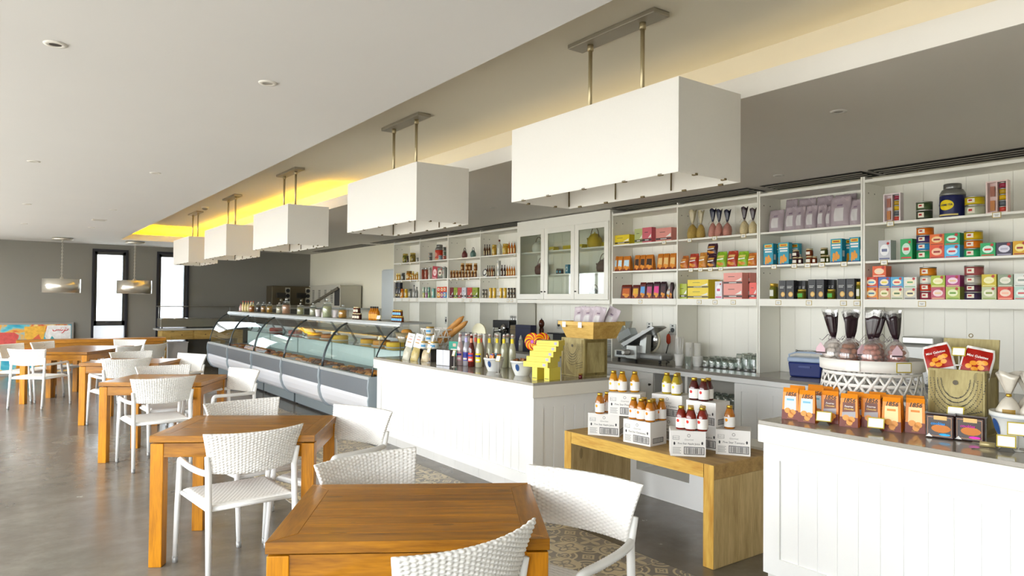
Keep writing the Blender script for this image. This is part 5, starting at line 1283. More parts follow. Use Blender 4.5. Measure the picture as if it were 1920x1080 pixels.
carton('upper right juice carton with dark red bottles on it', (3.607, 3.017), -83, Z2, 'Five Star Grape Juice', 'FSA12', .215, .17)
def juice(label, x, y, z, c, fruit, rz=-1.0):
    h, r = .145, .033
    t = tag(link('juice_bottle', MB().lathe([(r * .9, 0), (r, .004), (r, .070), (r * .96, .086), (r * .66, .116), (r * .5, .127)], 18).mesh('juice_bottle', P('#' + c, 0.08, var=.1, ns=25, spec=.8)), None, (x, y, z), rz), label, 'bottle', 'juice bottles on the bench')
    MB().lathe([(r * .56, .125), (r * .56, .141), (r * .48, .1445)], 16).build('cap', gold, t)
    lb = patch(r, .012, .074, -1.9, 1.5, 16, .0007, 0).build('label', P('#f3f1ec', .6), t)
    def fn(u, v): a = -PI / 2 - .55 + .30 * v * math.cos(2 * PI * u); return ((r + .0014) * math.cos(a), (r + .0014) * math.sin(a), .055 + .010 * v * math.sin(2 * PI * u))
    MB().sheet(fn, 14, 2).build('fruit_print', pk(fruit), lb); return t
J = [('amber juice bottle, left of two on the lower left carton', 3.414, 3.625, 0, 'a8640e', 'e09a2a'), ('amber juice bottle, right of two on the lower left carton', 3.50, 3.64, 0, 'a8640e', 'e09a2a'),
     ('yellow-orange juice bottle, left of three on the upper left carton', 3.513, 3.59, 1, 'c08410', 'e8b020'), ('yellow-orange juice bottle, middle of three on the upper left carton', 3.533, 3.525, 1, 'c08410', 'e8b020'), ('yellow-orange juice bottle, right of three on the upper left carton', 3.60, 3.47, 1, 'c08410', 'e8b020'),
     ('orange juice bottle, front left of the cluster of six', 3.452, 3.335, 0, 'b46c0e', 'e88a1c'), ('orange juice bottle, front middle of the cluster of six', 3.452, 3.265, 0, 'b46c0e', 'e88a1c'), ('orange juice bottle, front right of the cluster of six', 3.460, 3.195, 0, 'b46c0e', 'e88a1c'),
     ('orange juice bottle, back right of the cluster of six', 3.575, 3.20, 0, 'b46c0e', 'e88a1c'), ('orange juice bottle, second from right in the cluster of six', 3.517, 3.222, 0, 'b46c0e', 'e88a1c'), ('orange juice bottle at the back of the cluster of six', 3.515, 3.30, 0, 'b46c0e', 'e88a1c'),
     ('pale yellow juice bottle, left of three on the upper middle carton', 3.735, 3.295, 1, 'b09820', 'e8d040'), ('pale yellow juice bottle, back of three on the upper middle carton', 3.79, 3.245, 1, 'b09820', 'e8d040'), ('pale yellow juice bottle, front right of three on the upper middle carton', 3.728, 3.205, 1, 'b09820', 'e8d040'),
     ('dark red juice bottle, left of three on the upper right carton', 3.647, 2.985, 1, '4a1010', 'b02020'), ('dark red juice bottle, front of three on the upper right carton', 3.652, 2.912, 1, '4a1010', 'b02020'), ('dark red juice bottle, back of three on the upper right carton', 3.712, 2.925, 1, '4a1010', 'b02020'),
     ('red juice bottle, front left of five on the front carton', 3.428, 2.905, 0, '7c1f12', 'c83a26'), ('red juice bottle, front middle of five on the front carton', 3.437, 2.838, 0, '7c1f12', 'c83a26'), ('red juice bottle, front right of five on the front carton', 3.485, 2.79, 0, '7c1f12', 'c83a26'), ('red juice bottle, back left of five on the front carton', 3.487, 2.88, 0, '7c1f12', 'c83a26'), ('red juice bottle, back right of five on the front carton', 3.537, 2.827, 0, '7c1f12', 'c83a26'),
     ('single amber juice bottle on the lower right carton', 3.70, 2.75, 0, 'a8640e', 'e8a01c')]
for lb, x, y, up, c, f in J: juice(lb, x, y, (Z2 if not up else Z2 + CHh) + .0006, c, f)

# ================================================================== right-hand counter
ZK = ZA + .0006
def bag56(label, x, y, style, rz=ROOM + .27):
    w, d, h = .088, .055, .168
    o = gable((label, 'biscuit bag', (x, y, ZK), rz, 'biscuit bags on the right-hand counter'), w, d, h, ['d98c1a', {'blue': 'cfe4ee', 'choc': '6a3a24', 'gold': 'efd9a6'}[style]], True)
    o.name = 'biscuit_bag'; F = lambda x_, z, e=.0016: (x_ * w, d * .22 * z / .86 - e, z * h); tilt = PI / 2 - math.atan2(d * .22, h * .86)
    text('1856', w * .62, o, F(0, .80), ink, (tilt, 0, 0), name='numerals')
    if style == 'choc':
        text('Fourres', w * .46, o, F(0, .62), paper, (tilt, 0, 0)); text('Chocolat', w * .52, o, F(0, .54), pk('e8c46a'), (tilt, 0, 0))
        m = MB(); m.quad(F(-.36 * w / w, .30, .0012), F(.36, .30, .0012), F(.36, .48, .0012), F(-.36, .44, .0012)); m.build('silver_swoosh', P('#a9a4a8', .4), o)
    else:
        m = MB(); m.quad(F(-.22, .60, .0012), F(.22, .60, .0012), F(.22, .66, .0012), F(-.22, .66, .0012)); m.build('band_print', pk('7ab0c8' if style == 'blue' else 'd88a2a'), o)
    text('Ferrero' if False else 'Gourmet', w * .34, o, F(0, .06, .0018), pk('d8a84a'), (tilt, 0, 0), name='brand_script')
    return o
for (x, y, st), lb in zip(((3.456, 2.18, 'blue'), (3.435, 2.072, 'blue'), (3.517, 1.99, 'choc'), (3.492, 1.875, 'choc'), (3.579, 1.805, 'choc'), (3.547, 1.69, 'gold'), (3.607, 1.605, 'gold'),
        (3.61, 2.125, 'blue'), (3.585, 2.222, 'blue'), (3.715, 2.19, 'blue'), (3.70, 2.09, 'choc'), (3.60, 1.90, 'choc'), (3.69, 1.83, 'choc'), (3.645, 1.725, 'gold'), (3.715, 1.655, 'gold')),
        ('front row, leftmost, pale blue panel', 'front row, second from left, pale blue panel', 'front row, third from left, chocolate panel', 'front row, fourth from left, chocolate panel', 'front row, fifth from left, chocolate panel', 'front row, sixth from left, gold panel', 'front row, rightmost, gold panel',
         'second row, behind the second blue one', 'second row, leftmost', 'back row, leftmost', 'second row, behind the first chocolate one', 'second row, behind the fourth bag', 'second row, behind the fifth bag', 'second row, behind the sixth bag', 'second row, rightmost')):
    bag56('orange biscuit bag, ' + lb, x, y, st)
def stand_card(label, x, y, z=ZK, rz=ROOM + .3, w=.075, h=.05, post=0.0):
    t = thing('price_stand', label, 'price card', (x, y, z), rz, 'price cards standing on the counters')
    a = MB(); a.hexa([(-.03, -.02, 0), (.03, -.02, 0), (.03, .025, 0), (-.03, .025, 0)], [(-.003, -.003, .03 + post), (.003, -.003, .03 + post), (.003, .003, .03 + post), (-.003, .003, .03 + post)]) if not post else a.lathe([(.022, 0), (.022, .004), (.003, .006), (.003, .03 + post)], 10)
    a.build('foot', P('#55534e' if not post else '#d8d6d0', .4), t)
    z0 = .018 + post
    f = MB(); f.hexa([(-w / 2, -.012, z0), (w / 2, -.012, z0), (w / 2, -.009, z0), (-w / 2, -.009, z0)], [(-w / 2, .004, z0 + h), (w / 2, .004, z0 + h), (w / 2, .007, z0 + h), (-w / 2, .007, z0 + h)]); f = f.build('card_frame', P('#b8a524', .45), t)
    b = .0045; m = MB(); m.quad((-w / 2 + b, -.0115, z0 + b), (w / 2 - b, -.0115, z0 + b), (w / 2 - b, .0022, z0 + h - b), (-w / 2 + b, .0022, z0 + h - b)); m.v = [(x_, y_ - .0008, z_) for x_, y_, z_ in m.v]; c = m.build('card_paper', paper, f); return t
stand_card('price card on a wedge before the third biscuit bag', 3.455, 1.985); stand_card('price card on a wedge between the fifth and sixth biscuit bags', 3.49, 1.735)
# woven basket with a tray of sweets
BK = (3.97, 2.0)
whiteb = P('#eceae4', .55, var=.04)
t = thing('woven_basket', 'upturned white hexagon-weave basket behind the biscuit bags', 'basket', (BK[0], BK[1], ZK))
def cone(z): return .285 - .035 * z / .24
for z in (.004, .062, .12, .178, .236):
    def fn(u, v, z=z): a = 2 * PI * u; return ((cone(z)) * math.cos(a), cone(z) * math.sin(a), z - .009 + .018 * v)
    def fn2(u, v, z=z): a = 2 * PI * u; return ((cone(z) - .003) * math.cos(a), (cone(z) - .003) * math.sin(a), z - .009 + .018 * v)
    MB().sheet(lambda u, v: fn(u, v) if True else 0, 40, 1, two=fn2).build('hoop', whiteb, t, (0, 0, .01))
N = 26
for s in (-1, 1):
    def hel(e):
        def fn(u, v): z = .236 * u; a = s * (.62 * u) + (v - .5) * .062; r = cone(z) + e; return (r * math.cos(a), r * math.sin(a), z + .008)
        return fn
    me = MB().sheet(hel(.002 * s), 10, 1, two=hel(.002 * s - .0025)).mesh('strand', whiteb)
    for k in range(N): link('strand', me, t, (0, 0, 0), 2 * PI * k / N)
tr = thing('bamboo_tray', 'round white bamboo tray of sweet bags on the woven basket', 'tray', (BK[0], BK[1], ZK + .262))
MB().lathe([(.262, 0), (.267, .002), (.270, .062), (.264, .062), (.260, .006), (.0, .006)], 40, cap=False).build('rim', whiteb, tr)
MB().lathe([(.258, .0), (.258, .005)], 36).build('base', whiteb, tr)
for k, (a, w) in enumerate(((2.62, .075), (3.55, .085))):
    f = MB().box(-w / 2, -.002, .006, w / 2, 0, .058).build('card_frame', P('#b8a524' if k else '#e9e7e0', .5), tr, (.2725 * math.cos(a + .65), .2725 * math.sin(a + .65), 0), a + .65 + PI / 2 + PI)
    MB().box(-w / 2 + .005, -.003, .011, w / 2 - .005, -.002, .053).build('card_paper', paper, f)
    f.rotation_euler = (0, 0, a + .65 + PI / 2)
def sweets(label, x, y, z, c, top, seed, rz=ROOM, tagc=True, r=.054, h=.315):
    """clear gathered bag of sweets with a dark fanned top, ribbon and card"""
    rng = random.Random(seed); t = thing('sweet_bag', label, 'sweet bag', (x, y, z), rz, 'sweet bags on the bamboo tray')
    n = 0
    for lay in range(5):
        for k in range(7):
            a = 2 * PI * k / 7 + lay * .5 + rng.random() * .3; q = r * (.66, .68, .66, .56, .36)[lay] * (.8 + .3 * rng.random()); s = .017 * (.85 + .3 * rng.random())
            MB().lathe([(s * .35, -s * .8), (s * .9, -s * .35), (s, 0), (s * .9, s * .35), (s * .35, s * .8)], 8).build('sweet', P('#' + c, .4, var=.2, ns=60), t, (q * math.cos(a), q * math.sin(a), .018 + lay * .026))
    prof = [(r * .8, 0), (r * 1.1, .02), (r * 1.12, .10), (r * .8, h * .43), (r * .2, h * .52)]
    MB().lathe(prof, 14).build('clear_film', clear('#f4f0f0', base=.10, r=.12, milky=.10), t)
    def fan(u, v): a = 2 * PI * u; k = r * (.2 + .52 * v ** .7) * (1 + .28 * math.sin(3 * a + seed * 2.1)); tx = .16 * math.sin(seed * 1.7); return (k * math.cos(a) + tx * h * .44 * v, .4 * k * math.sin(a), h * .52 + h * .44 * v + .008 * math.sin(3 * a) * v)
    MB().sheet(fan, 18, 4, two=lambda u, v: tuple(q * .95 if i < 2 else q for i, q in enumerate(fan(u, v)))).build('gathered_top', P('#' + top, .2, var=.3, ns=50), t)
    def fan2(u, v): p = fan(u, .9 + .22 * v); return (p[0] * 1.04, p[1] * 1.04, p[2])
    MB().sheet(fan2, 18, 1).build('film_edge', clear('#eeeeee', base=.12, r=.1, milky=.15), t)
    m = MB().lathe([(r * .22, h * .505), (r * .27, h * .52), (r * .22, h * .535)], 10)
    for k in range(4):
        a = rng.random() * 6; m.tube([(0, 0, h * .52), (.03 * math.cos(a), .03 * math.sin(a), h * .55 + .02 * rng.random()), (.06 * math.cos(a + .3), .05 * math.sin(a + .3), h * .47), (.075 * math.cos(a + .5), .06 * math.sin(a + .5), h * .50)], .0013, 4)
    m.build('ribbon', P('#8d8084', .4), t)
    if tagc:
        g = .026; dx = rng.uniform(-.045, .045); z0 = .075; y0 = -r * 1.22
        m = MB(); m.prism([(dx - g, z0), (dx + g, z0), (dx + g, z0 + .03), (dx, z0 + .065), (dx - g, z0 + .03)], y0, y0 + .002, 'y')
        c_ = m.build('card', P('#d9b9c2', .6), t); m = MB(); rect(m, dx - g, z0 + .002, dx + g, z0 + .010, y0 - .0008); m.build('card_print', P('#3a2c2e', .6), c_)
    return t
zt = ZK + .262 + .008
for k, (dx, dy, c, lb) in enumerate(((-.13, .15, 'e8e2d6', 'white sweets, leftmost'), (-.17, .04, 'a8663c', 'caramel sweets, second from left'), (-.15, -.075, 'd08a78', 'pink sweets, middle'), (-.06, -.165, 'd08a78', 'pink sweets, rightmost'), (.0, .11, 'a8663c', 'caramel sweets, behind the left bags'), (.02, -.02, 'd08a78', 'pink sweets, behind the middle bags'))):
    sweets('clear bag of ' + lb + ' on the bamboo tray', BK[0] + dx, BK[1] + dy, zt, c, '2c1c22', k + 3, ROOM + (.1, .9, .3, .75, .5, .2)[k], k in (0, 1, 3))
# painted tea chest, open, with galette packets
oldw = wood('#b6a873', '#8d7d4c', (6, 6, 1.4), .55, 2.4, rnd=.1)
def script_rows(t, pts_fn, rows, n, mt, y, s=.006, seed=1):
    """rows of small pen strokes: handwriting painted on the chest"""
    rng = random.Random(seed); m = MB()
    for r in range(rows):
        for k in range(n):
            u = (k + .5) / n; x, z, a = pts_fn(r, u); w = s * rng.uniform(.5, 1.2); h = s * rng.uniform(.15, .9); b = a + rng.uniform(-.6, .6)
            c_, s_ = math.cos(b), math.sin(b); q = .0022
            m.quad((x - w * c_, y, z - w * s_), (x - w * c_ + q * s_, y, z - w * s_ - q * c_), (x + w * c_ + q * s_, y, z + w * s_ - q * c_), (x + w * c_, y, z + w * s_))
            m.quad((x - q, y, z), (x + q, y, z), (x + q - h * s_, y, z + h * c_), (x - q - h * s_, y, z + h * c_))
    o = m.build('handwriting', mt, t); o['kind'] = 'stuff'; return o
def chest(label, x, y, rz, w, d, h, lid):
    t = thing('painted_chest', label, 'chest', (x, y, ZK), rz); e = .008
    m = MB(); m.box(-w / 2, 0, 0, w / 2, e, h); m.box(-w / 2, d - e, 0, w / 2, d, h); m.box(-w / 2, e, 0, -w / 2 + e, d - e, h); m.box(w / 2 - e, e, 0, w / 2, d - e, h); m.box(-w / 2 + e, e, 0, w / 2 - e, d - e, e); m.build('box', oldw, t, bevel=.002)
    fw = .022; m = MB(); y0 = -.003
    for a, b in ((-w / 2 + .01, -w / 2 + .01 + fw), (w / 2 - .01 - fw, w / 2 - .01)): m.box(a, y0, .012, b, 0, h - .012)
    m.build('front_moulding', wood('#a0905a', '#7d6d3c', (6, 6, 1.4), .55, 2.4, rnd=.1), t)
    m = MB()
    for a, b in ((.012, .034), (d - .034, d - .012)): m.box(w / 2, a, .012, w / 2 + .003, b, h - .012)
    m.box(w / 2, .034, .012, w / 2 + .003, d - .034, .035); m.box(w / 2, .034, h - .035, w / 2 + .003, d - .034, h - .012); m.build('side_moulding', wood('#94824c', '#6f5f32', (6, 6, 1.4), .55, 2.4, rnd=.1), t)
    arc = lambda r, u: ((.062 + .016 * r) * math.cos(PI + PI * u) , h * .86 + (.075 + .017 * r) * math.sin(PI + PI * u) * 1.25, PI * u - PI / 2)
    script_rows(t, arc, 5, 40, blk, -.0036, .0042, 5)
    script_rows(t, lambda r, u: (w * .18 + u * w * .28, h * (.33 - .06 * r) + u * .02, .25), 3, 7, blk, -.0038, .007, 9)
    m = MB(); oval(m, 0, h * .80, .012, .012, -.0038); m.build('painted_rose', P('#5c5340', .6), t)
    m = MB(); m.quad(*[(w * .42 * (1 - 2 * math.cos(q) / 2) - w * .42 if False else -w * .30 + w * .55 * (1 - math.cos(q)), -.0012, h * .42 * (1 - math.sin(q)) + .012) for q in [PI / 2 * k / 10 for k in range(11)]], (-w * .30, -.0012, .012)); m.build('painted_shadow', P('#8a7a4c', .6), t)
    if lid:
        a = 1.72; m = MB(); m.box(-w / 2, 0, 0, w / 2, .012, d * .72); l = m.build('lid', oldw, t, (0, d - .01, h)); l.rotation_euler = (-(a - PI / 2), 0, 0)
        MB().tube([(.0 + .009 * math.cos(q), -.003, d * .72 + .016 + .009 * math.sin(q)) for q in [2 * PI * k / 10 for k in range(10)]], .0022, 6, closed=True).build('ring_pull', P('#8a7a50', .4, .7), l)
    return t
chest('open painted wooden tea chest with two galette packets, right of the basket', 3.735, 1.475, ROOM + .06, .245, .20, .315, True)
def galette(label, x, y, z, rz, tilt):
    t = thing('galette_packet', label, 'biscuit packet', (x, y, z), rz, 'galette packets in the painted chest'); t.rotation_euler = (-.22, tilt, rz)
    w, h = .135, .155; mk = pillow(w, h, .03, .06)
    MB().sheet(mk(-1), 8, 10, two=mk(1)).build('packet', P('#eceae6', .35), t)
    f = mk(-1, .0015); MB().sheet(lambda u, v: f(.06 + .88 * u, .18 + .74 * v), 8, 8).build('red_panel', pk('8f1f16'), t)
    g = mk(-1, .003)
    for cu, cv in ((.3, .36), (.5, .30), (.68, .38), (.42, .48), (.6, .52), (.75, .54)): MB().sheet(lambda u, v, cu=cu, cv=cv: g(cu + .11 * v * math.cos(2 * PI * u), cv + .075 * v * math.sin(2 * PI * u)), 12, 2).build('biscuit_print', pk('e0a04a'), t)
    text('Mini Galettes', w * .66, t, (0, -.0135 + .008, h * .70), paper, (PI / 2 - .08, 0, 0)); return t
galette('red galette biscuit packet leaning left in the painted chest', 3.775, 1.555, ZK + .285, ROOM + .1, -.30)
galette('red galette biscuit packet leaning right in the painted chest', 3.775, 1.42, ZK + .275, ROOM + .1, .18)
stand_card('price card between the two galette packets', 3.80, 1.485, ZK + .33, ROOM + .1, .06, .042, .03)
def choc_pack(label, x, y, c, c2):
    t = thing('biscuit_tray_pack', label, 'biscuit pack', (x, y, ZK), ROOM + .18, 'dark biscuit packs beside the painted chest'); w, h, d = .118, .112, .055
    dk = P('#2c1512', .2, var=.1); MB().box(-w / 2, 0, 0, w / 2, d, h).build('wrap', dk, t, bevel=.006)
    MB().box(-w / 2 - .004, .01, h - .002, w / 2 + .004, d - .01, h + .006).build('crimped_seam', dk, t)
    m = MB(); y0 = -.0012; b = .004
    for q in ((-.42, .10, .42, .13), (-.42, .87, .42, .90), (-.42, .13, -.40, .87), (.40, .13, .42, .87)): rect(m, q[0] * w, q[1] * h, q[2] * w, q[3] * h, y0)
    m.build('border_print', pk('b08a70'), t); m = MB(); rect(m, -w * .2, h * .78, w * .26, h * .95, y0 * 1.5); m.build('brand_print', pk('d8b880'), t)
    m = MB(); oval(m, w * .05, h * .42, w * .34, h * .17, y0 * 1.2); m.build('biscuit_print', pk('c07a36'), t)
    text('cookies', w * .5, t, (-w * .06, y0 * 2, h * .62), pk(c), (PI / 2, 0, 0)); m = MB(); oval(m, w * .18, h * .18, w * .2, h * .05, y0 * 1.6); m.build('flash_print', pk(c2), t)
    m = MB(); m.quad((-w * .48, y0 * 1.6, h * .05), (-w * .24, y0 * 1.6, h * .05), (-w * .36, y0 * 1.6, h * .19)); m.build('corner_print', paper, t)
choc_pack('dark biscuit pack with blue lettering before the painted chest', 3.56, 1.475, '3a8ac8', '3aa8d8'); choc_pack('dark biscuit pack with pink lettering before the painted chest', 3.60, 1.365, 'b02a8a', 'd83ab0')
stand_card('price card behind the two dark biscuit packs', 3.645, 1.44, ZK, ROOM + .2, .07, .045, .085)
def deco_bowl(label, x, y, r, h, rz=ROOM):
    t = thing('ceramic_bowl', label, 'bowl', (x, y, ZK), rz, 'white bowls with blue motifs')
    MB().lathe([(r * .58, 0), (r * .60, .004), (r * .82, h * .45), (r * .95, h * .86), (r, h * .88), (r, h), (r * .93, h), (r * .80, h * .45), (r * .5, .012), (0, .010)], 32, cap=False).build('bowl', P('#e3e4e0', .22, var=.02), t)
    for k, a in enumerate((-.75, .45)):
        def fn(u, v): q = -PI / 2 + a + .2 * v * math.cos(2 * PI * u); z = h * .56 + h * .24 * v * math.sin(2 * PI * u); rr = r * (.6 + .22 * z / h / .45 if z < .45 * h else .82 + .13 * (z / h - .45) / .41) + .003; return (rr * math.cos(q), rr * math.sin(q), z)
        MB().sheet(fn, 16, 3).build('blue_motif', P('#34548a', .3, var=.5, ns=120), t)
    MB().lathe([(r * 1.005, h * .86), (r * 1.008, h * .875)], 32, cap=False).build('blue_line', P('#8a9ab0', .3), t)
    return t
deco_bowl('large white bowl with blue motif at the right edge, full of silver sweet bags', 3.70, 1.19, .125, .15)
def twist(label, x, y, z, rz, tilt=.0, h=.24):
    t = thing('wrapped_sweet_bag', label, 'sweet bag', (x, y, z), rz, 'silver sweet bags in the right-hand bowl'); t.rotation_euler = (tilt, 0, rz)
    kr = P('#cfc8ba', .32, .15, var=.12, ns=40); r = .05
    m = MB().lathe([(r * .6, 0), (r, .03), (r, .07), (r * .6, .11), (r * .16, .135)], 14, sy=.6); m.build('filled_part', kr, t)
    def fan(u, v): a = 2 * PI * u; k = r * (.16 + .8 * v) * (1 + .14 * math.sin(5 * a)); return (k * math.cos(a), .35 * k * math.sin(a), .137 + .10 * v + .01 * math.sin(2 * a) * v)
    MB().sheet(fan, 18, 4, two=lambda u, v: tuple(q * .94 if i < 2 else q for i, q in enumerate(fan(u, v)))).build('gathered_top', kr, t)
    MB().lathe([(r * .2, .128), (r * .24, .136), (r * .2, .144)], 12, sy=.8).build('gold_tie', gold, t)
    def lab(u, v): a = -PI / 2 - .5 + u; return (r * 1.02 * math.cos(a), r * .62 * math.sin(a), .045 + .03 * v)
    MB().sheet(lab, 8, 1).build('gold_label', P('#a8842e', .4), t)
twist('silver twist-topped sweet bag at the left of the right-hand bowl', 3.68, 1.235, ZK + .085, ROOM + .3); twist('silver twist-topped sweet bag in the middle of the right-hand bowl', 3.70, 1.15, ZK + .085, ROOM + .3); twist('silver twist-topped sweet bag at the back of the right-hand bowl', 3.76, 1.19, ZK + .085, ROOM + .8)
t = thing('wrapped_sweet', 'single wrapped sweet lying on the counter before the right-hand bowl', 'sweet', (3.525, 1.265, ZK), ROOM + .2)
MB().tube([(-.028, 0, .012), (.028, 0, .012)], .012, 10).build('sweet', P('#b8a878', .3, .3), t)
for s in (-1, 1): MB().sheet(lambda u, v: (s * (.028 + .03 * v), (u - .5) * .012 * (1 + 3 * v), .012 + .004 * math.sin(9 * u)), 8, 3).build('twisted_end', P('#a9a49a', .25, .5), t)
stand_card('price card leaning on the right-hand bowl', 3.545, 1.155, ZK, ROOM + .3, .08, .055, .05); stand_card('price card on the counter at the right edge', 3.50, 1.185, ZK, ROOM + .3, .07, .05)

# ================================================================== left-hand counter
def swing(label, x, y, c, neck, lab, z=ZK):
    h, r = .315, .033
    t = tag(link('swing_top_bottle', MB().lathe([(r * .9, 0), (r, .006), (r, h * .50), (r * .86, h * .60), (r * .5, h * .74), (r * .40, h * .82), (r * .42, h * .93)], 18).mesh('swing_top_bottle', clear('#' + c, base=.07, milky=.5) if c != '6a140c' else P('#5a120c', .08, spec=.8)), None, (x, y, z), -1.0), label, 'bottle', 'swing-top bottles on the left-hand counter')
    MB().lathe([(r * .36, h * .935), (r * .40, h * .95), (r * .38, h * .985), (r * .2, h)], 12).build('stopper', P('#d8d4cc', .4), t); MB().lathe([(r * .44, h * .925), (r * .44, h * .94)], 12).build('seal', P('#a8241c', .5), t)
    m = MB()
    for s in (-1, 1): m.tube([(s * r * .42, 0, h * .86), (s * r * .62, r * .3, h * .93), (s * r * .3, 0, h * .965)], .0014, 5)
    m.tube([(-r * .42, r * .2, h * .86), (0, r * .75, h * .88), (r * .42, r * .2, h * .86)], .0014, 5); m.build('wire_bail', P('#a9a9a6', .3, .9), t)
    patch(r * .47, h * .70, h * .86, -.9, .9, 8, .002, 0).build('neck_label', pk(neck), t)
    if lab:
        l = patch(r, h * .16, h * .42, -.9, .9, 10, .0008, 0).build('label', pk(lab), t); patch(r, h * .31, h * .37, -.8, .8, 8, .0014, 0).build('label_band', pk('2a3a8a'), l); patch(r, h * .19, h * .25, -.6, .6, 8, .0014, 0).build('label_print', pk('e8e4dc'), l)
SW = [(3.593, 5.785, 'e6cfcd', 'e8d8d8', 'd8a0b0', 'swing-top bottle with pink label, leftmost in the front row'), (3.615, 5.705, 'dcdce4', 'b8b4e0', '4a4a9a', 'swing-top bottle with violet label'), (3.606, 5.60, '6a140c', 'd89070', 'c84a3a', 'dark red swing-top bottle'), (3.632, 5.51, 'e4e2c8', 'e8d020', 'e8d428', 'swing-top bottle with yellow label'),
      (3.745, 5.50, 'e0dfc6', 'e8d020', None, 'clear swing-top bottle with yellow neck, second of the yellow ones'), (3.80, 5.45, 'e0dfc6', 'e8d020', None, 'clear swing-top bottle with yellow neck, third of the yellow ones'), (3.825, 5.375, 'e0dfc6', 'e8d020', None, 'clear swing-top bottle with yellow neck, second from the right'), (3.875, 5.31, 'e0dfc6', 'e8d020', None, 'clear swing-top bottle with yellow neck, rightmost'),
      (3.70, 5.80, 'd8d0cc', 'd8c8c0', None, 'swing-top bottle in the second row behind the pink label'), (3.72, 5.70, 'd8c4b8', 'c8604a', None, 'swing-top bottle in the second row behind the violet label'), (3.715, 5.60, 'c8b8a0', 'c8604a', None, 'swing-top bottle in the second row behind the dark red one'), (3.86, 5.56, 'c8c8b0', 'c8c8c0', None, 'swing-top bottle at the back of the yellow ones, left'), (3.92, 5.45, 'c8c8b0', 'c8c8c0', None, 'swing-top bottle at the back of the yellow ones, right')]
for x, y, c, nk, lb, lab in SW: swing(lab, x, y, c, nk, lb)
deco_bowl('white bowl with blue motif holding chocolate bars, before the bottles', 3.555, 5.15, .093, .12)
deco_bowl('white bowl with blue motif holding brown packets, beside the yellow boxes', 3.56, 4.735, .103, .126)
rng = random.Random(11)
for k in range(9):
    c = ['3a1a14', '2f8fc0', 'c8702a', '4a2018', '3a3a8a', '2f9ac8', '5a2a1c', 'c05a2a', '3a1a14'][k]; a = 2 * PI * k / 9
    o = tag(link('chocolate_bar', MB().box(-.014, -.005, 0, .014, .005, .10).mesh('chocolate_bar', pk(c, .25)), None, (3.555 + .045 * math.cos(a), 5.15 + .045 * math.sin(a), ZK + .055)), f'wrapped chocolate bar, {ORD[k]} around the bowl before the bottles', 'chocolate bar', 'chocolate bars in the bowl'); o.rotation_euler = (rng.uniform(-.25, .25), rng.uniform(-.3, .3), ROOM + rng.uniform(-.5, .5))
    m = MB(); rect(m, -.014, .06, .014, .09, -.0056); m.build('wrapper_print', pk('e8d8c0' if k % 2 else 'e08a3a'), o)
for k in range(8):
    a = 2 * PI * k / 8; o = tag(link('snack_packet', MB().box(-.03, -.004, 0, .03, .004, .085).mesh('snack_packet', pk(('6a4426', '8a5a30', '4a2c1a', '7a5030')[k % 4], .3)), None, (3.56 + .04 * math.cos(a), 4.735 + .05 * math.sin(a), ZK + .055)), f'brown snack packet, {ORD[k]} around the bowl beside the yellow boxes', 'snack packet', 'brown packets in the bowl'); o.rotation_euler = (rng.uniform(-.5, .5), rng.uniform(-.3, .3), ROOM + rng.uniform(-.4, .4))
    m = MB(); rect(m, -.02, .05, .02, .075, -.0046); m.build('packet_print', pk('c8a878'), o)
# tower of yellow boxes
yel = P('#e9d84e', .4, var=.03); yp = P('#b9b4d0', .5)
def ybox(label, x, y, z, w, d, h, rz): 
    t = tag(link('yellow_box', MB().box(-w / 2, 0, 0, w / 2, d, h).mesh('yellow_box', yel), None, (x, y, z), rz), label, 'sweet box', 'yellow boxes stacked on the left-hand counter')
    m = MB()
    if w > h: rect(m, w * .30, h * .25, w * .42, h * .75, -.0007); m.build('label_print', yp, t); m = MB(); rect(m, -w * .45, h * .45, w * .1, h * .5, -.0007); m.build('line_print', P('#cdbb3a', .5), t)
    else: rect(m, -w * .4, h * .12, w * .4, h * .17, -.0007); m.build('line_print', P('#4a4436', .5), t)
    return t
YX, YY = 3.42, 4.36
ybox('left upright yellow box carrying the fanned tower', YX + .02, YY + .05, ZK, .05, .15, .10, ROOM + .25); ybox('right upright yellow box carrying the fanned tower', YX + .06, YY - .055, ZK, .05, .15, .10, ROOM + .25)
for k in range(5): ybox('fanned yellow box, ' + ('bottom', 'second from bottom', 'middle', 'second from top', 'top')[k] + ' of the tower', YX + .022 + .018 * k, YY + .045 - .016 * k, ZK + .1008 + .0425 * k, .235 - .012 * k, .15, .042, ROOM + .30 + .06 * k)
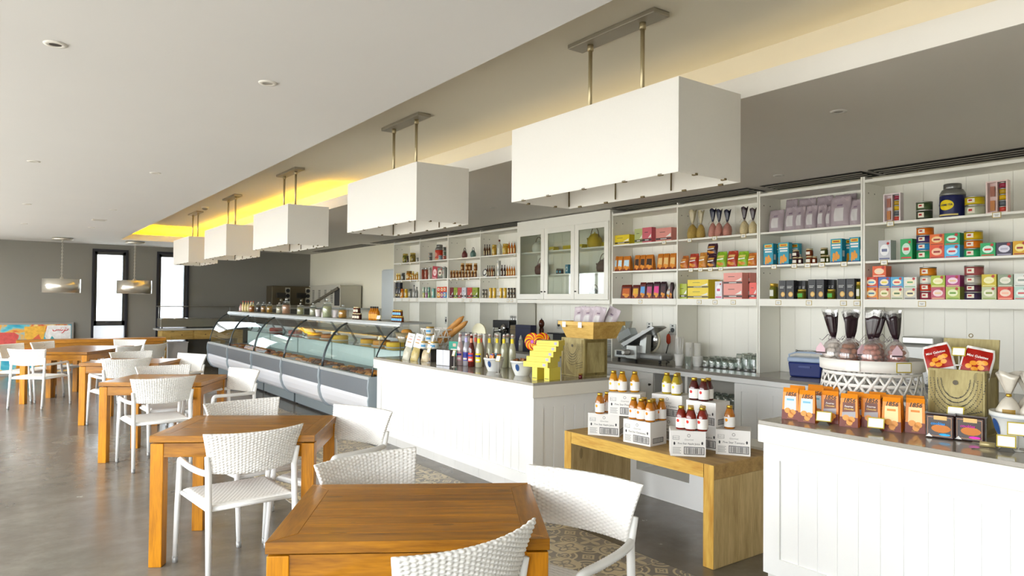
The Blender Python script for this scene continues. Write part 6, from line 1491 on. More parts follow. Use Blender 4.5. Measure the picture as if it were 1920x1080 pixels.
# swirl lollipops in a white cup
t = thing('white_cup', 'small white cup holding swirl lollipops', 'cup', (3.77, 4.81, ZK)); MB().lathe([(.03, 0), (.032, .003), (.045, .165), (.041, .165), (.030, .012)], 20, cap=False).build('cup', P('#f0efea', .3), t); MB().lathe([(.029, .006), (.029, .010)], 16).build('base', P('#e8e6e0', .4), t)
def swirl(label, x, y, z, r, rz):
    t = thing('swirl_lollipop', label, 'lollipop', (x, y, z), rz, 'swirl lollipops')
    MB().tube([(0, 0, -.13), (0, 0, 0)], .003, 6).build('stick', paper, t)
    cols = ['e8b41c', 'a8241c', 'e8b41c', 'd8601c', 'e8b41c', '8a1c3a', 'e8b41c', 'c83a1c']
    d = .012
    for k in range(16):
        def arm(s):
            def fn(u, v): q = r * (.18 + .82 * u); a = 2 * PI * k / 16 + 1.4 * u + (v * .3927); e = d * math.sqrt(max(.02, 1 - (u - .3) ** 2 / .55)); return (q * math.cos(a), s * e, r + q * math.sin(a) * 1.0)
            return fn
        MB().sheet(arm(-1), 8, 2, two=arm(1)).build('swirl_stripe', pk(cols[k % 8], .2), t)
    m = MB().lathe([(r * .2, -d * 1.05), (r * .2, d * 1.05)], 14); me = m.mesh('centre', pk('a0289a', .2)); me.transform(Matrix.Translation((0, 0, r)) @ Matrix.Rotation(PI / 2, 4, 'X')); link('centre', me, t)
swirl('yellow and red swirl lollipop with purple centre, left', 3.755, 4.845, ZK + .195, .078, ROOM + .45); swirl('yellow and red swirl lollipop, right and turned away', 3.80, 4.765, ZK + .215, .07, ROOM + 1.0)
# painted chest with a chip basket of pouches on it
chest('closed painted wooden tea chest under the chip basket', 3.885, 4.465, ROOM, .29, .265, .322, False)
t = thing('chip_basket', 'thin wooden chip basket of pouches on the painted chest', 'basket', (4.0, 4.36, ZK + .3235), ROOM)
chip = wood('#dcb868', '#b98f44', (1.5, 8, 8), .55, 2.0, rnd=.15); b0, b1, d0, d1, hh = .165, .215, .13, .17, .135
for s in (-1, 1):
    m = MB(); m.hexa([(-b0, s * d0 - .003, .004), (b0, s * d0 - .003, .004), (b0, s * d0 + .003, .004), (-b0, s * d0 + .003, .004)], [(-b1, s * d1 - .003, hh), (b1, s * d1 - .003, hh), (b1, s * d1 + .003, hh), (-b1, s * d1 + .003, hh)]); m.build('side', chip, t)
    m = MB(); m.hexa([(s * b0 - .003, -d0, .004), (s * b0 + .003, -d0, .004), (s * b0 + .003, d0, .004), (s * b0 - .003, d0, .004)], [(s * b1 - .003, -d1, hh), (s * b1 + .003, -d1, hh), (s * b1 + .003, d1, hh), (s * b1 - .003, d1, hh)]); m.build('end', chip, t)
    MB().box(-b1 - .006, s * (d1 + .005) - .004, hh - .025, b1 + .006, s * (d1 + .005) + .004, hh + .005).build('rim', chip, t); MB().box(s * (b1 + .005) - .004, -d1 - .004, hh - .025, s * (b1 + .005) + .004, d1 + .004, hh + .005).build('rim', chip, t)
MB().box(-b0, -d0, 0, b0, d0, .006).build('base', chip, t)
for x in (-.14, .06): MB().box(x - .022, -d1 - .012, hh - .045, x + .022, -d1 - .010, hh).build('card', paper, t)
for k, (x, y, lean) in enumerate(((-.13, -.05, -.1), (-.02, -.06, .0), (.08, -.05, .12), (.12, .03, .35))):
    o = pouch((f'pale lavender pouch in the chip basket, {ORD[k]} from left', 'pouch', (4.0 + y, 4.36 - x, ZK + .3235 + .07), ROOM + .15, 'pouches in the chip basket'), .125, .06, .20, ['c4b8c0']); o.rotation_euler = (-.1, lean, ROOM + .15)
t = tag(link('jam_jar', MB().lathe([(.014, 0), (.016, .003), (.016, .03)], 12).mesh('jam_jar', gl('5a1418')), None, (3.83, 4.30, ZK)), 'tiny dark jam jar at the corner of the closed painted chest', 'jar'); MB().lathe([(.017, .03), (.017, .04)], 12).build('lid', goldlid, t)
# sample bags with header cards
for k, (x, y, c) in enumerate(((3.40, 6.60, 'c8c4b0'), (3.415, 6.45, 'c4b070'), (3.475, 6.33, 'c9b894'))):
    t = thing('sample_bag', f'clear bag with white header card on the left-hand counter, {ORD[k]} from left', 'bag', (x, y, ZK), ROOM + .15, 'clear bags with header cards'); t.rotation_euler = (-.22, .12, ROOM + .15)
    mk = pillow(.12, .15, .06, .02); MB().sheet(mk(-1), 8, 10, two=mk(1)).build('filled_bag', P('#' + c, .3, var=.25, ns=60), t)
    hc = MB().box(-.06, .022, .145, .06, .040, .29).build('header_card', paper, t)
    for q, (a, b, cc) in enumerate(((.19, .20, 'b08a4a'), (.225, .233, 'b05a3a'), (.255, .262, '8a7a5a'))):
        m = MB(); rect(m, -.04 + .01 * q, a, .03, b, .0214); m.build('card_print', pk(cc), hc)
# leaflet holder, teal card, price stands
t = thing('leaflet_box', 'white leaflet holder with grey side on the left-hand counter', 'leaflet holder', (3.43, 5.83, ZK), ROOM + .25); MB().box(-.09, 0, 0, .09, .08, .15).build('holder', P('#6a6668', .4), t)
for s in (-1, 1): MB().box(-.088 if s < 0 else .002, -.003, .004, -.002 if s < 0 else .088, 0, .15).build('leaflet', P('#e6e8f2', .6), t)
t = thing('table_card', 'teal table card behind the leaflet holder', 'card', (3.72, 6.10, ZK), ROOM + .3); MB().box(-.075, 0, .06, .075, .006, .21).build('card', P('#2a9a84', .5), t); m = MB(); rect(m, -.05, .125, .05, .135, -.0008); m.build('line_print', paper, t); m = MB(); rect(m, -.02, .16, .02, .19, -.0008); m.build('crest_print', pk('d8b0a0'), t); MB().box(-.03, -.03, 0, .03, .04, .06).build('holder', P('#b9b8b2', .3), t)
stand_card('small price stand left of the leaflet holder', 3.46, 6.16, ZK, ROOM + .2, .05, .05, .08); stand_card('small price stand between leaflet holder and bottles', 3.45, 5.66, ZK, ROOM + .2, .04, .055, .085); stand_card('small price stand before the bowl of chocolate bars', 3.45, 4.93, ZK, ROOM + .2, .05, .05, .09)
# stacked cheese jars
def cheese(label, x, y, z):
    o = tag(link('cheese_jar', MB().lathe([(.04, 0), (.046, .01), (.046, .05), (.036, .062)], 16).mesh('cheese_jar', gl('dcdad2')), None, (x, y, z), -1.), label, 'jar', 'squat jars stacked on the left-hand counter'); MB().lathe([(.042, .060), (.042, .072), (.038, .075)], 16).build('lid', goldlid, o); patch(.046, .018, .042, -.6, .6, 6, .0008, 0).build('label', pk('4a8ab0'), o)
for k, (x, y, z, lb) in enumerate(((3.56, 6.32, 2, 'topmost of the stack'), (3.56, 6.32, 1, 'second from top of the stack'), (3.53, 6.37, 0, 'bottom left of the stack'), (3.59, 6.28, 0, 'bottom right of the stack'))): cheese('squat white jar, ' + lb + ' by the bread basket', x, y, ZK + .13 + z * .0757)
t = thing('riser', 'dark riser under the stacked squat jars', 'riser', (3.56, 6.33, ZK), ROOM); MB().box(-.12, -.06, .118, .12, .07, .129).build('board', P('#3a332e', .5), t)
for x in (-.11, .11): MB().box(x - .008, -.05, 0, x + .008, .06, .118).build('leg', P('#3a332e', .5), t)
for k in range(3): jar((f'small dark chutney jar under the riser, {ORD[k]} from left', 'jar', (3.52, 6.40 - .075 * k, ZK), ROOM, 'chutney jars under the riser'), .05, .05, .075, ['3a1c14', '3a3a36', 'b89a6a'])
# white hexagon-weave bread basket with baguettes
t = thing('bread_basket', 'oval white hexagon-weave bread basket with baguettes', 'basket', (3.86, 6.68, ZK)); 
def cone2(z): return .17 + .05 * z / .32
for z in (.01, .085, .16, .235, .315):
    f1 = lambda u, v, z=z: (cone2(z) * .75 * math.cos(2 * PI * u), cone2(z) * math.sin(2 * PI * u) * 1.15, z - .008 + .016 * v); f2 = lambda u, v, z=z: ((cone2(z) - .003) * .75 * math.cos(2 * PI * u), (cone2(z) - .003) * 1.15 * math.sin(2 * PI * u), z - .008 + .016 * v)
    MB().sheet(f1, 36, 1, two=f2).build('hoop', whiteb, t)
for s in (-1, 1):
    for k in range(16):
        def hel(e):
            def fn(u, v): z = .315 * u; a = 2 * PI * k / 16 + s * .6 * u + (v - .5) * .07; r = cone2(z) + e; return (r * .75 * math.cos(a), r * 1.15 * math.sin(a), z + .006)
            return fn
        MB().sheet(hel(.002 * s), 6, 1, two=hel(.002 * s - .0025)).build('strand', whiteb, t)
MB().lathe([(.165, .004), (.165, .008)], 28, sx=.75, sy=1.15).build('base', whiteb, t)
crust = P('#b9823e', .6, var=.25, ns=14, bump=.4)
def baguette(label, a, b, r):
    a, b = Vector(a), Vector(b); t = thing('baguette', label, 'bread', tuple(a), 0, 'baguettes in the bread basket'); n = 14; d = b - a
    MB().tube([tuple(d * (k / n)) for k in range(n + 1)], [r * math.sqrt(max(.05, 1 - (2 * k / n - 1) ** 6)) for k in range(n + 1)], 12).build('loaf', crust, t)
    u = d.normalized()
    for k in range(4): p = d * (.2 + .18 * k) + Vector((-r * .75, -.0, r * .62)); MB().tube([tuple(p - u * .03 + Vector((0, .012, 0))), tuple(p), tuple(p + u * .03 - Vector((0, .012, 0)))], [.001, .004, .001], 6).build('score', P('#dcb878', .7), t)
baguette('upper baguette sticking out of the bread basket', (3.84, 6.86, ZK + .06), (3.94, 6.28, ZK + .46), .033); baguette('lower baguette sticking out of the bread basket', (3.82, 6.80, ZK + .05), (3.95, 6.22, ZK + .41), .031)
# glass bowl of brioche on its stand at the left end
t = thing('bread_bowl', 'glass bowl of dark brioche at the left end of the counter', 'bowl', (3.60, 6.95, ZK)); MB().lathe([(.07, .165), (.115, .27), (.112, .27), (.066, .17)], 24, cap=False).build('bowl', clear('#d8cfa8', base=.1, milky=.25), t); MB().lathe([(.066, .162), (.066, .17)], 20).build('bowl_base', clear('#d8cfa8', base=.1, milky=.25), t)
for k in range(3): MB().tube([(.06 * math.cos(2.1 * k), .06 * math.sin(2.1 * k), .0), (.06 * math.cos(2.1 * k), .06 * math.sin(2.1 * k), .162)], .005, 6).build('stand_leg', P('#4a4640', .4, .6), t)
for k, (x, y, z, s, lb) in enumerate(((-.02, .03, .225, .06, 'left'), (.01, -.05, .232, .055, 'right'), (.03, .02, .27, .055, 'top'))):
    m = MB().lathe([(s * .5, -s * .6), (s, -s * .3), (s * 1.05, .1 * s), (s * .8, s * .5), (s * .3, s * .62)], 12, sy=1.3); tag(m.build('brioche', P('#b8822c', .6, var=.3, ns=20, bump=.5), None, (3.60 + x, 6.95 + y, ZK + z)), f'dark golden brioche, {lb} one in the glass bowl', 'bread', 'brioche in the glass bowl')
# white paper and dark box behind the bottles
t = thing('dark_carton', 'small dark grey carton between bread basket and bottles', 'carton', (3.96, 6.30, ZK), ROOM + .2); MB().box(-.055, 0, 0, .055, .06, .29).build('carton', P('#6a6a6e', .5), t); MB().box(-.05, -.001, .2, .05, 0, .25).build('label', P('#a8a8ac', .5), t)
t = thing('white_scale', 'white scale with a round top behind the bottles', 'scale', (4.05, 6.17, ZK), ROOM + .2); MB().box(-.10, 0, 0, .10, .1, .28).build('housing', P('#e2e0da', .5), t, bevel=.01)
m = MB().lathe([(.10, 0), (.10, .02)], 28); me = m.mesh('dial', P('#e6e2c4', .4)); me.transform(Matrix.Translation((-.02, .05, .29)) @ Matrix.Rotation(PI / 2, 4, 'X')); link('dial', me, t)

# ================================================================== on the back counter
ZQ = ZC + .0004
chrome = P('#c8c8c8', .15, 1.0, var=.05); dark = P('#232326', .3)
t = thing('coffee_machine', 'black and chrome coffee machine on the back counter', 'coffee machine', (5.72, 8.13, ZQ), ROOM)
MB().box(-.20, 0, 0, .20, .28, .03).build('drip_tray', chrome, t); MB().box(-.20, .14, .03, .20, .30, .38).build('body', dark, t, bevel=.01); MB().box(-.20, .0, .27, .20, .14, .38).build('head', dark, t, bevel=.01)
for x in (-.10, .04): MB().lathe([(.02, .20), (.034, .22), (.034, .27)], 14, x, .07).build('group_head', chrome, t); MB().tube([(x, .05, .215), (x + .01, -.05, .21)], .008, 8).build('portafilter', dark, t)
m = MB().lathe([(.055, 0), (.06, .015), (.03, .03)], 20); me = m.mesh('gauge', chrome); me.transform(Matrix.Translation((.08, -.002, .27)) @ Matrix.Rotation(PI / 2, 4, 'X')); link('gauge', me, t)
MB().tube([(-.2, .08, .3), (-.25, .06, .27), (-.25, .05, .12)], .007, 8).build('steam_wand', chrome, t)
for x in (.0, .06, .12, .17): MB().lathe([(.022, .381), (.03, .44), (.027, .44), (.019, .384)], 12, x, .2, cap=False).build('cup', P('#c9c9c6', .2, .4), t)
t = thing('drawer_tower', 'small brown drawer tower beside the coffee machine', 'drawers', (5.74, 7.862, ZQ), ROOM); MB().box(-.07, 0.01, 0, .07, .2, .32).build('frame', P('#5a5248', .5), t)
for k in range(5): MB().box(-.062, 0, .012 + k * .062, .062, .01, .065 + k * .062).build('drawer', P('#7a6a4c', .5), t)
t = thing('navy_box', 'upright navy blue box on the back counter', 'box', (5.62, 7.47, ZQ), ROOM); MB().box(-.17, 0, 0, .17, .10, .335).build('box', P('#12163e', .45), t, bevel=.004); MB().box(-.17, -.002, .29, .17, 0, .30).build('lid_line', P('#0c0f2c', .5), t)
t = thing('squeeze_bottle', 'clear squeeze bottle before the navy box', 'bottle', (5.52, 7.38, ZQ)); MB().lathe([(.028, 0), (.03, .005), (.03, .13), (.02, .15)], 14).build('body', clear('#e6e6dc', base=.08, milky=.4), t); MB().lathe([(.02, .15), (.018, .165), (.004, .205)], 12).build('nozzle', P('#e8e6dc', .4), t)
t = thing('pepper_mill', 'tall dark wooden pepper mill on the back counter', 'pepper mill', (5.90, 7.42, ZQ)); MB().lathe([(.035, 0), (.036, .03), (.024, .10), (.03, .2), (.034, .27), (.026, .30)], 18).build('body', wood('#5a2c18', '#3a1a0e', (3, 3, 3), .25), t); MB().lathe([(.026, .301), (.038, .33), (.04, .36), (.028, .395), (.008, .41)], 18).build('head', wood('#5a2c18', '#3a1a0e', (3, 3, 3), .25), t); MB().lathe([(.008, .41), (.01, .42), (.004, .43)], 10).build('knob', chrome, t)
t = thing('white_tray', 'flat white lidded tray on the counter behind the lollipops', 'tray', (5.60, 6.95, ZQ), ROOM); MB().box(-.30, 0, 0, .30, .14, .05).build('tray', P('#e8e6e0', .4), t, bevel=.01); MB().box(-.31, -.01, .05, .31, .15, .066).build('lid', P('#dcdad4', .4), t, bevel=.005)
t = thing('black_tray', 'black wall tray with a small device above the chip basket', 'tray', (6.02, 7.17, 1.11), ROOM); MB().box(-.13, -.12, 0, .13, .055, .015).build('tray', dark, t); MB().box(-.08, -.06, -.08, .08, .05, -.001).build('bracket', P('#4a4a4c', .4), t); MB().box(-.13, -.12, -.22, .13, .055, -.081).build('printer', P('#8a8a88', .4), t, bevel=.01)
def socket(label, y, z):
    t = thing('wall_socket', label, 'socket', (XB - .0155, y, z), ROOM, 'wall sockets'); MB().box(-.042, -.012, -.06, .042, 0, .06).build('plate', P('#c9c9c4', .35, .3), t, bevel=.003); m = MB().lathe([(.026, 0), (.026, .004)], 18); me = m.mesh('outlet', dark); me.transform(Matrix.Translation((0, -.012, -.005)) @ Matrix.Rotation(PI / 2, 4, 'X')); link('outlet', me, t); MB().box(-.012, -.0135, .035, .012, -.012, .05).build('switch', dark, t)
socket('wall socket behind the meat slicer', 5.62, 1.25); socket('wall socket beside the straws, with a red plug', 5.27, 1.24); socket('double wall socket above the bread basket', 10.22, 1.21); socket('wall socket above the black tray', 7.25, 1.235)
t = thing('power_plug', 'red plug with a black cable beside the straws', 'plug', (XB - .06, 5.30, 1.14), ROOM); MB().lathe([(.012, -.06), (.024, -.04), (.024, .02), (.014, .05)], 12).build('plug', P('#c8401c', .5), t); MB().tube([(0, 0, -.06), (.02, -.06, -.16), (.08, -.12, -.24), (.12, -.12, -.2485)], .006, 6).build('cable', dark, t); MB().tube([(0, 0, .05), (0, .02, .08)], .008, 6).build('pins', chrome, t)
def plates(label, x, y, n, r):
    me = MB().lathe([(r * .55, 0), (r * .6, .001), (r, .011), (r, .0135), (r * .58, .004), (0, .003)], 28, cap=False).mesh('plate', P('#d9dad6', .3))
    for k in range(n): o = tag(link('plate', me, None, (x, y, ZQ + k * .0145)), f'{ORD[k] if k < 20 else ORD[k]} plate from the bottom of the {label}', 'plate', 'stacked plates')
plates('plate stack left of the shelf upright', 5.93, 6.14, 14, .10); plates('plate stack behind the meat slicer', 5.92, 5.78, 14, .115)
t = thing('cutting_board', 'small brown board lying on the plate stack behind the slicer', 'board', (5.92, 5.78, ZQ + 14 * .0145 + .001), .4); MB().box(-.12, -.09, 0, .12, .09, .02).build('board', wood('#b06a2c', '#8a4a1c', (1, 9, 9), .5), t); MB().lathe([(.012, .02), (.012, .0205)], 10, -.09, 0).build('hole', dark, t)
# meat slicer
t = thing('meat_slicer', 'silver meat slicer with a tilted carriage on the back counter', 'meat slicer', (5.62, 5.40, ZQ), ROOM); sil = P('#b9bab8', .28, .75); sil2 = P('#a2a3a2', .35, .6)
MB().box(-.34, .0, .03, .0, .22, .12).build('base', sil, t, bevel=.01); MB().box(.0, .03, .03, .34, .22, .10).build('base_rear', sil2, t, bevel=.02); MB().box(-.12, -.03, .03, .03, .2, .18).build('motor_housing', sil, t, bevel=.006)
for x in (-.31, -.05, .3): MB().lathe([(.014, 0), (.016, .03)], 10, x, .05).build('foot', dark, t)
MB().box(-.30, -.003, .06, -.22, 0, .105).build('switch_plate', dark, t)
m = MB().lathe([(.034, 0), (.034, .03), (.026, .06), (.03, .075), (.018, .085)], 16); me = m.mesh('knob', P('#d4d4d2', .2, .5)); me.transform(Matrix.Translation((-.09, -.03, .10)) @ Matrix.Rotation(PI / 2, 4, 'X')); link('knob', me, t)
MB().hexa([(.02, .02, .10), (.12, .02, .10), (.12, .1, .10), (.02, .1, .10)], [(.06, .02, .34), (.14, .02, .36), (.14, .1, .36), (.06, .1, .34)]).build('carriage_arm', sil, t)
MB().hexa([(-.20, -.04, .19), (-.15, -.04, .16), (-.15, .16, .16), (-.20, .16, .19)], [(.26, -.04, .40), (.30, -.04, .385), (.30, .16, .385), (.26, .16, .40)]).build('carriage', sil2, t)
m = MB().lathe([(.125, 0), (.125, .008), (.03, .016)], 36); me = m.mesh('blade', P('#d0d2d2', .15, 1.)); me.transform(Matrix.Translation((.06, .15, .24)) @ Matrix.Rotation(PI / 2, 4, 'X')); link('blade', me, t)
MB().tube([(.06 + .135 * math.cos(a), .16, .24 + .135 * math.sin(a)) for a in [-2.2 + .28 * k for k in range(14)]], .012, 8).build('blade_guard', P('#d4ccb0', .35), t)
MB().hexa([(-.22, -.05, .20), (-.21, -.05, .20), (-.21, .1, .20), (-.22, .1, .20)], [(-.30, -.05, .40), (-.15, -.05, .44), (-.15, .1, .44), (-.30, .1, .40)]).build('hand_shield', clear('#e4e8e6', base=.1, milky=.15), t)
m = MB(); m.hexa([(-.19, -.06, .22), (-.02, -.06, .30), (-.02, .05, .30), (-.19, .05, .22)], [(-.22, -.06, .30), (-.06, -.06, .37), (-.06, .05, .37), (-.22, .05, .30)]); m.build('meat_pusher', clear('#dfe6ea', base=.12, milky=.3), t)
# cups, straws, glasses
t = thing('straw_cup', 'white cup full of straws on the back counter', 'cup', (5.66, 4.83, ZQ)); MB().lathe([(.035, 0), (.036, .002), (.05, .12), (.046, .12), (.032, .006)], 18, cap=False).build('cup', P('#f0efec', .4), t)
for k in range(14):
    a = 2.4 * k; q = .028 * math.sqrt((k + .5) / 14); MB().tube([(q * math.cos(a), q * math.sin(a), .01), (q * 1.9 * math.cos(a), q * 1.9 * math.sin(a), .29 + .012 * math.sin(5 * k))], .0035, 6).build('straw', P('#f1f0ec', .4), t)
def cups(label, x, y, n, r, h, mt):
    t = thing('cup_stack', label, 'cups', (x, y, ZQ))
    for k in range(n): MB().lathe([(r * .78, 0), (r, h), (r * .97, h), (r * .74, .004)], 16, cap=False).build('cup', mt, t, (0, 0, k * .022))
cups('stack of white paper cups behind the straws', 5.86, 4.862, 7, .042, .10, P('#ecebe6', .5)); cups('tall stack of small white cups behind the glasses', 5.88, 4.775, 7, .034, .10, P('#f0efe8', .5)); cups('short stack of white tubs before the small cups', 5.79, 4.70, 3, .052, .06, P('#efeee9', .5))
t = thing('spoon_glass', 'clear glass with a plastic spoon beside the straw cup', 'glass', (5.68, 4.735, ZQ)); MB().lathe([(.026, 0), (.034, .10), (.033, .10), (.024, .004)], 16, cap=False).build('glass', clear('#eef2f0', base=.1), t); MB().tube([(0, 0, .01), (.04, .0, .19)], .004, 6).build('spoon', clear('#f4f4f0', base=.1, milky=.5), t)
glm = clear('#f0f4f2', base=.14)
gs = MB().lathe([(.034, 0), (.036, .05), (.030, .098), (0, .10)], 18, cap=False).mesh('tumbler', glm); gsb = MB().lathe([(.024, .085), (.026, .098)], 14).mesh('thick_base', clear('#d4dcd8', base=.2), )
gt = MB().lathe([(.034, 0), (.032, .1), (.028, .155), (0, .158)], 18, cap=False).mesh('tall_tumbler', glm)
mat_ = tag(MB().box(5.755, 3.985, ZQ, 6.03, 4.645, ZQ + .004).build('drip_mat', P('#5c5a56', .5)), 'dark drip mat under the upturned glasses', 'mat'); MB().box(5.76, 3.99, ZQ + .004, 6.025, 4.64, ZQ + .0055).build('mat_ribs', P('#4a4844', .6), mat_)
k = 0
for r_ in range(3):
    for c_ in range(5):
        y = 4.60 - .078 * c_; x = 5.80 + .085 * r_; o = tag(link('tumbler', gs, None, (x, y, ZQ + .006)), f'upturned short glass, {ORD[c_]} from left in the {("front", "middle", "back")[r_]} row', 'glass', 'upturned glasses on the back counter'); link('thick_base', gsb, o)
for r_ in range(3):
    for c_ in range(3):
        y = 4.20 - .085 * c_; x = 5.80 + .085 * r_; o = tag(link('tall_tumbler', gt, None, (x, y, ZQ + .006)), f'upturned tall glass, {ORD[c_]} from left in the {("front", "middle", "back")[r_]} row', 'glass', 'upturned glasses on the back counter'); link('thick_base', gsb, o, (0, 0, .058))
for c_ in range(9): o = tag(link('tumbler', gs, None, (5.55 + .09 * (c_ % 2), 4.42 - .085 * (c_ // 2), .5755)), f'upturned glass in the niche under the counter, {ORD[c_]} from left', 'glass', 'glasses in the niche'); link('thick_base', gsb, o)
# cool box
t = thing('cool_box', 'small navy cool box with pale blue lid on the back counter', 'cool box', (5.76, 3.49, ZQ), ROOM + .25)
MB().hexa([(-.13, 0, 0), (.13, 0, 0), (.13, .18, 0), (-.13, .18, 0)], [(-.145, -.008, .13), (.145, -.008, .13), (.145, .188, .13), (-.145, .188, .13)]).build('body', P('#1c2f78', .35), t, bevel=.012)
MB().box(-.15, -.012, .131, .15, .192, .175).build('lid', P('#a9bcd8', .35), t, bevel=.012)
MB().tube([(-.155, .09, .10), (-.165, .09, .19), (-.10, .09, .215), (.10, .09, .215), (.165, .09, .19), (.155, .09, .10)], .008, 8).build('handle', P('#b8c8de', .35), t)
for k in range(8): MB().box(.140 + .0018 * k, .005, .012 + .014 * k, .143 + .0018 * k, .175, .02 + .014 * k).build('rib', P('#1c2f78', .35), t)
MB().box(-.05, -.014, .085, .05, -.006, .10).build('grip', P('#3a4a90', .4), t)
t = thing('kitchen_tongs', 'steel tongs lying on the cool box lid', 'tongs', (5.80, 3.49, ZQ + .2245), ROOM + .2)
for s in (-1, 1): MB().tube([(-.09, .0, .006), (0, s * .02, .01), (.09, s * .03, .006)], .005, 6).build('arm', chrome, t)
MB().tube([(-.10, 0, .006), (-.09, 0, .006)], .012, 8).build('hinge', chrome, t)
# steel appliance behind the basket and the chest
t = thing('steel_mixer', 'grey steel appliance on the back counter behind the painted chest', 'appliance', (5.80, 2.58, ZQ), ROOM); MB().box(-.16, 0, .02, .16, .25, .34).build('housing', P('#a9a9a6', .35, .4), t, bevel=.02); MB().box(-.16, 0, .0, .16, .25, .02).build('base', dark, t); MB().box(-.12, .04, .341, .12, .2, .40).build('hopper', P('#b9b9b4', .3, .5), t, bevel=.01)

# ================================================================== display cases: goods
def on_top(fn, label, cat, x, y, *a): return fn((label, cat, (x, y, ZV), -1.1, 'jars along the top of the display cases'), *a)
def cookie_jar(label, x, y, r, h, c):
    t = thing('cookie_jar', label, 'jar', (x, y, ZV), 0, 'glass jars along the top of the display cases')
    MB().lathe([(r * .85, .004), (r * .94, .01), (r * .94, h * .52), (r * .7, h * .58)], 16).build('contents', P('#' + c, .6, var=.45, ns=45, bump=.4), t)
    MB().lathe([(r * .9, 0), (r, .006), (r, h * .62), (r * .78, h * .70), (r * .78, h * .74)], 18, cap=False).build('glass', clear('#eef2ee', base=.10), t)
    l = MB().lathe([(r * .84, h * .74), (r * .84, h * .79), (r * .3, h * .82)], 16).build('lid', clear('#dfe4e0', base=.15, milky=.25), t)
    MB().lathe([(r * .12, h * .82), (r * .32, h * .90), (r * .3, h * .97), (r * .1, h)], 12).build('lid_knob', clear('#e4e8e4', base=.2, milky=.25), l)
for k, (x, y, r, h, c, n) in enumerate(((3.86, 13.80, .055, .195, 'b86a1c', 'amber fruit'), (3.96, 13.72, .05, .195, '4a3a3a', 'dark fruit'), (3.98, 13.45, .05, .197, 'a8742c', 'golden nuts'), (4.0, 13.15, .055, .2, 'b8862c', 'yellow fruit'), (3.97, 12.48, .057, .195, 'cfc6b0', 'pale nuts'), (3.99, 12.17, .07, .272, 'cf9a7c', 'pink sweets, tall'), (3.96, 11.36, .057, .195, 'b9b48c', 'pale green sweets'), (3.895, 10.60, .052, .2, 'c9c4ac', 'white nuts'), (3.74, 9.62, .066, .275, 'c4c8a4', 'pale green sweets, tall'), (3.83, 9.27, .056, .187, 'd0922c', 'orange sweets'))):
    cookie_jar(f'lidded glass jar of {n}, {ORD[k]} from left on the display cases', x, y, r, h, c)
for k in range(5): bottle((f'red and white drink bottle, {ORD[k]} from left on the far display case', 'bottle', (3.88 + .045 * k, 14.55 - .02 * k, ZV), -1.1, 'drink bottles on the far display case'), .05, .05, .21, ['e0d09a', 'c8402c', 'efe4c4'])
bottle(('pink drink bottle left of the red and white ones', 'bottle', (3.86, 14.66, ZV), -1.1, 'drink bottles on the far display case'), .06, .05, .15, ['d8b0b0', 'a83a3a', 'e8d8d8'])
for k, (x, y) in enumerate(((3.83, 10.22), (3.84, 9.58), (3.74, 9.75))):
    t = thing('napkin_cup', ('white paper cup left of the tall jar', 'white paper cup right of the tall jar', 'small white cup before the tall jar')[k], 'cup', (x, y, ZV), 0, 'white cups on the display cases'); h = .105 if k < 2 else .07; MB().lathe([(.032, 0), (.044 if k < 2 else .03, h), (.041 if k < 2 else .027, h), (.029, .004)], 16, cap=False).build('cup', P('#ebe6ea', .5), t); MB().lathe([(.029, .003), (.029, .006)], 14).build('base', P('#ebe6ea', .5), t)
for k in range(5):
    c_, r_ = k % 3, k // 3; jar((f'small dark jam jar on the display case, {"upper" if r_ else "lower"} row, {ORD[c_]} from left', 'jar', (3.70, 8.62 - .075 * c_ - .035 * r_, ZV + r_ * .0822), -1.2, 'jam jars on the display case'), .066, .06, .081, ['3a1a12' if k != 3 else '6a2a18', 'c9b890', 'e4dccb'])
for k in range(4): bottle((f'amber oil bottle with black cap on the display case, {ORD[k]} from left', 'bottle', (3.74, 8.20 - .062 * k, ZV), -1.2, 'oil bottles on the display case'), .064, .06, .172, ['b0701c', '23201c', 'd8a85a'])
for k in range(9):
    r_ = 1 if k >= 5 else 0; c_ = k - 5 * r_; jar((f'little blue-labelled jar at the end of the cases, {"upper" if r_ else "lower"} row, {ORD[c_]} from left', 'jar', (3.74, 7.56 - .054 * c_ - .027 * r_, ZV + r_ * .0702), -1.2, 'blue-labelled jars at the end of the cases'), .05, .05, .069, ['6a3a20', 'd8b04a', '7ab4d8'])
stand_card('price card beside the oil bottles on the display case', 3.72, 7.88, ZV, ROOM + .3, .07, .05)
def cake(label, x, y, z, r, h, c, top):
    t = thing('cake', label, 'cake', (x, y, z), 0, 'cakes on the glass shelf'); MB().lathe([(r * 1.15, 0), (r * 1.2, .006), (r * 1.1, .006)], 24).build('plate', P('#e8e8e4', .3), t); MB().lathe([(r, .0065), (r * 1.02, h * .8), (r * .95, h)], 24).build('sponge', P('#' + c, .7, var=.2, ns=30), t); MB().lathe([(r * .95, h), (r * .9, h + .006)], 24).build('topping', P('#' + top, .5, var=.3, ns=40), t)
zs = .9712
for k, (y, c, tp, n) in enumerate(((7.70, 'd8b43a', 'b07a24', 'yellow cake'), (8.08, 'c88a34', '9a5a24', 'brown cake'), (8.46, 'd8a62c', '9a5a1c', 'golden cake with brown top'), (9.42, 'd8b030', 'e0c040', 'yellow lemon tart'), (9.85, 'b06a2c', '8a4a1c', 'small brown tart'), (10.02 + .4, 'c88a3a', 'a86a2c', 'pale brown tart'), (11.3, 'a84a3a', '8a2a22', 'red tart'), (12.3, '9a3a2c', 'b84a3a', 'flat red tart'))): cake(f'{n}, {ORD[k]} cake from right on the display case shelf', 3.86, y, zs, .11, .06, c, tp)
zd = .6415
rng = random.Random(5)
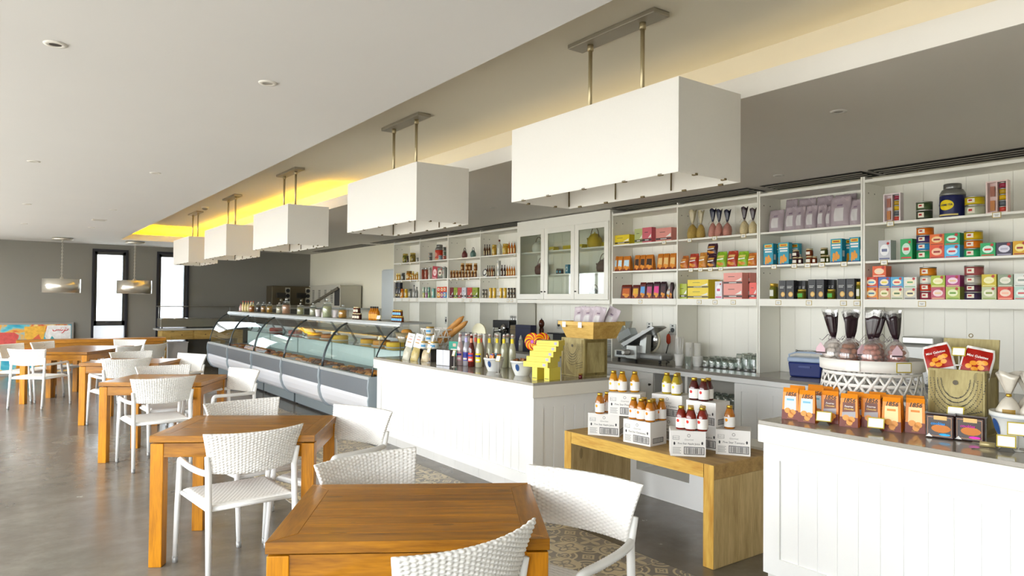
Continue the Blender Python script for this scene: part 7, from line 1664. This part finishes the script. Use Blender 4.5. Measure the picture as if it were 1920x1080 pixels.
for k in range(26):
    y = 7.55 + .245 * k + rng.uniform(-.04, .04)
    if abs((y - 7.2) % 1.52) < .14 or abs((y - 7.2) % 1.52 - 1.52) < .14: y += .16
    c = rng.choice(['b8742c', '8a4a1c', 'c98a3a', '6a3a1c', 'a85a24'])
    t = thing('pastry_tray', f'tray of brown pastries in the display cases, {ORD[k] if k < 26 else k} from the white counter', 'pastry tray', (3.56, y, zd), 0, 'pastry trays in the display cases'); MB().box(-.15, -.085, 0, .15, .085, .012).build('tray', P('#3a3a3a', .4, .4), t)
    for j in range(6): MB().lathe([(.02, .012), (.034, .02), (.036, .035), (.02, .05)], 10, sx=1.2).build('pastry', P('#' + c, .55, var=.3, ns=30), t, (-.1 + .1 * (j % 3), -.04 + .08 * (j // 3), 0), rng.random() * 3)
for k in range(4): stand_card(f'price card in the display cases, {ORD[k]} from the white counter', 3.74, 7.9 + 1.52 * k, zs, ROOM + .3, .04, .05, .06)

# ================================================================== far end
t = thing('steel_fridge', 'built-in stainless steel fridge at the left end of the shelves', 'fridge', (5.93, 11.62, 0)); ss = P('#c4c6c2', .32, .6, var=.06, ns=2)
MB().box(0, 0, 0, .168, .78, 2.13).build('cabinet', ss, t); MB().box(-.03, .01, .10, -.001, .77, 2.11).build('door', ss, t, bevel=.004); MB().tube([(-.03, .10, 1.25), (-.075, .10, 1.30), (-.085, .10, 1.45), (-.075, .10, 1.62), (-.03, .10, 1.67)], .012, 8).build('handle', P('#8a8c8c', .25, .9), t)
t = thing('steel_workbench', 'steel workbench with overshelf along the right wall', 'workbench', (5.42, 12.75, 0))
MB().box(0, 0, .86, .66, 3.35, .90).build('worktop', ss, t); MB().box(.05, .05, .2, .62, 3.3, .22).build('lower_shelf', ss, t); MB().box(.12, .0, 1.345, .66, 3.35, 1.375).build('overshelf', ss, t)
for x in (.04, .62):
    for y in (.04, 1.7, 3.31): MB().box(x - .02, y - .02, 0, x + .02, y + .02, .86).build('leg', ss, t)
for y in (.04, 1.7, 3.31): MB().box(.60, y - .02, .90, .64, y + .02, 1.345).build('post', ss, t)
t = thing('steel_oven', 'louvred steel oven on the shelf by the right wall', 'oven', (5.60, 13.70, 1.376)); ov = P('#bdb8a8', .4, .25, var=.06, ns=3)
MB().box(0, 0, 0, .46, 1.75, .46).build('body', ov, t, bevel=.005); MB().box(-.012, -.02, -.0, -.001, 1.78, .03).build('lower_trim', ov, t); MB().box(-.012, -.02, .44, -.001, 1.78, .475).build('upper_trim', ov, t)
for g in range(4):
    for k in range(8): MB().box(-.004, .40 + .36 * g, .10 + .036 * k, -.0005, .52 + .36 * g, .118 + .036 * k).build('louvre', P('#5a564c', .5), t)
MB().hexa([(-.03, .05, .38), (-.015, .05, .38), (-.015, .10, .43), (-.03, .10, .43)], [(-.03, 1.70, .0), (-.015, 1.70, .0), (-.015, 1.72, .05), (-.03, 1.72, .05)]).build('brace', P('#6a6250', .45, .4), t)
MB().box(-.006, .03, .04, -.001, .30, .40).build('dark_opening', P('#2a2622', .5), t)
t = thing('espresso_machine', 'dark espresso machine with black dials at the far wall', 'coffee machine', (5.02, 16.35, 1.35)); MB().box(0, 0, .05, .92, .42, .50).build('body', P('#5a503c', .35, .4), t, bevel=.01); MB().box(0, -.10, .0, .92, .42, .05).build('drip_tray', P('#a09a8a', .3, .7), t)
for x in (.36, .84):
    c = MB().box(x - .05, -.03, .08, x + .06, -.001, .46).build('control_panel', P('#b8b2a0', .35, .5), t)
    for k in range(3):
        m = MB().lathe([(.045, 0), (.045, .02)], 16); me = m.mesh('dial', dark); me.transform(Matrix.Translation((x, -.03, .15 + .12 * k)) @ Matrix.Rotation(PI / 2, 4, 'X')); link('dial', me, c)
for x in (.1, .58): MB().box(x, -.08, .22, x + .2, -.001, .34).build('brew_head', P('#23201c', .3), t); MB().lathe([(.03, .12), (.04, .2)], 14, x + .1, -.05).build('spout', P('#a09a8a', .25, .8), t)
t = thing('far_cabinet', 'dark cabinet under the espresso machine at the far wall', 'cabinet', (4.62, 16.2, 0)); MB().box(0, 0, .0, 1.42, .62, 1.31).build('body', P('#4c4a44', .5), t); MB().box(-.02, -.02, 1.31, 1.45, .64, 1.349).build('worktop', P('#9a968a', .3), t)
for k in range(2): MB().box(.02 + .63 * k, -.015, .1, .63 + .63 * k, -.001, 1.28).build('door', P('#55534c', .5), t)
# buffet: wooden table with drawers and a steel hot counter
t = thing('buffet_table', 'wooden table with drawers carrying a steel hot counter at the far wall', 'buffet', (2.64, 16.15, 0)); bt = wood('#bfa05c', '#97793e', (1.2, 9, 9), .5)
MB().box(-.03, -.03, .86, 1.75, .55, .895).build('marble_top', P('#b9b8b2', .2, var=.1, ns=8), t); MB().box(.06, .02, .66, 1.70, .52, .86).build('frame', bt, t)
for k in range(3): d = MB().box(.22 + .47 * k, .005, .675, .66 + .47 * k, .019, .845).build('drawer', bt, t); MB().lathe([(.012, 0), (.012, .02)], 10).build('knob', P('#6a4a2a', .4), d, (.44 + .47 * k, .004, .76)).rotation_euler = (PI / 2, 0, 0)
for x in (.11, 1.65):
    for y in (.06, .47): MB().box(x - .045, y - .045, 0, x + .045, y + .045, .66).build('leg', wood('#bfa05c', '#97793e', (9, 9, 1.2), .5), t)
u = thing('hot_counter', 'stainless steel hot counter with pans and a glass guard', 'hot counter', (2.68, 16.22, .8955)); MB().box(0, 0, .03, 1.5, .42, .205).build('well', P('#8e887a', .3, .75), u, bevel=.004)
for k in range(6): MB().box(.05 + .24 * k, .04, .206, .26 + .24 * k, .36, .222).build('pan_lid', P('#c4c2ba', .18, .95), u, bevel=.006)
for x in (.03, 1.45):
    for y in (.03, .38): MB().lathe([(.014, 0), (.014, .03)], 8, x, y).build('foot', dark, u)
for x in (.02, 1.48): MB().tube([(x, .38, .205), (x, .38, .46)], .008, 8).build('post', ss, u)
MB().box(-.02, .08, .455, 1.52, .42, .475).build('glass_guard', P('#6f6a5e', .3, .5), u)
t = thing('white_bin', 'white plastic bin under the buffet table', 'bin', (2.86, 16.35, 0)); MB().hexa([(0, 0, 0), (.36, 0, 0), (.36, .26, 0), (0, .26, 0)], [(-.02, -.02, .58), (.38, -.02, .58), (.38, .28, .58), (-.02, .28, .58)]).build('bin', P('#dcdde2', .4), t); MB().box(-.03, -.03, .58, .39, .29, .60).build('lid', P('#e6e7ea', .4), t)
# painting leaning on the far wall
t = thing('painting', 'large bright abstract painting with red script leaning on the far wall', 'painting', (.24, FAR - .11, 0)); t.rotation_euler = (-.06, 0, 0)
MB().box(-.93, 0, 0, .93, .03, 1.03).build('frame', P('#8f8c86', .4, .3), t)
def art():
    mt, nt, b = newmat('painted_canvas'); v = coords(nt); n = nn(nt, 'ShaderNodeTexNoise'); n.inputs['Scale'].default_value = 2.6; n.inputs['Detail'].default_value = 4; n.inputs['Distortion'].default_value = .8; nt.links.new(v, n.inputs['Vector'])
    rp = nn(nt, 'ShaderNodeValToRGB'); cr = rp.color_ramp; cr.elements[0].position = .30; cr.elements[0].color = hexc('#2f6fa0'); cr.elements[1].position = .72; cr.elements[1].color = hexc('#e0dcd2')
    for p_, c_ in ((.40, '#2f9ab0'), (.48, '#5ab0bc'), (.54, '#d8a03a'), (.60, '#c8503a'), (.66, '#e0c070')): e = cr.elements.new(p_); e.color = hexc(c_)
    nt.links.new(n.outputs[0], rp.inputs[0]); nt.links.new(rp.outputs[0], b.inputs['Base Color']); b.inputs['Roughness'].default_value = .6; return mt
cv = MB().box(-.89, -.004, .04, .89, -.0005, .99).build('canvas', art(), t)
def shape(pts, c, name='painted_shape', y=-.006): MB().quad(*[(x, y, z) for x, z in pts]).build(name, P('#' + c, .6, var=.4, ns=16), cv)
shape([(.52, .58), (.88, .58), (.88, .97), (.48, .97), (.44, .75)], 'e2deda'); shape([(-.30, .62), (-.02, .62), (.02, .78), (-.06, .84), (-.30, .84), (-.36, .78)], 'c04a44', y=-.0065); shape([(-.36, .55), (-.20, .5), (.0, .52), (.04, .6), (-.3, .61)], 'b03a48'); shape([(.10, .95), (.46, .96), (.42, .7), (.3, .55), (.12, .72)], 'dfa83a'); shape([(.16, .62), (.34, .80), (.42, .6), (.36, .48), (.1, .48)], 'd0603c', y=-.0065); shape([(.46, .56), (.56, .76), (.66, .62), (.62, .5), (.46, .48)], '2f98a0', y=-.007); shape([(-.86, .5), (-.74, .9), (-.62, .55), (-.66, .4), (-.84, .38)], 'd07a6a'); shape([(-.58, .45), (-.44, .47), (-.4, .62), (-.56, .64)], 'a83050')
red = pk('c02a24')
for pts in ([(.83, .90), (.825, .87), (.79, .865), (.77, .885)], [(.77, .87), (.75, .83), (.72, .815)], [(.745, .885), (.735, .87), (.71, .87), (.70, .885)], [(.70, .885), (.685, .87), (.665, .885), (.65, .87), (.635, .885), (.62, .86), (.585, .855), (.57, .885)]): MB().tube([(x, -.008, z) for x, z in pts], .007, 6).build('script_stroke', red, cv)
for x, z in ((.80, .915), (.785, .915), (.715, .91)): MB().lathe([(.007, 0), (.007, .002)], 8).build('script_dot', red, cv, (x, -.0075, z)).rotation_euler = (PI / 2, 0, 0)
